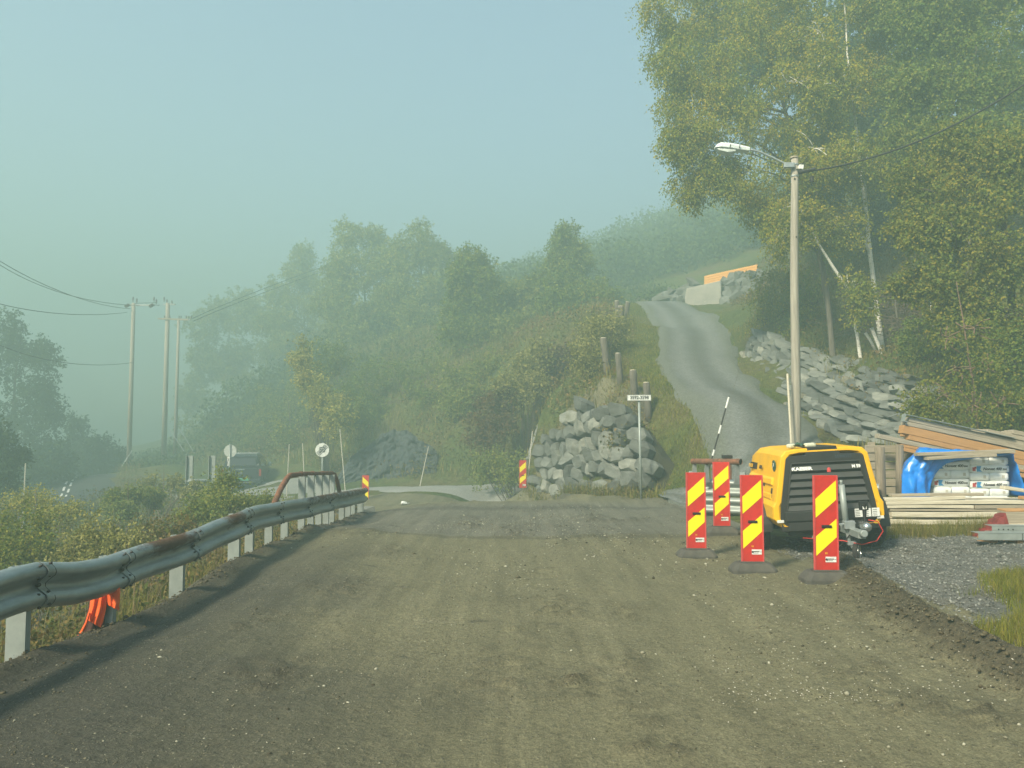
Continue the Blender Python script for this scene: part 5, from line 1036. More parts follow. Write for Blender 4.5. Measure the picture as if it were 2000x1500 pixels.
        for xs, ys, ds in ((qx * .9, qy * .9, np.full(m_, -.30)), (qx, qy, g_.uniform(-.10, .03, m_)), (qx * sc_ + sx_, qy * sc_ + sy_, dep + .06 + ta * qx * sc_ + tb * qy * sc_)):
            P3.append(o0 + xs[:, None] * ax + ys[:, None] * ay + ds[:, None] * an)
        b_ = bmesh.new(); [b_.verts.new(tuple(v)) for v in np.concatenate(P3)]; bmesh.ops.convex_hull(b_, input=b_.verts); bmesh.ops.delete(b_, geom=[v for v in b_.verts if not v.link_faces], context='VERTS'); b_.verts.index_update()
        Vs += [tuple(np.array(v.co) - off) for v in b_.verts]; Fs += [[v.index + base_n for v in f.verts] for f in b_.faces]; tone += [g_.random()] * len(b_.verts); base_n += len(b_.verts); b_.free()
    me = bpy.data.meshes.new('stones'); me.from_pydata(Vs, [], Fs); ob = link('stones', me, m, t); at = me.attributes.new('tone', 'FLOAT', 'POINT'); at.data.foreach_set('value', np.array(tone, np.float32)); at = me.attributes.new('joint', 'FLOAT', 'POINT'); at.data.foreach_set('value', np.ones(len(tone), np.float32)); md = ob.modifiers.new('b', 'BEVEL'); md.width = .018; md.segments = 2; md.limit_method = 'ANGLE'; md.angle_limit = R(22)
    X = Xb; gap = gap * 0
    me = mesh_np('soil_backing', (X - off).reshape(-1, 3), grid_faces(nu, nv)); at = me.attributes.new('tone', 'FLOAT', 'POINT'); at.data.foreach_set('value', (g_.random(nC)[ix]).ravel().astype(np.float32)); at = me.attributes.new('joint', 'FLOAT', 'POINT'); at.data.foreach_set('value', gap.ravel().astype(np.float32)); link('soil_backing', me, m, t); return t
def wall_mat():
    m, nt, b, vec = mat0('wall_stone'); b.inputs['Roughness'].default_value = .9; b.inputs['Specular IOR Level'].default_value = .25; a1 = N(nt, 'ShaderNodeAttribute', attribute_name='tone'); a2 = N(nt, 'ShaderNodeAttribute', attribute_name='joint')
    c = ramp(nt, a1.outputs['Fac'], [(0, (.085, .092, .088)), (.35, (.128, .138, .132)), (.7, (.175, .186, .178)), (.92, (.245, .252, .232)), (1, (.155, .14, .10))])
    n1 = noi(nt, vec, 2.6, 6, .7, (1, 1, 2.2)); c = mixc(nt, 1., c, ramp(nt, n1, [(.3, (.6, .6, .58)), (.7, (1.35, 1.35, 1.3))]), 'MULTIPLY'); moss = ramp(nt, noi(nt, vec, .9, 5, .7), [(.60, (0, 0, 0)), (.76, (.8, .8, .8))]); c = mixc(nt, moss, c, (.10, .105, .055)); c = mixc(nt, ramp(nt, a2.outputs['Fac'], [(.1, (1, 1, 1)), (.5, (0, 0, 0))]), c, (.045, .044, .027))
    nt.links.new(c, b.inputs['Base Color']); bump(nt, b, noi(nt, vec, 12, 8, .75), .8, .03); return m
M['wall_stone'] = wall_mat()
PP = lambda px, py, Y, dx=0, dy=0, dz=0: (P(px, py, Y) + Vector((dx, dy, dz)))[:]
fitted_wall([PP(1030, 972, 25.9), PP(1080, 970, 24.7), PP(1130, 968, 23.1), PP(1190, 966, 21.0), PP(1245, 962, 20.0), PP(1288, 958, 19.3)], [PP(1038, 950, 26.7), PP(1062, 862, 25.8), PP(1105, 806, 24.3), PP(1165, 772, 22.3), PP(1205, 788, 21.2), PP(1242, 838, 20.4), PP(1282, 892, 19.6)], .54, 'rough grey boulder retaining wall left of the house number sign', M['wall_stone'], 5)
fitted_wall([PP(1452, 698, 28.8), PP(1480, 748, 25.6), PP(1550, 812, 21.9), PP(1645, 862, 18.9), PP(1735, 880, 17.4), PP(1830, 880, 16.6)], [PP(1480, 643, 29.8), PP(1540, 668, 26.9), PP(1598, 690, 25.0), PP(1700, 706, 23.2), PP(1780, 730, 21), PP(1850, 775, 18.8)], .45, 'long loose grey boulder wall right of the gravel driveway below the birches', M['wall_stone'], 6, .85, .24, .26, .7)
stone_wall('retaining_wall', [PP(1275, 588, 50), PP(1310, 584, 49.5), PP(1345, 596, 48.6)], [PP(1285, 580, 51), PP(1320, 566, 50.6), PP(1350, 550, 50)], .8, 'small boulder wall left of the concrete wall at the top of the driveway', M['stone'], 8)
stone_wall('retaining_wall', [PP(1408, 598, 47.6), PP(1440, 594, 46), PP(1470, 590, 45)], [PP(1412, 546, 49), PP(1440, 540, 48), PP(1478, 534, 47)], .8, 'boulder wall between the concrete wall and the birches, under the orange fence', M['stone'], 9)
# concrete wall and orange fence at the top of the drive
a, b = P(1338, 598, 48.4), P(1409, 600, 47.6); t = thing('concrete_wall', 'pale concrete wall block beside the top of the gravel driveway', 'wall', a); d = b - a; ln = math.hypot(d.x, d.y); t.rotation_euler = (0, 0, math.atan2(d.y, d.x))
mb = MB(); mb.prism([(0, -.5), (ln, -.5), (ln, 1.5), (.1, 1.15), (0, .6)], 0, .5); mb.build('block', M['concrete'], t, bevel=.03)
a, b = P(1376, 557, 52), P(1480, 548, 48.3); t = thing('board_fence', 'bright orange new board fence on top of the upper wall', 'fence', a); d = b - a; ln = math.hypot(d.x, d.y); t.rotation_euler = (0, 0, math.atan2(d.y, d.x))
nb = 6; hh = (P(1376, 539, 52).z - a.z)
for k in range(nb):
    mb = MB(); z0 = -.3 + (hh + .3) * k / nb; mb.box((ln / 2, 0, z0 + (hh + .3) / nb / 2), (ln, .05, (hh + .3) / nb - .012)); mb.build('board', M['wood_fence_orange'], t, bevel=.006)
for k in range(3):
    mb = MB(); mb.box((.1 + (ln - .2) * k / 2, .07, -.1), (.1, .1, hh * 2 - .1)); mb.build('post', M['wood_fence_orange'], t)
# rock cut beside the far road
n, k = 130, 46; V = np.zeros((n, k, 3))
for i in range(n):
    for j in range(k):
        q = P(660 + 200 * i / (n - 1), 0, 36.6); u, v = i / (n - 1), j / (k - 1); x = q.x; y = 36.6 + 1.6 * v + .8 * math.sin(u * 4); z0 = hz(x, y) - .3
        top = 1.9 * (math.sin(u * math.pi) ** .5) * (.6 + .5 * fbm(np.array([u * 6]), np.array([2.]), 33)[0]); V[i, j] = (x, y - .8 * fbm(np.array([u * 9]), np.array([v * 3]), 34)[0] - .9 * abs(fbm(np.array([u * 14 + v * 3]), np.array([v * 7 - u * 3]), 35, 3)[0] - .5), z0 + top * v)
o = link('rock_face', mesh_np('rock_face', V.reshape(-1, 3), grid_faces(n, k), False), M['rock_dark']); props(o, kind='structure')
# single stones, stumps, posts
def stone(name, px, py, Y, d, label, m, seed, rot=(0, 0, 0), g=None, dz=0):
    q = P(px, py, Y); vs, fs = hull_stone((0, 0, 0), d, Euler(rot), seed, 16); mb = MB(); mb.add(vs, fs); o = mb.build(name, m); o.location = (q.x, q.y, q.z + dz); return props(o, label, 'stone', g)
stone('white_stone', 789, 982, 25.5, (.22, .2, .11), 'larger white lump lying on the road past the bridge', M['sticker'], 77); stone('white_stone', 799, 984, 25.4, (.10, .1, .06), 'smaller white lump beside the larger one on the road', M['sticker'], 78)
stone('white_stone', 1764, 706, 22.6, (.26, .3, .55), 'upright white stone on the bank right of the white birch', M['plastic_white'], 79, (0, .2, 0)); stone('boulder', 1664, 716, 24.2, (.75, .5, .4), 'yellowish boulder on top of the long boulder wall', M['wood_pale'], 80, (0, -.5, 0)); stone('boulder', 1645, 728, 24, (.5, .4, .35), 'small yellowish boulder beside the larger yellowish one', M['wood_pale'], 81)
a, b = P(1798, 722, 21.5), P(1815, 708, 21.6)
for k, (px, pt, pb, Y, r, lean, lab) in enumerate(((1266, 747, 818, 22.0, .105, .05, 'pale topped log post right behind the number sign'), (1239, 723, 790, 22.7, .115, .04, 'lichen covered log post above the number sign'), (1211, 690, 760, 24.2, .10, .06, 'slim dark log post, third up from the number sign'), (1186, 660, 748, 25.2, .125, .09, 'tallest log post with broken pale top above the stone wall'), (1213, 598, 650, 33, .14, 0, 'faint far log post beside the driveway bend'), (1222, 590, 630, 37, .12, -.1, 'faint crooked far post near the top of the driveway'), (1207, 588, 640, 35, .12, .04, 'faint far post behind the shrubs at the driveway bend'))):
    a, b = P(px, pb, Y), P(px - 2, pt, Y); zb = hz(a.x, Y) - .2; H = b.z - zb; t = thing('log_post', lab, 'post', (a.x, Y, zb), (0, -lean, R(40 * k)) if 0 else (0, 0, 0), 'cut log posts along the driveway'); dx = -lean * H; mb = MB(); ring = []
    mb.tube([(-dx * .3, 0, 0), (0, .02, H * .4), (dx * .5, -.01, H * .75), (dx * .8, 0, H * .97), (dx * .85, 0, H)], [r * 1.15, r, r * .97, r, r * .75], 11); mb.build('log', M['bark_grey'], t, True)
    mb = MB(); mb.tube([(dx * .8, 0, H - .02), (dx * .82, 0, H + .012)], r * .8, 11); mb.build('cut_top', M['wood_pale'], t)
# rubble behind the bridge end
mb = MB(); k = 0
for px, py, Y, n, sp in ((628, 955, 21, 46, 1.1), (684, 958, 20.5, 20, .4)):
    for _ in range(n):
        q = P(px, py, Y); x, y = q.x + rs.normal() * sp * .5, Y + rs.normal() * .6; hgt = max(0, .55 * (1 - abs(x - q.x) / sp)) * rs.random(); vs, fs = hull_stone((x, y, hz(x, y) + hgt + .1), rs.uniform(.15, .42, 3), Euler(tuple(rs.uniform(0, 3, 3))), 5000 + k); k += 1; mb.add(vs, fs)
props(mb.build('rubble', M['stone']), kind='stuff')

# ------------------------------------------------------------------ gravel
def bl(x, y):
    i = np.clip(np.searchsorted(gx, x) - 1, 0, len(gx) - 2); j = np.clip(np.searchsorted(gy, y) - 1, 0, len(gy) - 2); fx = (x - gx[i]) / (gx[i + 1] - gx[i]); fy = (y - gy[j]) / (gy[j + 1] - gy[j])
    return (GZ[i, j] * (1 - fx) + GZ[i + 1, j] * fx) * (1 - fy) + (GZ[i, j + 1] * (1 - fx) + GZ[i + 1, j + 1] * fx) * fy
ICO = []
for s in range(6):
    b = bmesh.new(); bmesh.ops.create_icosphere(b, subdivisions=1, radius=1); g_ = np.random.default_rng(90 + s)
    v = np.array([q.co[:] for q in b.verts]); v = v * g_.uniform(.62, 1.15, (len(v), 1)); ICO.append((v, np.array([[q.index for q in f.verts] for f in b.faces]))); b.free()
def pebbles(name, x, y, z, size, m, seed):
    g_ = np.random.default_rng(seed); n = len(x); Vs, Fs = [], []; base = 0
    for s in range(6):
        idx = np.arange(s, n, 6); v, f = ICO[s]; a = g_.uniform(0, 6.3, len(idx)); c, sn = np.cos(a), np.sin(a); sc = size[idx][:, None] * np.stack([g_.uniform(.8, 1.4, len(idx)), g_.uniform(.7, 1.1, len(idx)), g_.uniform(.4, .8, len(idx))], 1)
        w_ = v[None] * sc[:, None, :]; X = w_[..., 0] * c[:, None] - w_[..., 1] * sn[:, None] + x[idx][:, None]; Y = w_[..., 0] * sn[:, None] + w_[..., 1] * c[:, None] + y[idx][:, None]; Z = w_[..., 2] + z[idx][:, None] + sc[:, 2:3] * .25
        Vs.append(np.stack([X, Y, Z], -1).reshape(-1, 3)); Fs.append((f[None] + (np.arange(len(idx)) * len(v))[:, None, None] + base).reshape(-1, 3)); base += len(idx) * len(v)
    o = link(name, mesh_np(name, np.concatenate(Vs), np.concatenate(Fs)), m); return props(o, kind='stuff')
n = 32000; y = 2.8 + 15 * rs.random(n) ** 1.5; x = rs.uniform(-3.1, 3.6, n); dn = fbm(x * .8, y * .45, 44, 4); keep = (rs.random(n) < np.clip((dn - .40) * 4, .05, 1)) & ~((x < -1.3) & (rs.random(n) < .72)) ; x, y = x[keep], y[keep]; s = np.clip(.0042 * np.exp(rs.normal(0, .5, len(x))), .0025, .022) * np.clip(.7 + y / 14, .8, 1.5); pebbles('loose_gravel', x, y, roadz(x, y), s, M['pebble'], 1)
n = 46000; y = 2.8 + 11 * rs.random(n) ** 1.3; x = rs.uniform(-3.1, 3.5, n); k_ = rs.random(n) < np.clip((fbm(x * 1.3, y * .7, 46) - .36) * 4, .12, 1); x, y = x[k_], y[k_]; pebbles('grit', x, y, roadz(x, y), np.clip(.0032 * np.exp(rs.normal(0, .4, len(x))), .002, .009), M['grit'], 5)
n = 24000; x = rs.uniform(3.45, 8.6, n); y = rs.uniform(5.2, 11.3, n); k_ = x < 3.6 + np.clip(y - 5.8, 0, 3) * .8 + np.clip(y - 7.2, 0, 5) * 3; x, y = x[k_], y[k_]; s = np.clip(.009 * np.exp(rs.normal(0, .4, len(x))), .004, .028); pebbles('crushed_stone', x, y, padz(x, y), s, M['pebble_grey'], 2)
n = 5200; y = np.concatenate([rs.uniform(3, 16.5, n // 2), rs.uniform(4, 9.6, n // 2)]); x = np.concatenate([-3.16 + rs.normal(0, .11, n // 2), np.interp(y[n // 2:], [4, 5, 6.2, 7.2, 8.2, 9.2, 10.2], [3.38, 3.3, 3.26, 3.4, 3.62, 3.82, 3.95]) + rs.normal(0, .16, n // 2)]); s = np.clip(.0075 * np.exp(rs.normal(0, .5, n)), .003, .022); pebbles('earth_clods', x, y, roadz(x, y), s, M['dirt_clod'], 3)
n = 260; x = rs.uniform(1.2, 4.2, n); y = np.where(rs.random(n) < .6, 4.75 + .10 * rs.normal(size=n) + .04 * x, 5.1 + .3 * rs.normal(size=n)); s = np.full(n, .005); pebbles('wood_chips', x, y, roadz(x, y), s, M['stick'], 4)
# ------------------------------------------------------------------ foliage
def leaves(C, A, L, W, g_):
    """diamond leaves: C base points, A axis directions, L lengths, W widths"""
    n = len(C); b = np.cross(A, g_.normal(size=(n, 3))); b /= np.linalg.norm(b, axis=1, keepdims=True) + 1e-9; nn = np.cross(A, b); L = L[:, None]; W = W[:, None]
    V = np.stack([C, C + A * L * .45 + b * W * .5 + nn * W * .12, C + A * L, C + A * L * .45 - b * W * .5 + nn * W * .12], 1).reshape(-1, 3)
    return V, np.arange(n * 4).reshape(-1, 4)
def crown(blobs, g_, twigs, per, leaf, tw=.45, droop=.5, dens=1., sub=9):
    """blobs: (x, y, z, rx, ry, rz). Each blob splits into sub clumps, each clump into leafy twigs."""
    Cs, As, clumps = [], [], []
    for bx_, by_, bz_, ra, rb_, rc in blobs:
        cen = g_.normal(size=(sub, 3)); cen /= np.linalg.norm(cen, axis=1, keepdims=True); cen *= g_.uniform(.35, .95, (sub, 1)); sz = g_.uniform(.28, .52, sub)
        w_ = sz ** 2 / (sz ** 2).sum(); nt_ = int(twigs * dens); pick = g_.choice(sub, nt_, p=w_); d = g_.normal(size=(nt_, 3)); d /= np.linalg.norm(d, axis=1, keepdims=True); r = g_.random(nt_) ** .45
        rad = np.array([ra, rb_, rc]); p = (cen[pick] + d * (r * sz[pick])[:, None]) * rad + np.array([bx_, by_, bz_]); clumps += [tuple(c * rad + np.array([bx_, by_, bz_])) for c in cen]
        out = d * .7 + cen[pick] * .5 + g_.normal(size=(nt_, 3)) * .35; out[:, 2] -= droop; out /= np.linalg.norm(out, axis=1, keepdims=True)
        t = g_.random((nt_, per)); ln = tw * g_.uniform(.5, 1.2, (nt_, 1)); pos = p[:, None] + out[:, None] * (t * ln)[..., None]; pos[..., 2] -= droop * .35 * ln * t ** 2; pos += g_.normal(size=pos.shape) * tw * .11
        ax = out[:, None] * .5 + g_.normal(size=pos.shape) * .7; ax[..., 2] -= droop * .8; ax /= np.linalg.norm(ax, axis=-1, keepdims=True); Cs.append(pos.reshape(-1, 3)); As.append(ax.reshape(-1, 3))
    C = np.concatenate(Cs); A = np.concatenate(As); L = leaf * g_.uniform(.65, 1.3, len(C)); V, F = leaves(C, A, L, L * g_.uniform(.5, .75, len(C)), g_); return V, F, clumps
def curve(a, b, bend, g_, n=6):
    a, b = Vector(a), Vector(b); o = []; q = Vector(g_.normal(size=3)) * bend
    for k in range(n + 1):
        u = k / n; o.append(a.lerp(b, u) + q * math.sin(u * math.pi) + Vector((0, 0, .25 * bend * math.sin(u * math.pi))))
    return o
def plant(name, label, cat, base, trunk, r0, blobs, leafm, barkm, seed, twigs=150, per=16, leaf=.09, tw=.45, droop=.5, group=None, limbs=True, sub=9, parts=('trunk', 'crown'), extra_limbs=()):
    """a tree or shrub: base point, list of trunk points above it, foliage blobs (px, py, Y, radius in photo pixels[, vertical radius])"""
    g_ = np.random.default_rng(seed); t = thing(name, label, cat, base, group=group); off = Vector(base)
    bl_ = []
    for q in blobs:
        px, py, Y, rp = q[:4]; c = P(px, py, Y) - off; rr = rp * Y / FPX; rv = (q[4] if len(q) > 4 else rp) * Y / FPX; bl_.append((c.x, c.y, c.z, rr, rr * .9, rv))
    V, F, cl = crown(bl_, g_, twigs, per, leaf, tw, droop, 1., sub)
    tp = [Vector((0, 0, -.4)), Vector((0, 0, 0))] + [Vector(p) - off for p in trunk]; mb = MB(); n = len(tp); fine = []
    for i in range(n - 1):
        for k in range(4): fine.append(tp[i].lerp(tp[i + 1], k / 4) + Vector(g_.normal(size=3)) * r0 * .08)
    fine.append(tp[-1]); m_ = len(fine); rad = [r0 * (1.25 if i < 3 else 1) * (1 - .85 * i / (m_ - 1)) for i in range(m_)]; mb.tube(fine, rad, 9)
    if limbs:
        for (cx_, cy_, cz_, ra, _, rv) in bl_:
            c = Vector((cx_, cy_, cz_)); cand = [i for i in range(3, m_) if fine[i].z < c.z + .3] or [m_ // 2]; i = min(cand, key=lambda i: (fine[i] - c).length + abs((c.z - fine[i].z) - .55 * math.hypot(c.x - fine[i].x, c.y - fine[i].y)) * .8)
            rl = max(.012, min(rad[i] * .6, .03 + ra * .03)); pts = curve(fine[i], c, .12 * (c - fine[i]).length, g_); mb.tube(pts, [rl * (1 - .75 * k / 6) for k in range(7)], 6)
        for k, c in enumerate(cl):
            c = Vector(c); b_ = bl_[k // sub]; pts = curve(Vector(b_[:3]).lerp(c, .0) , c, .1 * (c - Vector(b_[:3])).length, g_, 4); mb.tube(pts, [.012 + .006 * r0 * 10 * (1 - k2 / 4) * .4 for k2 in range(5)], 4)
    else:
        for k, c in enumerate(cl): mb.tube(curve((g_.normal() * .1, g_.normal() * .1, -.1), c, .15, g_, 4), [.016, .013, .010, .007, .004], 4)
    for pts, ra in extra_limbs: mb.tube([Vector(p) - off for p in pts], [ra * (1 - .6 * i / (len(pts) - 1)) for i in range(len(pts))], 7)
    mb.build(parts[0], barkm, t, True, fix=False)
    link(parts[1], mesh_np(parts[1], V, F), leafm, t); return t
G = lambda px, py, Y: (lambda q: (q.x, q.y, hz(q.x, q.y)))(P(px, py, Y))
LB_, LO, LG, LM, LD, LY = (M['leaf_' + k] for k in ('birch', 'olive', 'green', 'mid', 'dark', 'yellow'))
T_ = lambda *a: [P(*q) for q in a]
# --- birches and other trees on the right bank
gb = 'trees on the right bank'
plant('birch_tree', 'tall white barked birch standing on the bank above the boulder wall', 'tree', G(1727, 712, 24.5), T_((1712, 600, 24.5), (1700, 500, 24.4), (1690, 400, 24.3), (1672, 250, 24.2), (1655, 100, 24), (1640, -120, 24)), .105,
      [(1600, 60, 24, 80), (1690, 20, 24.5, 80), (1640, 170, 23.4, 75), (1560, 160, 23.6, 75), (1705, 150, 24.8, 70), (1590, 290, 23.4, 70), (1650, 330, 23.2, 60), (1560, 400, 24, 60), (1630, 440, 23.6, 50), (1720, 300, 25.5, 60), (1660, -60, 24, 90), (1560, -60, 24, 80)], LB_, M['bark_birch'], 31, 300, 20, .078, .48, .85, gb)
plant('birch_tree', 'broad drooping birch reaching furthest left over the driveway', 'tree', G(1625, 672, 27), T_((1612, 560, 27), (1590, 430, 26.6), (1545, 260, 26.2), (1500, 100, 26), (1470, -60, 26)), .15,
      [(1295, 40, 25.6, 55), (1330, 110, 25.4, 65), (1310, 150, 25.6, 50), (1370, 30, 26, 70), (1400, 130, 25.4, 75), (1345, 215, 25.4, 60), (1330, 285, 25.4, 45), (1400, 240, 25, 70), (1365, 345, 25.2, 45, 50), (1410, 340, 25.2, 55, 60), (1465, 330, 25, 60), (1470, 210, 25, 70), (1460, 60, 25.6, 80), (1530, 20, 26, 80), (1530, 120, 26, 70), (1500, 400, 25.4, 55, 60), (1440, -50, 26, 80), (1345, -45, 26, 65)], LB_, M['bark_dark'], 32, 290, 20, .078, .55, 1.05, gb)
plant('birch_tree', 'thin leaning birch whose bare trunk bends sharply over the bank', 'tree', G(1682, 705, 23.6), T_((1672, 640, 23.6), (1668, 580, 23.6), (1625, 520, 23.4), (1600, 480, 23.3), (1580, 440, 23.2)), .07,
      [(1660, 560, 23.2, 34), (1690, 600, 23, 30), (1560, 430, 23.2, 40), (1530, 470, 23.4, 38)], LB_, M['bark_birch'], 33, 120, 14, .085, .4, .7, gb, extra_limbs=[(T_((1668, 580, 23.6), (1640, 540, 23.5), (1598, 475, 23.3), (1583, 442, 23.2)), .05)])
plant('thin_tree', 'straight grey brown trunk left of the white birch, behind the lamp pole', 'tree', G(1627, 676, 24.4), T_((1618, 600, 24.4), (1610, 540, 24.4), (1600, 440, 24.6), (1590, 300, 25)), .12, [(1580, 250, 25.5, 60), (1630, 250, 25.5, 55)], LO, M['bark_grey'], 34, 130, 14, .09, .45, .7, gb)
plant('green_tree', 'fresh green tree filling the upper right corner of the photo', 'tree', G(1905, 720, 23), T_((1895, 550, 23), (1885, 350, 23), (1880, 150, 23), (1880, -100, 23)), .17,
      [(1790, 40, 22.6, 75), (1870, 20, 22.4, 85), (1960, 30, 22.4, 85), (1800, 150, 22.4, 75), (1885, 140, 22, 85), (1975, 150, 22, 80), (1780, 260, 22.6, 60), (1860, 260, 21.8, 70), (1950, 270, 21.8, 75), (1880, -60, 22.5, 100), (1990, -60, 22.5, 100), (1780, -50, 22.8, 80)], LG, M['bark_grey'], 35, 420, 18, .085, .45, .6, gb)
plant('olive_tree_crown', 'large olive yellow broadleaf tree covering the right frame edge', 'tree', G(1990, 800, 18), T_((1985, 700, 18), (1975, 560, 18), (1960, 420, 18), (1950, 300, 18)), .16,
      [(1800, 350, 18.4, 55), (1860, 390, 17.8, 75), (1940, 380, 17.6, 85), (1800, 450, 18, 60), (1870, 490, 17.6, 75), (1960, 500, 17.4, 80), (1830, 560, 17.8, 55), (1900, 590, 17.5, 65), (1985, 610, 17.3, 70), (1790, 540, 18.2, 40), (1910, 300, 18, 70), (1985, 320, 17.8, 75), (1840, 300, 18.6, 50)], LO, M['bark_dark'], 36, 290, 16, .075, .36, .6, gb)
plant('birch_sapling', 'young birch with reddish stem and yellowing sparse leaves behind the sloping timber', 'tree', G(1912, 842, 16), T_((1905, 780, 16), (1893, 700, 16), (1880, 620, 16), (1868, 550, 16)), .042,
      [(1850, 660, 15.8, 45), (1905, 640, 15.8, 45), (1870, 720, 15.7, 50), (1930, 720, 15.7, 45), (1845, 770, 15.7, 40), (1900, 790, 15.6, 45), (1950, 790, 15.6, 40)], LO, mat('bark_red', (.20, .125, .085), (.14, .09, .06), 6, .8), 37, 60, 9, .055, .35, .5, gb)
plant('green_shrub', 'dense green shrub at the right frame edge beneath the olive tree', 'shrub', G(1985, 830, 17.2), T_((1980, 760, 17.2), (1975, 690, 17.2)), .05, [(1960, 660, 17, 45), (1990, 720, 17, 55), (1950, 740, 16.9, 45), (1985, 790, 16.6, 50), (1945, 820, 16.4, 40)], LG, M['bark_dark'], 38, 130, 14, .065, .32, .4, limbs=False, parts=('stems', 'foliage'))
plant('green_shrub', 'yellow green shrub beside the upright white stone', 'shrub', G(1785, 700, 21.6), T_((1785, 680, 21.6), (1785, 650, 21.6)), .03, [(1775, 665, 21.5, 28), (1805, 640, 21.5, 30), (1795, 690, 21.2, 25)], LG, M['bark_dark'], 39, 110, 14, .07, .3, .4, limbs=False, parts=('stems', 'foliage'))
plant('leafy_shrub', 'small leafy shrub between the boulder wall and the sloping timber', 'shrub', G(1815, 838, 16.2), T_((1812, 800, 16.2), (1805, 770, 16.2)), .025, [(1805, 775, 16, 30), (1825, 810, 15.8, 32), (1790, 800, 16, 18)], LO, M['twig'], 40, 90, 12, .06, .3, .4, limbs=False, parts=('stems', 'foliage'))
for k, (px, py, Y, bl2, lm, lab) in enumerate((
    (1500, 640, 31, [(1500, 560, 31, 40), (1540, 600, 30, 40), (1490, 610, 30.5, 30), (1530, 520, 31, 40), (1570, 640, 28, 28)], LB_, 'yellow green bush at the foot of the birches left of the lamp pole'),
    (1590, 640, 29, [(1580, 560, 29, 42), (1620, 500, 29.5, 45), (1570, 620, 28.5, 35), (1650, 620, 28, 28)], LG, 'dark green bush in the gap behind the lamp pole'),
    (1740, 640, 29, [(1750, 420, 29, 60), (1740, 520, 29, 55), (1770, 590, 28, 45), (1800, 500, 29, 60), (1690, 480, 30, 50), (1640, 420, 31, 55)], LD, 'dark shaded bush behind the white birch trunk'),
    (1850, 640, 27, [(1850, 480, 27, 80), (1950, 520, 27, 90), (1900, 620, 25, 70), (1990, 640, 24, 70), (1840, 640, 25, 45), (1830, 560, 26, 50)], LM, 'bush filling the slope behind the olive tree'),
    (1990, 500, 30, [(1990, 380, 30, 110), (1900, 300, 30, 100), (1800, 200, 31, 110), (1700, 200, 32, 110), (1600, 150, 33, 110), (1990, 120, 30, 120), (1850, 60, 31, 120), (1700, 40, 32, 120), (1560, 300, 33, 80), (1500, 60, 33, 90), (1620, 350, 32, 80), (1740, 340, 31, 80), (1640, 70, 31, 100), (1760, 110, 31, 100), (1680, 270, 32, 90), (1790, 60, 31, 110), (1930, 60, 30, 110), (1990, 250, 29, 100), (1450, 180, 33, 70), (1420, 60, 33, 80)], M['leaf_back'], 'dark tree mass behind the birches at the back of the bank'))):
    plant('bank_bush', lab, 'bush' if k < 4 else 'tree', G(px, py, Y), T_((px, py - 40, Y), (px, py - 90, Y)), .06, bl2, lm, M['bark_dark'], 45 + k, (120, 120, 150, 190, 420)[k], 14, (.09, .09, .10, .10, .15)[k], .5, .5, limbs=k == 4, parts=('stems', 'foliage') if k < 4 else ('trunk', 'crown'))
# dead brush and branches on the bank
def brush(name, label, cen, rad, n, seed, kind=None):
    g_ = np.random.default_rng(seed); mb = MB()
    for _ in range(n):
        a = np.array(cen) + g_.normal(size=3) * np.array(rad) * .45; d = g_.normal(size=3) * np.array(rad) * .7; d[2] = abs(d[2]) * .6; pts = [Vector(a), Vector(a + d * .5 + g_.normal(size=3) * .1), Vector(a + d + np.array([0, 0, -.25]))]; mb.tube(pts, [.012, .009, .004], 4, cap=False)
    o = mb.build(name, M['twig'], None, True, off=cen, fix=False); o.location = cen; return props(o, label, 'brush pile')
q = P(1790, 620, 24.5); brush('brush_pile', 'brown heap of dead twigs right of the white birch', (q.x, q.y, q.z), (1.4, .9, 1.0), 420, 60)
for k, (pts, r, m, lab, nm) in enumerate(((((1772, 730), (1800, 722), (1812, 712), (1816, 703)), .035, 'bark_birch', 'thin white fallen branch on the bank beside the upright stone', 'fallen_branch'), (((1702, 640), (1718, 680), (1728, 716), (1735, 745)), .055, 'bark_birch', 'short split birch stem leaning at the foot of the white birch', 'split_stem'), (((1745, 560), (1752, 620), (1760, 680)), .03, 'bark_grey', 'thin crooked grey stem right of the white birch', 'grey_sapling'), (((1815, 585), (1820, 620), (1826, 655)), .035, 'bark_birch', 'short white birch stem among the twigs', 'birch_snag'), (((1690, 650), (1700, 665), (1712, 690)), .05, 'bark_birch', 'pale broken stub beside the split birch stem', 'broken_stub'), (((1940, 770), (1965, 776), (1985, 777)), .012, 'bark_grey', 'bare twig sticking out over the sloping timber', 'bare_twig'))):
    Y = (21.6, 23.2, 24, 23, 23.4, 15.8)[k]; a = P(*pts[0], Y); mb = MB(); mb.tube([P(*p, Y) for p in pts], [r * (1 - .12 * i) for i in range(len(pts))], 8); o = mb.build(nm, M[m], None, True, off=a); o.location = a; props(o, lab, 'branch')
# --- trees and shrubs across the junction
gm = 'trees above the junction'
def mid(name, label, base, blobs, lm, seed, twigs=150, leaf=.17, cat='tree', limbs=True, r=.13, droop=.3, tw=.6, per=14):
    far = lambda Y: Y if Y <= 37 else min(37 + (Y - 37) * 2.1, 98)
    leaf *= (far(base[2]) / base[2]) ** .6; twigs = int(twigs * 1.35); tw *= far(base[2]) / base[2]; r *= far(base[2]) / base[2]; base = (base[0], base[1], far(base[2])); blobs = [(q[0], q[1], far(q[2])) + tuple(q[3:]) for q in blobs]
    b = G(*base); top = blobs[0]; tp = P(top[0], top[1], top[2]); mids = [Vector(b).lerp(tp, f) for f in (.35, .7)]
    return plant(name, label, cat, b, mids + [tp], r, blobs, lm, M['bark_dark'], seed, twigs, per, leaf, tw, droop, gm if cat == 'tree' else None, limbs, 8, ('trunk', 'crown') if cat == 'tree' else ('stems', 'foliage'))
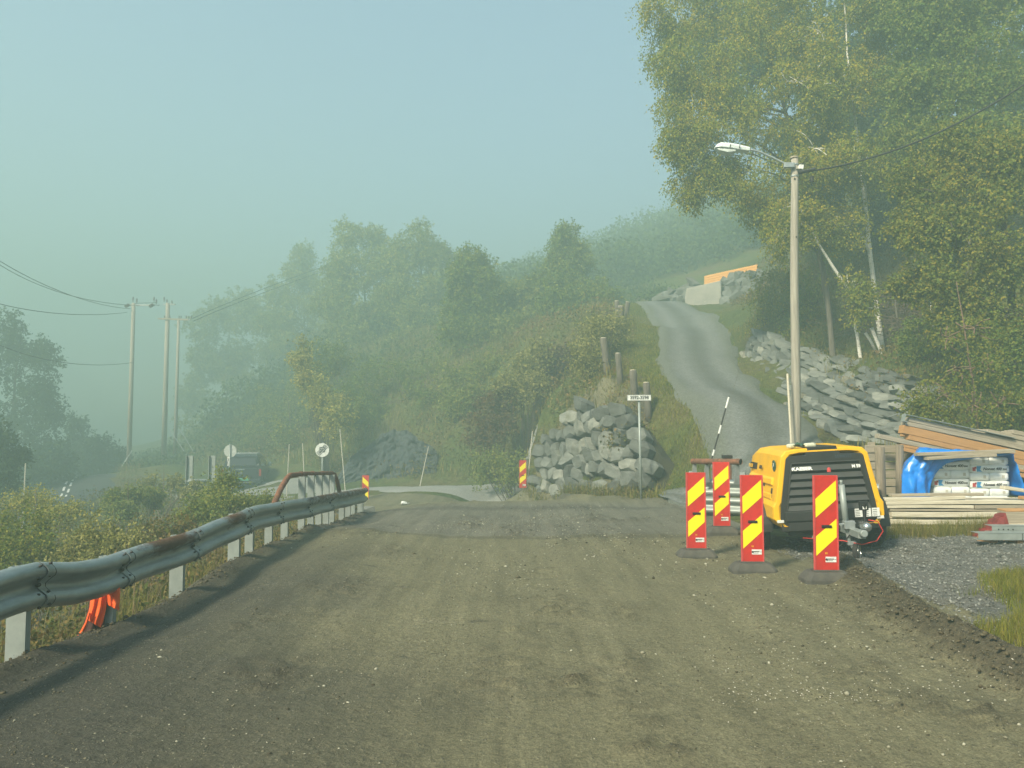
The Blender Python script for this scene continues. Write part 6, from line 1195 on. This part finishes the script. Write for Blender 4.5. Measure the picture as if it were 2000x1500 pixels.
mid('leaf_tree', 'tallest rounded tree on the hill, left of the middle', (720, 740, 54), [(705, 475, 54, 42), (680, 520, 53, 48), (740, 520, 53, 48), (650, 570, 53, 50), (710, 590, 52, 55), (765, 590, 53, 45), (660, 640, 52, 50), (720, 670, 51, 55)], LM, 101, 330)
mid('leaf_tree', 'wide rounded tree right of the tallest tree', (830, 740, 52), [(820, 480, 52, 42), (865, 510, 52, 40), (785, 510, 52, 42), (800, 570, 51, 52), (855, 580, 51, 50), (820, 640, 50, 55), (870, 650, 50, 45), (790, 690, 49, 50)], LM, 102, 330)
mid('leaf_tree', 'narrow sunlit tree with ragged right edge, in front of the wide tree', (920, 720, 43), [(920, 510, 43, 30), (900, 545, 43, 35), (940, 545, 43, 32), (890, 590, 43, 36), (935, 595, 43, 38), (960, 570, 43, 18), (905, 640, 42.5, 38), (945, 640, 42.5, 34), (965, 610, 43, 18)], LG, 103, 255, .15)
mid('leaf_tree', 'slender tree above the log posts', (1110, 690, 44), [(1105, 470, 44, 26), (1120, 510, 44, 30), (1085, 515, 44, 30), (1100, 560, 43, 42), (1145, 555, 43, 28), (1065, 560, 44, 30), (1085, 610, 42, 45), (1140, 610, 42, 40), (1170, 590, 42, 26)], LG, 104, 255, .15)
mid('leaf_tree', 'pale tree fading into fog left of the tallest tree', (600, 760, 62), [(590, 520, 62, 40), (560, 570, 62, 48), (620, 570, 61, 46), (540, 630, 61, 48), (600, 640, 60, 55), (640, 680, 59, 50)], LM, 105, 300, .2)
mid('leaf_tree', 'faint foggy tree nearest the power poles', (440, 800, 72), [(450, 600, 72, 44), (410, 640, 72, 46), (490, 620, 71, 50), (430, 690, 71, 52), (500, 690, 70, 50), (395, 710, 72, 40), (470, 750, 68, 50), (390, 770, 68, 40)], LM, 106, 255, .24)
mid('leaf_tree', 'rounded low tree between the narrow tree and the slender tree', (1010, 700, 44), [(1000, 570, 44, 32), (1025, 600, 43.5, 36), (985, 620, 43.5, 36), (1040, 640, 42.5, 36), (1000, 665, 42, 40)], LM, 107, 255, .15)
for k, (nm, lab, base, bl2, lm, tw_) in enumerate((
    ('yellow_bush', 'bright yellow autumn bush left of the rock face', (640, 850, 38), [(590, 690, 38, 20), (605, 720, 38, 22), (625, 760, 37.6, 24), (640, 790, 37.4, 24), (655, 820, 37, 20), (600, 745, 38, 14)], M['leaf_paleyellow'], 90),
    ('green_bush', 'green bush wrapped behind the yellow autumn bush', (690, 850, 41), [(650, 720, 42, 42), (680, 770, 41, 42), (630, 700, 42, 35), (720, 740, 42, 45), (700, 810, 40, 36)], LG, 130),
    ('green_bush', 'foggy green bush behind the end of limit sign', (570, 880, 44), [(560, 760, 46, 48), (600, 810, 44, 40), (540, 830, 45, 46), (500, 800, 47, 46), (570, 860, 42, 36)], LM, 130),
    ('green_bush', 'bush above the pickup roof', (440, 890, 54), [(430, 820, 55, 46), (480, 850, 52, 42), (390, 840, 56, 40), (520, 880, 48, 34)], LM, 120),
    ('green_bush', 'green bush over the dark rock face', (800, 830, 41), [(770, 740, 42, 45), (830, 730, 42, 48), (800, 790, 41, 42), (860, 790, 40, 40), (745, 800, 40.5, 32)], LG, 130),
    ('green_bush', 'bush in the middle of the bank below the narrow tree', (930, 790, 38), [(900, 720, 39, 42), (950, 720, 39, 40), (890, 780, 38, 36), (940, 770, 37.6, 32)], LM, 120),
    ('red_bush', 'reddish brown bush on the bank left of the stone wall', (965, 850, 33.5), [(955, 800, 33.5, 32), (985, 780, 34, 30), (940, 840, 33, 26), (975, 835, 32.6, 24)], M['leaf_red'], 90),
    ('red_bush', 'small rust red bush higher on the bank beneath the slender tree', (1085, 730, 35), [(1080, 705, 35, 26), (1110, 690, 35, 26), (1060, 735, 34.6, 24)], M['leaf_red'], 90),
    ('pale_bush', 'pale yellow green bush on the bank above the stone wall', (1025, 790, 33), [(1015, 720, 34, 32), (1040, 740, 33, 30), (1000, 755, 33.6, 28), (1050, 690, 34.5, 30)], M['leaf_pale'], 90),
    ('pale_bush', 'light leafy bush around the tall log post', (1165, 700, 27), [(1150, 665, 28, 24), (1175, 640, 29, 26), (1200, 625, 30, 22), (1140, 700, 27, 20)], M['leaf_pale'], 80),
    ('dark_bush', 'low dark bush at the top left of the driveway', (1260, 560, 58), [(1240, 545, 58, 30), (1280, 535, 59, 34), (1320, 540, 59, 32), (1215, 560, 57, 22)], LM, 100),
    ('yellow_bush', 'yellow green bush standing behind the orange fence', (1395, 550, 57), [(1362, 520, 57, 24), (1392, 497, 57, 26), (1420, 508, 57, 24), (1350, 545, 56, 16), (1405, 525, 57, 22)], M['leaf_paleyellow'], 150),
    ('dark_bush', 'darker bush between the yellow green bush and the birches', (1460, 540, 60), [(1450, 490, 60, 34), (1480, 520, 58, 30), (1430, 470, 62, 30)], LM, 100),
    ('green_bush', 'low shrub in front of the stone wall at its left foot', (1000, 945, 29.5), [(985, 905, 30, 26), (1010, 925, 29, 18), (955, 915, 30.5, 24)], LM, 70),
    ('low_shrub', 'brown green shrub growing out of the boulder retaining wall top', (1235, 860, 20.9), [(1222, 835, 21.2, 18), (1232, 862, 21, 14)], M['leaf_under'], 45))):
    mid(nm, lab, base, bl2, lm, 120 + k, tw_, (.12 if base[2] < 45 else .17) * (.8 if base[2] < 30 else 1), 'bush', False, .05)
# --- left side: dark trees in the fog and bushes behind the guardrail
plant('dark_tree', 'large dark tree in the fog at the left frame edge', 'tree', G(20, 960, 52.4), T_((25, 850, 52.4), (30, 740, 52.4), (35, 650, 52.4)), .2,
      [(10, 640, 52.4, 34), (40, 670, 52.4, 34), (0, 700, 52.4, 45), (60, 720, 51.9, 52.4), (75, 690, 52.4, 20), (85, 760, 51.9, 30), (30, 780, 51.1, 50), (100, 800, 52.2, 22), (70, 820, 51.1, 40), (10, 860, 50.5, 55), (60, 890, 50.5, 42), (105, 870, 51.7, 20)], M['leaf_fog'], M['bark_dark'], 71, 105, 14, .2, .7, .4, 'trees in the fog left of the road')
plant('dark_tree', 'nearest dark tree cut off by the left frame edge', 'tree', G(-30, 1000, 30), T_((-30, 900, 30), (-30, 800, 30)), .15, [(-10, 840, 30, 30), (5, 880, 29.6, 32), (-20, 900, 29.6, 45), (10, 930, 29, 35), (-10, 970, 28.6, 45)], M['leaf_fog'], M['bark_dark'], 72, 140, 14, .12, .45, .4, 'trees in the fog left of the road')
for k, (px, py, Y, bl2, lab) in enumerate(((150, 900, 60, [(148, 835, 60, 14, 26), (148, 865, 60, 24), (140, 895, 60, 32), (165, 890, 60, 26)], 'small pointed foggy tree right of the large dark tree'), (195, 920, 58, [(190, 875, 58, 26), (215, 880, 58, 26), (180, 905, 57, 30), (225, 905, 57, 26)], 'low rounded foggy tree left of the first power pole'), (100, 950, 46, [(95, 900, 46, 34), (70, 920, 45, 34), (125, 915, 47, 26), (60, 940, 44, 30)], 'dark foggy bush at the foot of the large dark tree'))):
    plant('foggy_tree' if k < 2 else 'foggy_bush', lab, 'tree' if k < 2 else 'bush', G(px, py, Y), T_((px, py - 30, Y), (px, bl2[0][1], Y)), .07, bl2, M['leaf_fog'], M['bark_dark'], 75 + k, 120, 12, .2, .6, .3, None, parts=('trunk', 'crown') if k < 2 else ('stems', 'foliage'), limbs=k < 2)
for k, (px, py, Y, bl2, lm, leaf, lab) in enumerate((
    (50, 1100, 13, [(20, 1030, 13.4, 38), (75, 1045, 13, 36), (0, 1060, 12.8, 45), (50, 1085, 12.4, 44), (105, 1075, 12.6, 36), (20, 1095, 12, 40)], M['leaf_olive'], .05, 'olive bush with yellow leaves behind the rail at the left frame edge'),
    (70, 1000, 17, [(20, 985, 17.5, 26), (60, 975, 17.5, 24), (100, 990, 17.2, 26), (130, 1005, 17, 22)], M['leaf_paleyellow'], .05, 'yellow speckled bush behind the olive bush'),
    (195, 1100, 11, [(150, 1072, 11, 28), (190, 1050, 11, 28), (230, 1058, 11, 26), (205, 1080, 10.6, 28), (255, 1072, 10.8, 22)], M['leaf_pale'], .05, 'pale feathery bush right behind the dented rail'),
    (300, 1060, 12.5, [(285, 1048, 12.6, 22), (320, 1045, 12.4, 20), (350, 1030, 12.6, 18)], M['leaf_under'], .04, 'low brownish weeds behind the middle of the rail'),
    (430, 1010, 15.5, [(440, 945, 16, 17), (425, 968, 15.8, 22), (455, 985, 15.4, 24), (400, 988, 15.4, 24), (375, 1003, 15.2, 22), (490, 985, 16, 15), (425, 1010, 15, 26)], LM, .05, 'leafy bush in front of the pickup'),
    (520, 1000, 17, [(510, 978, 17, 16), (535, 985, 17, 15)], LM, .045, 'small bush between the pickup bush and the handrail'),
    (250, 985, 22, [(215, 985, 22, 18), (260, 972, 22.5, 20), (300, 968, 23, 18), (235, 998, 21.5, 20)], LM, .07, 'grey green bush below the first power pole'),
    (320, 960, 27, [(300, 950, 28, 18), (345, 945, 28, 18), (380, 958, 26, 17)], M['leaf_pale'], .08, 'faint pale bush by the steel uprights'))):
    plant('roadside_bush', lab, 'bush', G(px, py, Y), T_((px, py - 20, Y), (px, py - 50, Y)), .025, bl2, lm, M['twig'], 85 + k, 120, 13, leaf, .28, .25, 'bushes beyond the left guardrail', False, parts=('stems', 'foliage'))
# ------------------------------------------------------------------ ground cover that nobody could count
def blades(name, x, y, z, h, w_, m, seed, lean=.45):
    g_ = np.random.default_rng(seed); n = len(x); a = g_.uniform(0, 6.283, n); dx, dy = np.cos(a), np.sin(a); ln = lean * g_.random(n) * h; b = np.stack([x, y, z - .02], 1); pv = np.stack([-dy * w_, dx * w_, 0 * w_], 1); md = np.stack([dx * ln * .35, dy * ln * .35, h * .6], 1); tp = np.stack([dx * ln, dy * ln, h], 1)
    V = np.stack([b - pv, b + pv, b + md + pv * .7, b + tp, b + md - pv * .7], 1).reshape(-1, 3); i = np.arange(n)[:, None] * 5
    me = mesh_np(name, V, np.concatenate([i + np.array([[0, 1, 2, 4]]), i + np.array([[4, 2, 3, 3]])])[:, :4]) if 0 else None
    Vq = np.stack([b - pv, b + pv, b + md + pv * .7, b + md - pv * .7, b + md - pv * .7, b + md + pv * .7, b + tp + pv * .12, b + tp - pv * .12], 1) if 0 else None
    # two quads per blade share their middle edge so that a blade is one island
    V6 = np.stack([b - pv, b + pv, b + md + pv * .7, b + md - pv * .7, b + tp + pv * .12, b + tp - pv * .12], 1).reshape(-1, 3); i = np.arange(n)[:, None] * 6
    F = np.concatenate([i + np.array([[0, 1, 2, 3]]), i + np.array([[3, 2, 4, 5]])]); o = link(name, mesh_np(name, V6, F), m); return props(o, kind='stuff')
def scat(x0, x1, y0, y1, n, dens): 
    x = rs.uniform(x0, x1, n); y = rs.uniform(y0, y1, n); k_ = rs.random(n) < dens(x, y); return x[k_], y[k_]
x, y = scat(-7.5, -3.38, 2.5, 18, 30000, lambda x, y: np.clip(.35 + (fbm(x * 1.2, y * 1.2, 71) - .45) * 4, .05, 1)); blades('verge_grass', x, y, bl(x, y), rs.uniform(.06, .30, len(x)) * np.clip((-3.3 - x) * 1.6, .35, 1.7), rs.uniform(.002, .006, len(x)), M['grass_blade'], 1, 1.3)
x, y = scat(-8, -3.55, 3, 18, 3200, lambda x, y: np.clip((fbm(x * .8, y * .8, 72) - .4) * 5, 0, 1)); blades('dry_weeds', x, y, bl(x, y), rs.uniform(.30, .95, len(x)), rs.uniform(.0015, .004, len(x)), M['dry_stalk'], 2, .9)
x, y = scat(3.3, 7, 4.2, 7.8, 90000, lambda x, y: np.clip((x - 3.46 - .10 * np.sin(y * 4.1) - np.clip(y - 5.8, 0, 3) * .62 + (fbm(x * 3, y * 3, 73) - .5) * 1.2) * 3, 0, 1)); blades('near_grass', x, y, np.maximum(bl(x, y), padz(np.clip(x, 3.6, 10.4), y)), rs.uniform(.03, .13, len(x)), rs.uniform(.0012, .0028, len(x)), M['grass_lush'], 3, 1.0)
x, y = scat(4.9, 9, 10.65, 11.33, 20000, lambda x, y: np.clip(.5 + (fbm(x * 2, y * 3, 74) - .5) * 4, .05, 1)); blades('stack_grass', x, y, np.maximum(bl(x, y), padz(x, np.clip(y, 4, 11.5))) - .03, rs.uniform(.12, .50, len(x)) * (.25 + 1.1 * fbm(x * 1.5, y, 75)), rs.uniform(.0015, .004, len(x)), M['grass_blade'], 4, .6)
_l = sorted((P(*q).y, P(*q).x) for q in LE[:10]); _r = sorted((P(*q).y, P(*q).x) for q in RE[:10]); LEy, LEx = zip(*_l); REy, REx = zip(*_r)
def notdrive(x, y):
    cl = np.interp(y, LEy, LEx); cr_ = np.interp(y, REy, REx); return (x < cl + .1) | (x > cr_ - .1)
x, y = scat(1.0, 8.2, 17.4, 45, 90000, lambda x, y: np.where(notdrive(x, y), np.clip(1.5 - np.abs(x - np.interp(y, [18, 23, 28, 35, 46], [4.2, 4.4, 5, 6.2, 7.2])) * .45, 0, 1), 0) * np.where(x > np.interp(y, [17, 18, 20.4, 22.4, 24.3, 26, 28], [4.3, 3.6, 3.0, 2.3, 1.5, .9, .3]), 1, 0)); blades('bank_grass', x, y, bl(x, y), rs.uniform(.04, .13, len(x)) * np.where(x < np.interp(y, LEy, LEx) - 1.1, 2.2, 1), rs.uniform(.006, .013, len(x)), M['grass_lush'], 5, .9)
x, y = scat(5.5, 16, 12.2, 34, 26000, lambda x, y: np.where(notdrive(x, y) & (x > np.interp(y, [12, 17, 18.5, 22, 26, 29, 31, 34], [7.5, 7.2, 9.4, 9.6, 9.8, 10.2, 9.2, 9])), .75, 0)); blades('slope_grass', x, y, bl(x, y), rs.uniform(.08, .34, len(x)), rs.uniform(.005, .011, len(x)), M['grass_blade'], 6, .6)
x, y = scat(7, 11, 17, 47, 9000, lambda x, y: np.where(notdrive(x, y) & (x > 7), np.clip(1 - (x - np.interp(y, REy, REx)) / .8, 0, 1), 0)); blades('verge_turf', x, y, bl(x, y), rs.uniform(.04, .12, len(x)), rs.uniform(.005, .010, len(x)), M['grass_lush'], 13, .9)
def under(name, x, y, hgt, per, leaf, m, seed):
    g_ = np.random.default_rng(seed); n = len(x); z = bl(x, y); C = np.stack([x, y, z], 1)[:, None] + g_.normal(size=(n, per, 3)) * np.array([.28, .28, 0]) * leaf * 5; C[..., 2] += g_.random((n, per)) * hgt[:, None]; C = C.reshape(-1, 3); A = g_.normal(size=C.shape); A[:, 2] += .5; A /= np.linalg.norm(A, axis=1, keepdims=True); L = leaf * g_.uniform(.6, 1.4, len(C)); V, F = leaves(C, A, L, L * .55, g_); o = link(name, mesh_np(name, V, F), m); return props(o, kind='stuff')
x, y = scat(-8, -3.45, 3, 18, 3600, lambda x, y: np.clip((fbm(x * .9, y * .9, 87) - .40) * 5, 0, 1)); under('verge_weeds', x, y, .15 + .75 * np.clip((-3.3 - x) * .8, .1, 1), 10, .045, M['leaf_under'], 12)
x, y = scat(.5, 5.2, 19.5, 36, 3000, lambda x, y: np.where((x < np.interp(y, LEy, LEx) - 1.0) & (x > np.interp(y, [19.5, 20.4, 22.4, 24.3, 26, 28], [3.4, 3.0, 2.5, 1.7, 1.0, .4])), np.clip((fbm(x * 1.1, y * 1.1, 88) - .28) * 4, 0, .95), 0)); under('bank_top_weeds', x, y, .15 + .5 * fbm(x, y, 89), 12, .06, M['leaf_under'], 14)
u_ = rs.random(1500); x = np.interp(u_, [0, .25, .5, .75, 1], [.5, 1.15, 2.0, 2.65, 3.6]) + rs.normal(0, .14, 1500); y = np.interp(u_, [0, .25, .5, .75, 1], [25.6, 24.1, 22.4, 20.75, 19.0]) + rs.normal(0, .14, 1500) - .1; k_ = rs.random(1500) < np.clip((fbm(x * 2, y * 2, 93) - .36) * 5, .1, 1); x, y = x[k_], y[k_]; blades('wall_foot_weeds', x, y, height(x, y), rs.uniform(.10, .45, len(x)), rs.uniform(.006, .014, len(x)), M['grass_blade'], 16, .8); under('wall_foot_plants', x[::4], y[::4], np.full(len(x[::4]), .25), 8, .06, M['leaf_under'], 17)
def bankmask(x, y): 
    return ((y > np.interp(x, [-24, -14, -9, -4, -1, .3, .7, 2.2, 3.5], [54, 45, 38.6, 35.6, 34.4, 33.6, 28.4, 25.4, 21.2])) & notdrive(x, y) & (x < np.interp(y, LEy, LEx) - np.interp(y, [20, 24, 30, 46], [1.3, 1.7, 1.6, 1.2])))
x, y = scat(-24, 9, 22, 66, 52000, lambda x, y: np.where(bankmask(x, y), np.clip(.4 + (fbm(x * .35, y * .35, 81) - .42) * 4, .12, 1), 0)); blades('bank_weeds', x, y, bl(x, y), rs.uniform(.15, .7, len(x)), rs.uniform(.010, .022, len(x)), M['grass_blade'], 7, .7)
x, y = scat(-24, 9, 22, 66, 15000, lambda x, y: np.where(bankmask(x, y), np.clip((fbm(x * .3, y * .3, 82) - .38) * 4, 0, 1), 0)); under('bank_undergrowth', x, y, .3 + 1.5 * np.clip(fbm(x * .4, y * .4, 83) - .35, 0, 1), 9, .13, M['leaf_under'], 8)
x, y = scat(-52, 12, 50, 98, 9000, lambda x, y: np.where((x > np.interp(y, [50, 60, 98], [-25, -31, -50])), np.clip(.3 + (fbm(x * .25, y * .25, 90) - .42) * 4, .1, 1), 0)); under('far_undergrowth', x, y, .4 + 1.8 * np.clip(fbm(x * .3, y * .3, 92) - .35, 0, 1), 12, .24, M['leaf_back'], 15)
x, y = scat(-30, -4, 5, 56, 16000, lambda x, y: np.clip((fbm(x * .35, y * .35, 84) - .36) * 4, 0, 1) * ((np.abs(x - np.interp(y, [30, 40, 50, 60], [-21, -24, -29, -35])) > 3.4) | (y < 28)) * ((x < -7) | (y < 20)) * ~((y > 29) & (x > np.interp(y, [29, 34, 39, 47, 58], [-6, -13.5, -18, -23, -27])))); under('slope_undergrowth', x, y, .25 + 1.3 * np.clip(fbm(x * .4, y * .4, 85) - .35, 0, 1), 9, .085, M['leaf_under'], 9)
x, y = scat(-30, -4, 5, 56, 26000, lambda x, y: .8 * ((np.abs(x - np.interp(y, [30, 40, 50, 60], [-21, -24, -29, -35])) > 3.4) | (y < 28)) * ((x < -7) | (y < 20)) * ~((y > 29) & (x > np.interp(y, [29, 34, 39, 47, 58], [-6, -13.5, -18, -23, -27])))); blades('slope_weeds', x, y, bl(x, y), rs.uniform(.15, .6, len(x)), rs.uniform(.006, .014, len(x)), M['grass_blade'], 10, .6)
x, y = scat(6, 32, 15, 56, 22000, lambda x, y: np.where(notdrive(x, y) & (x > np.interp(y, [15, 19, 23, 29, 35, 50], [9.5, 9.3, 10, 10.2, 11, 14])), .85, 0)); under('litter_undergrowth', x, y, .2 + .9 * np.clip(fbm(x * .4, y * .4, 86) - .35, 0, 1), 6, .10, M['leaf_under'], 11)
# forest on the foggy hillside: one mass of crowns
n = 2000; x = rs.uniform(-40, 70, n); y = rs.uniform(64, 112, n); k_ = (x > np.interp(y, [60, 75, 100, 140], [-25, -28, -32, -45])) & ((x > 16) | (y > 66)); x, y = x[k_], y[k_]; z = bl(x, y); Cs = []
for i in range(len(x)):
    h = rs.uniform(1.2, 4.2); m_ = 110; u = rs.random(m_); r = h * .75 * np.sqrt(np.clip(1 - (2 * u - .8) ** 2 * .5, 0, 1)) * np.sqrt(rs.random(m_)); a = rs.uniform(0, 6.28, m_); Cs.append(np.stack([x[i] + r * np.cos(a), y[i] + r * np.sin(a), z[i] + .3 + h * u], 1))
C = np.concatenate(Cs); A = rs.normal(size=C.shape); A /= np.linalg.norm(A, axis=1, keepdims=True); L = rs.uniform(.22, .5, len(C)); V, F = leaves(C, A, L, L * .7, rs); props(link('hillside_forest', mesh_np('hillside_forest', V, F), M['leaf_back']), kind='stuff')
# ------------------------------------------------------------------ haze
mb = MB(); mb.box((0, 70, 12.2), (320, 250, 50.4)); hzb = mb.build('haze', None); hzb.data.materials.clear()
m = bpy.data.materials.new('haze'); m.use_nodes = True; nt = m.node_tree; nt.nodes.remove(nt.nodes['Principled BSDF']); v = N(nt, 'ShaderNodeVolumePrincipled'); v.inputs['Density'].default_value = HAZE_DENSITY; v.inputs['Color'].default_value = (*HAZE_COLOR, 1); v.inputs['Anisotropy'].default_value = .1
nt.links.new(v.outputs[0], nt.nodes['Material Output'].inputs['Volume']); hzb.data.materials.append(m); props(hzb, kind='stuff')
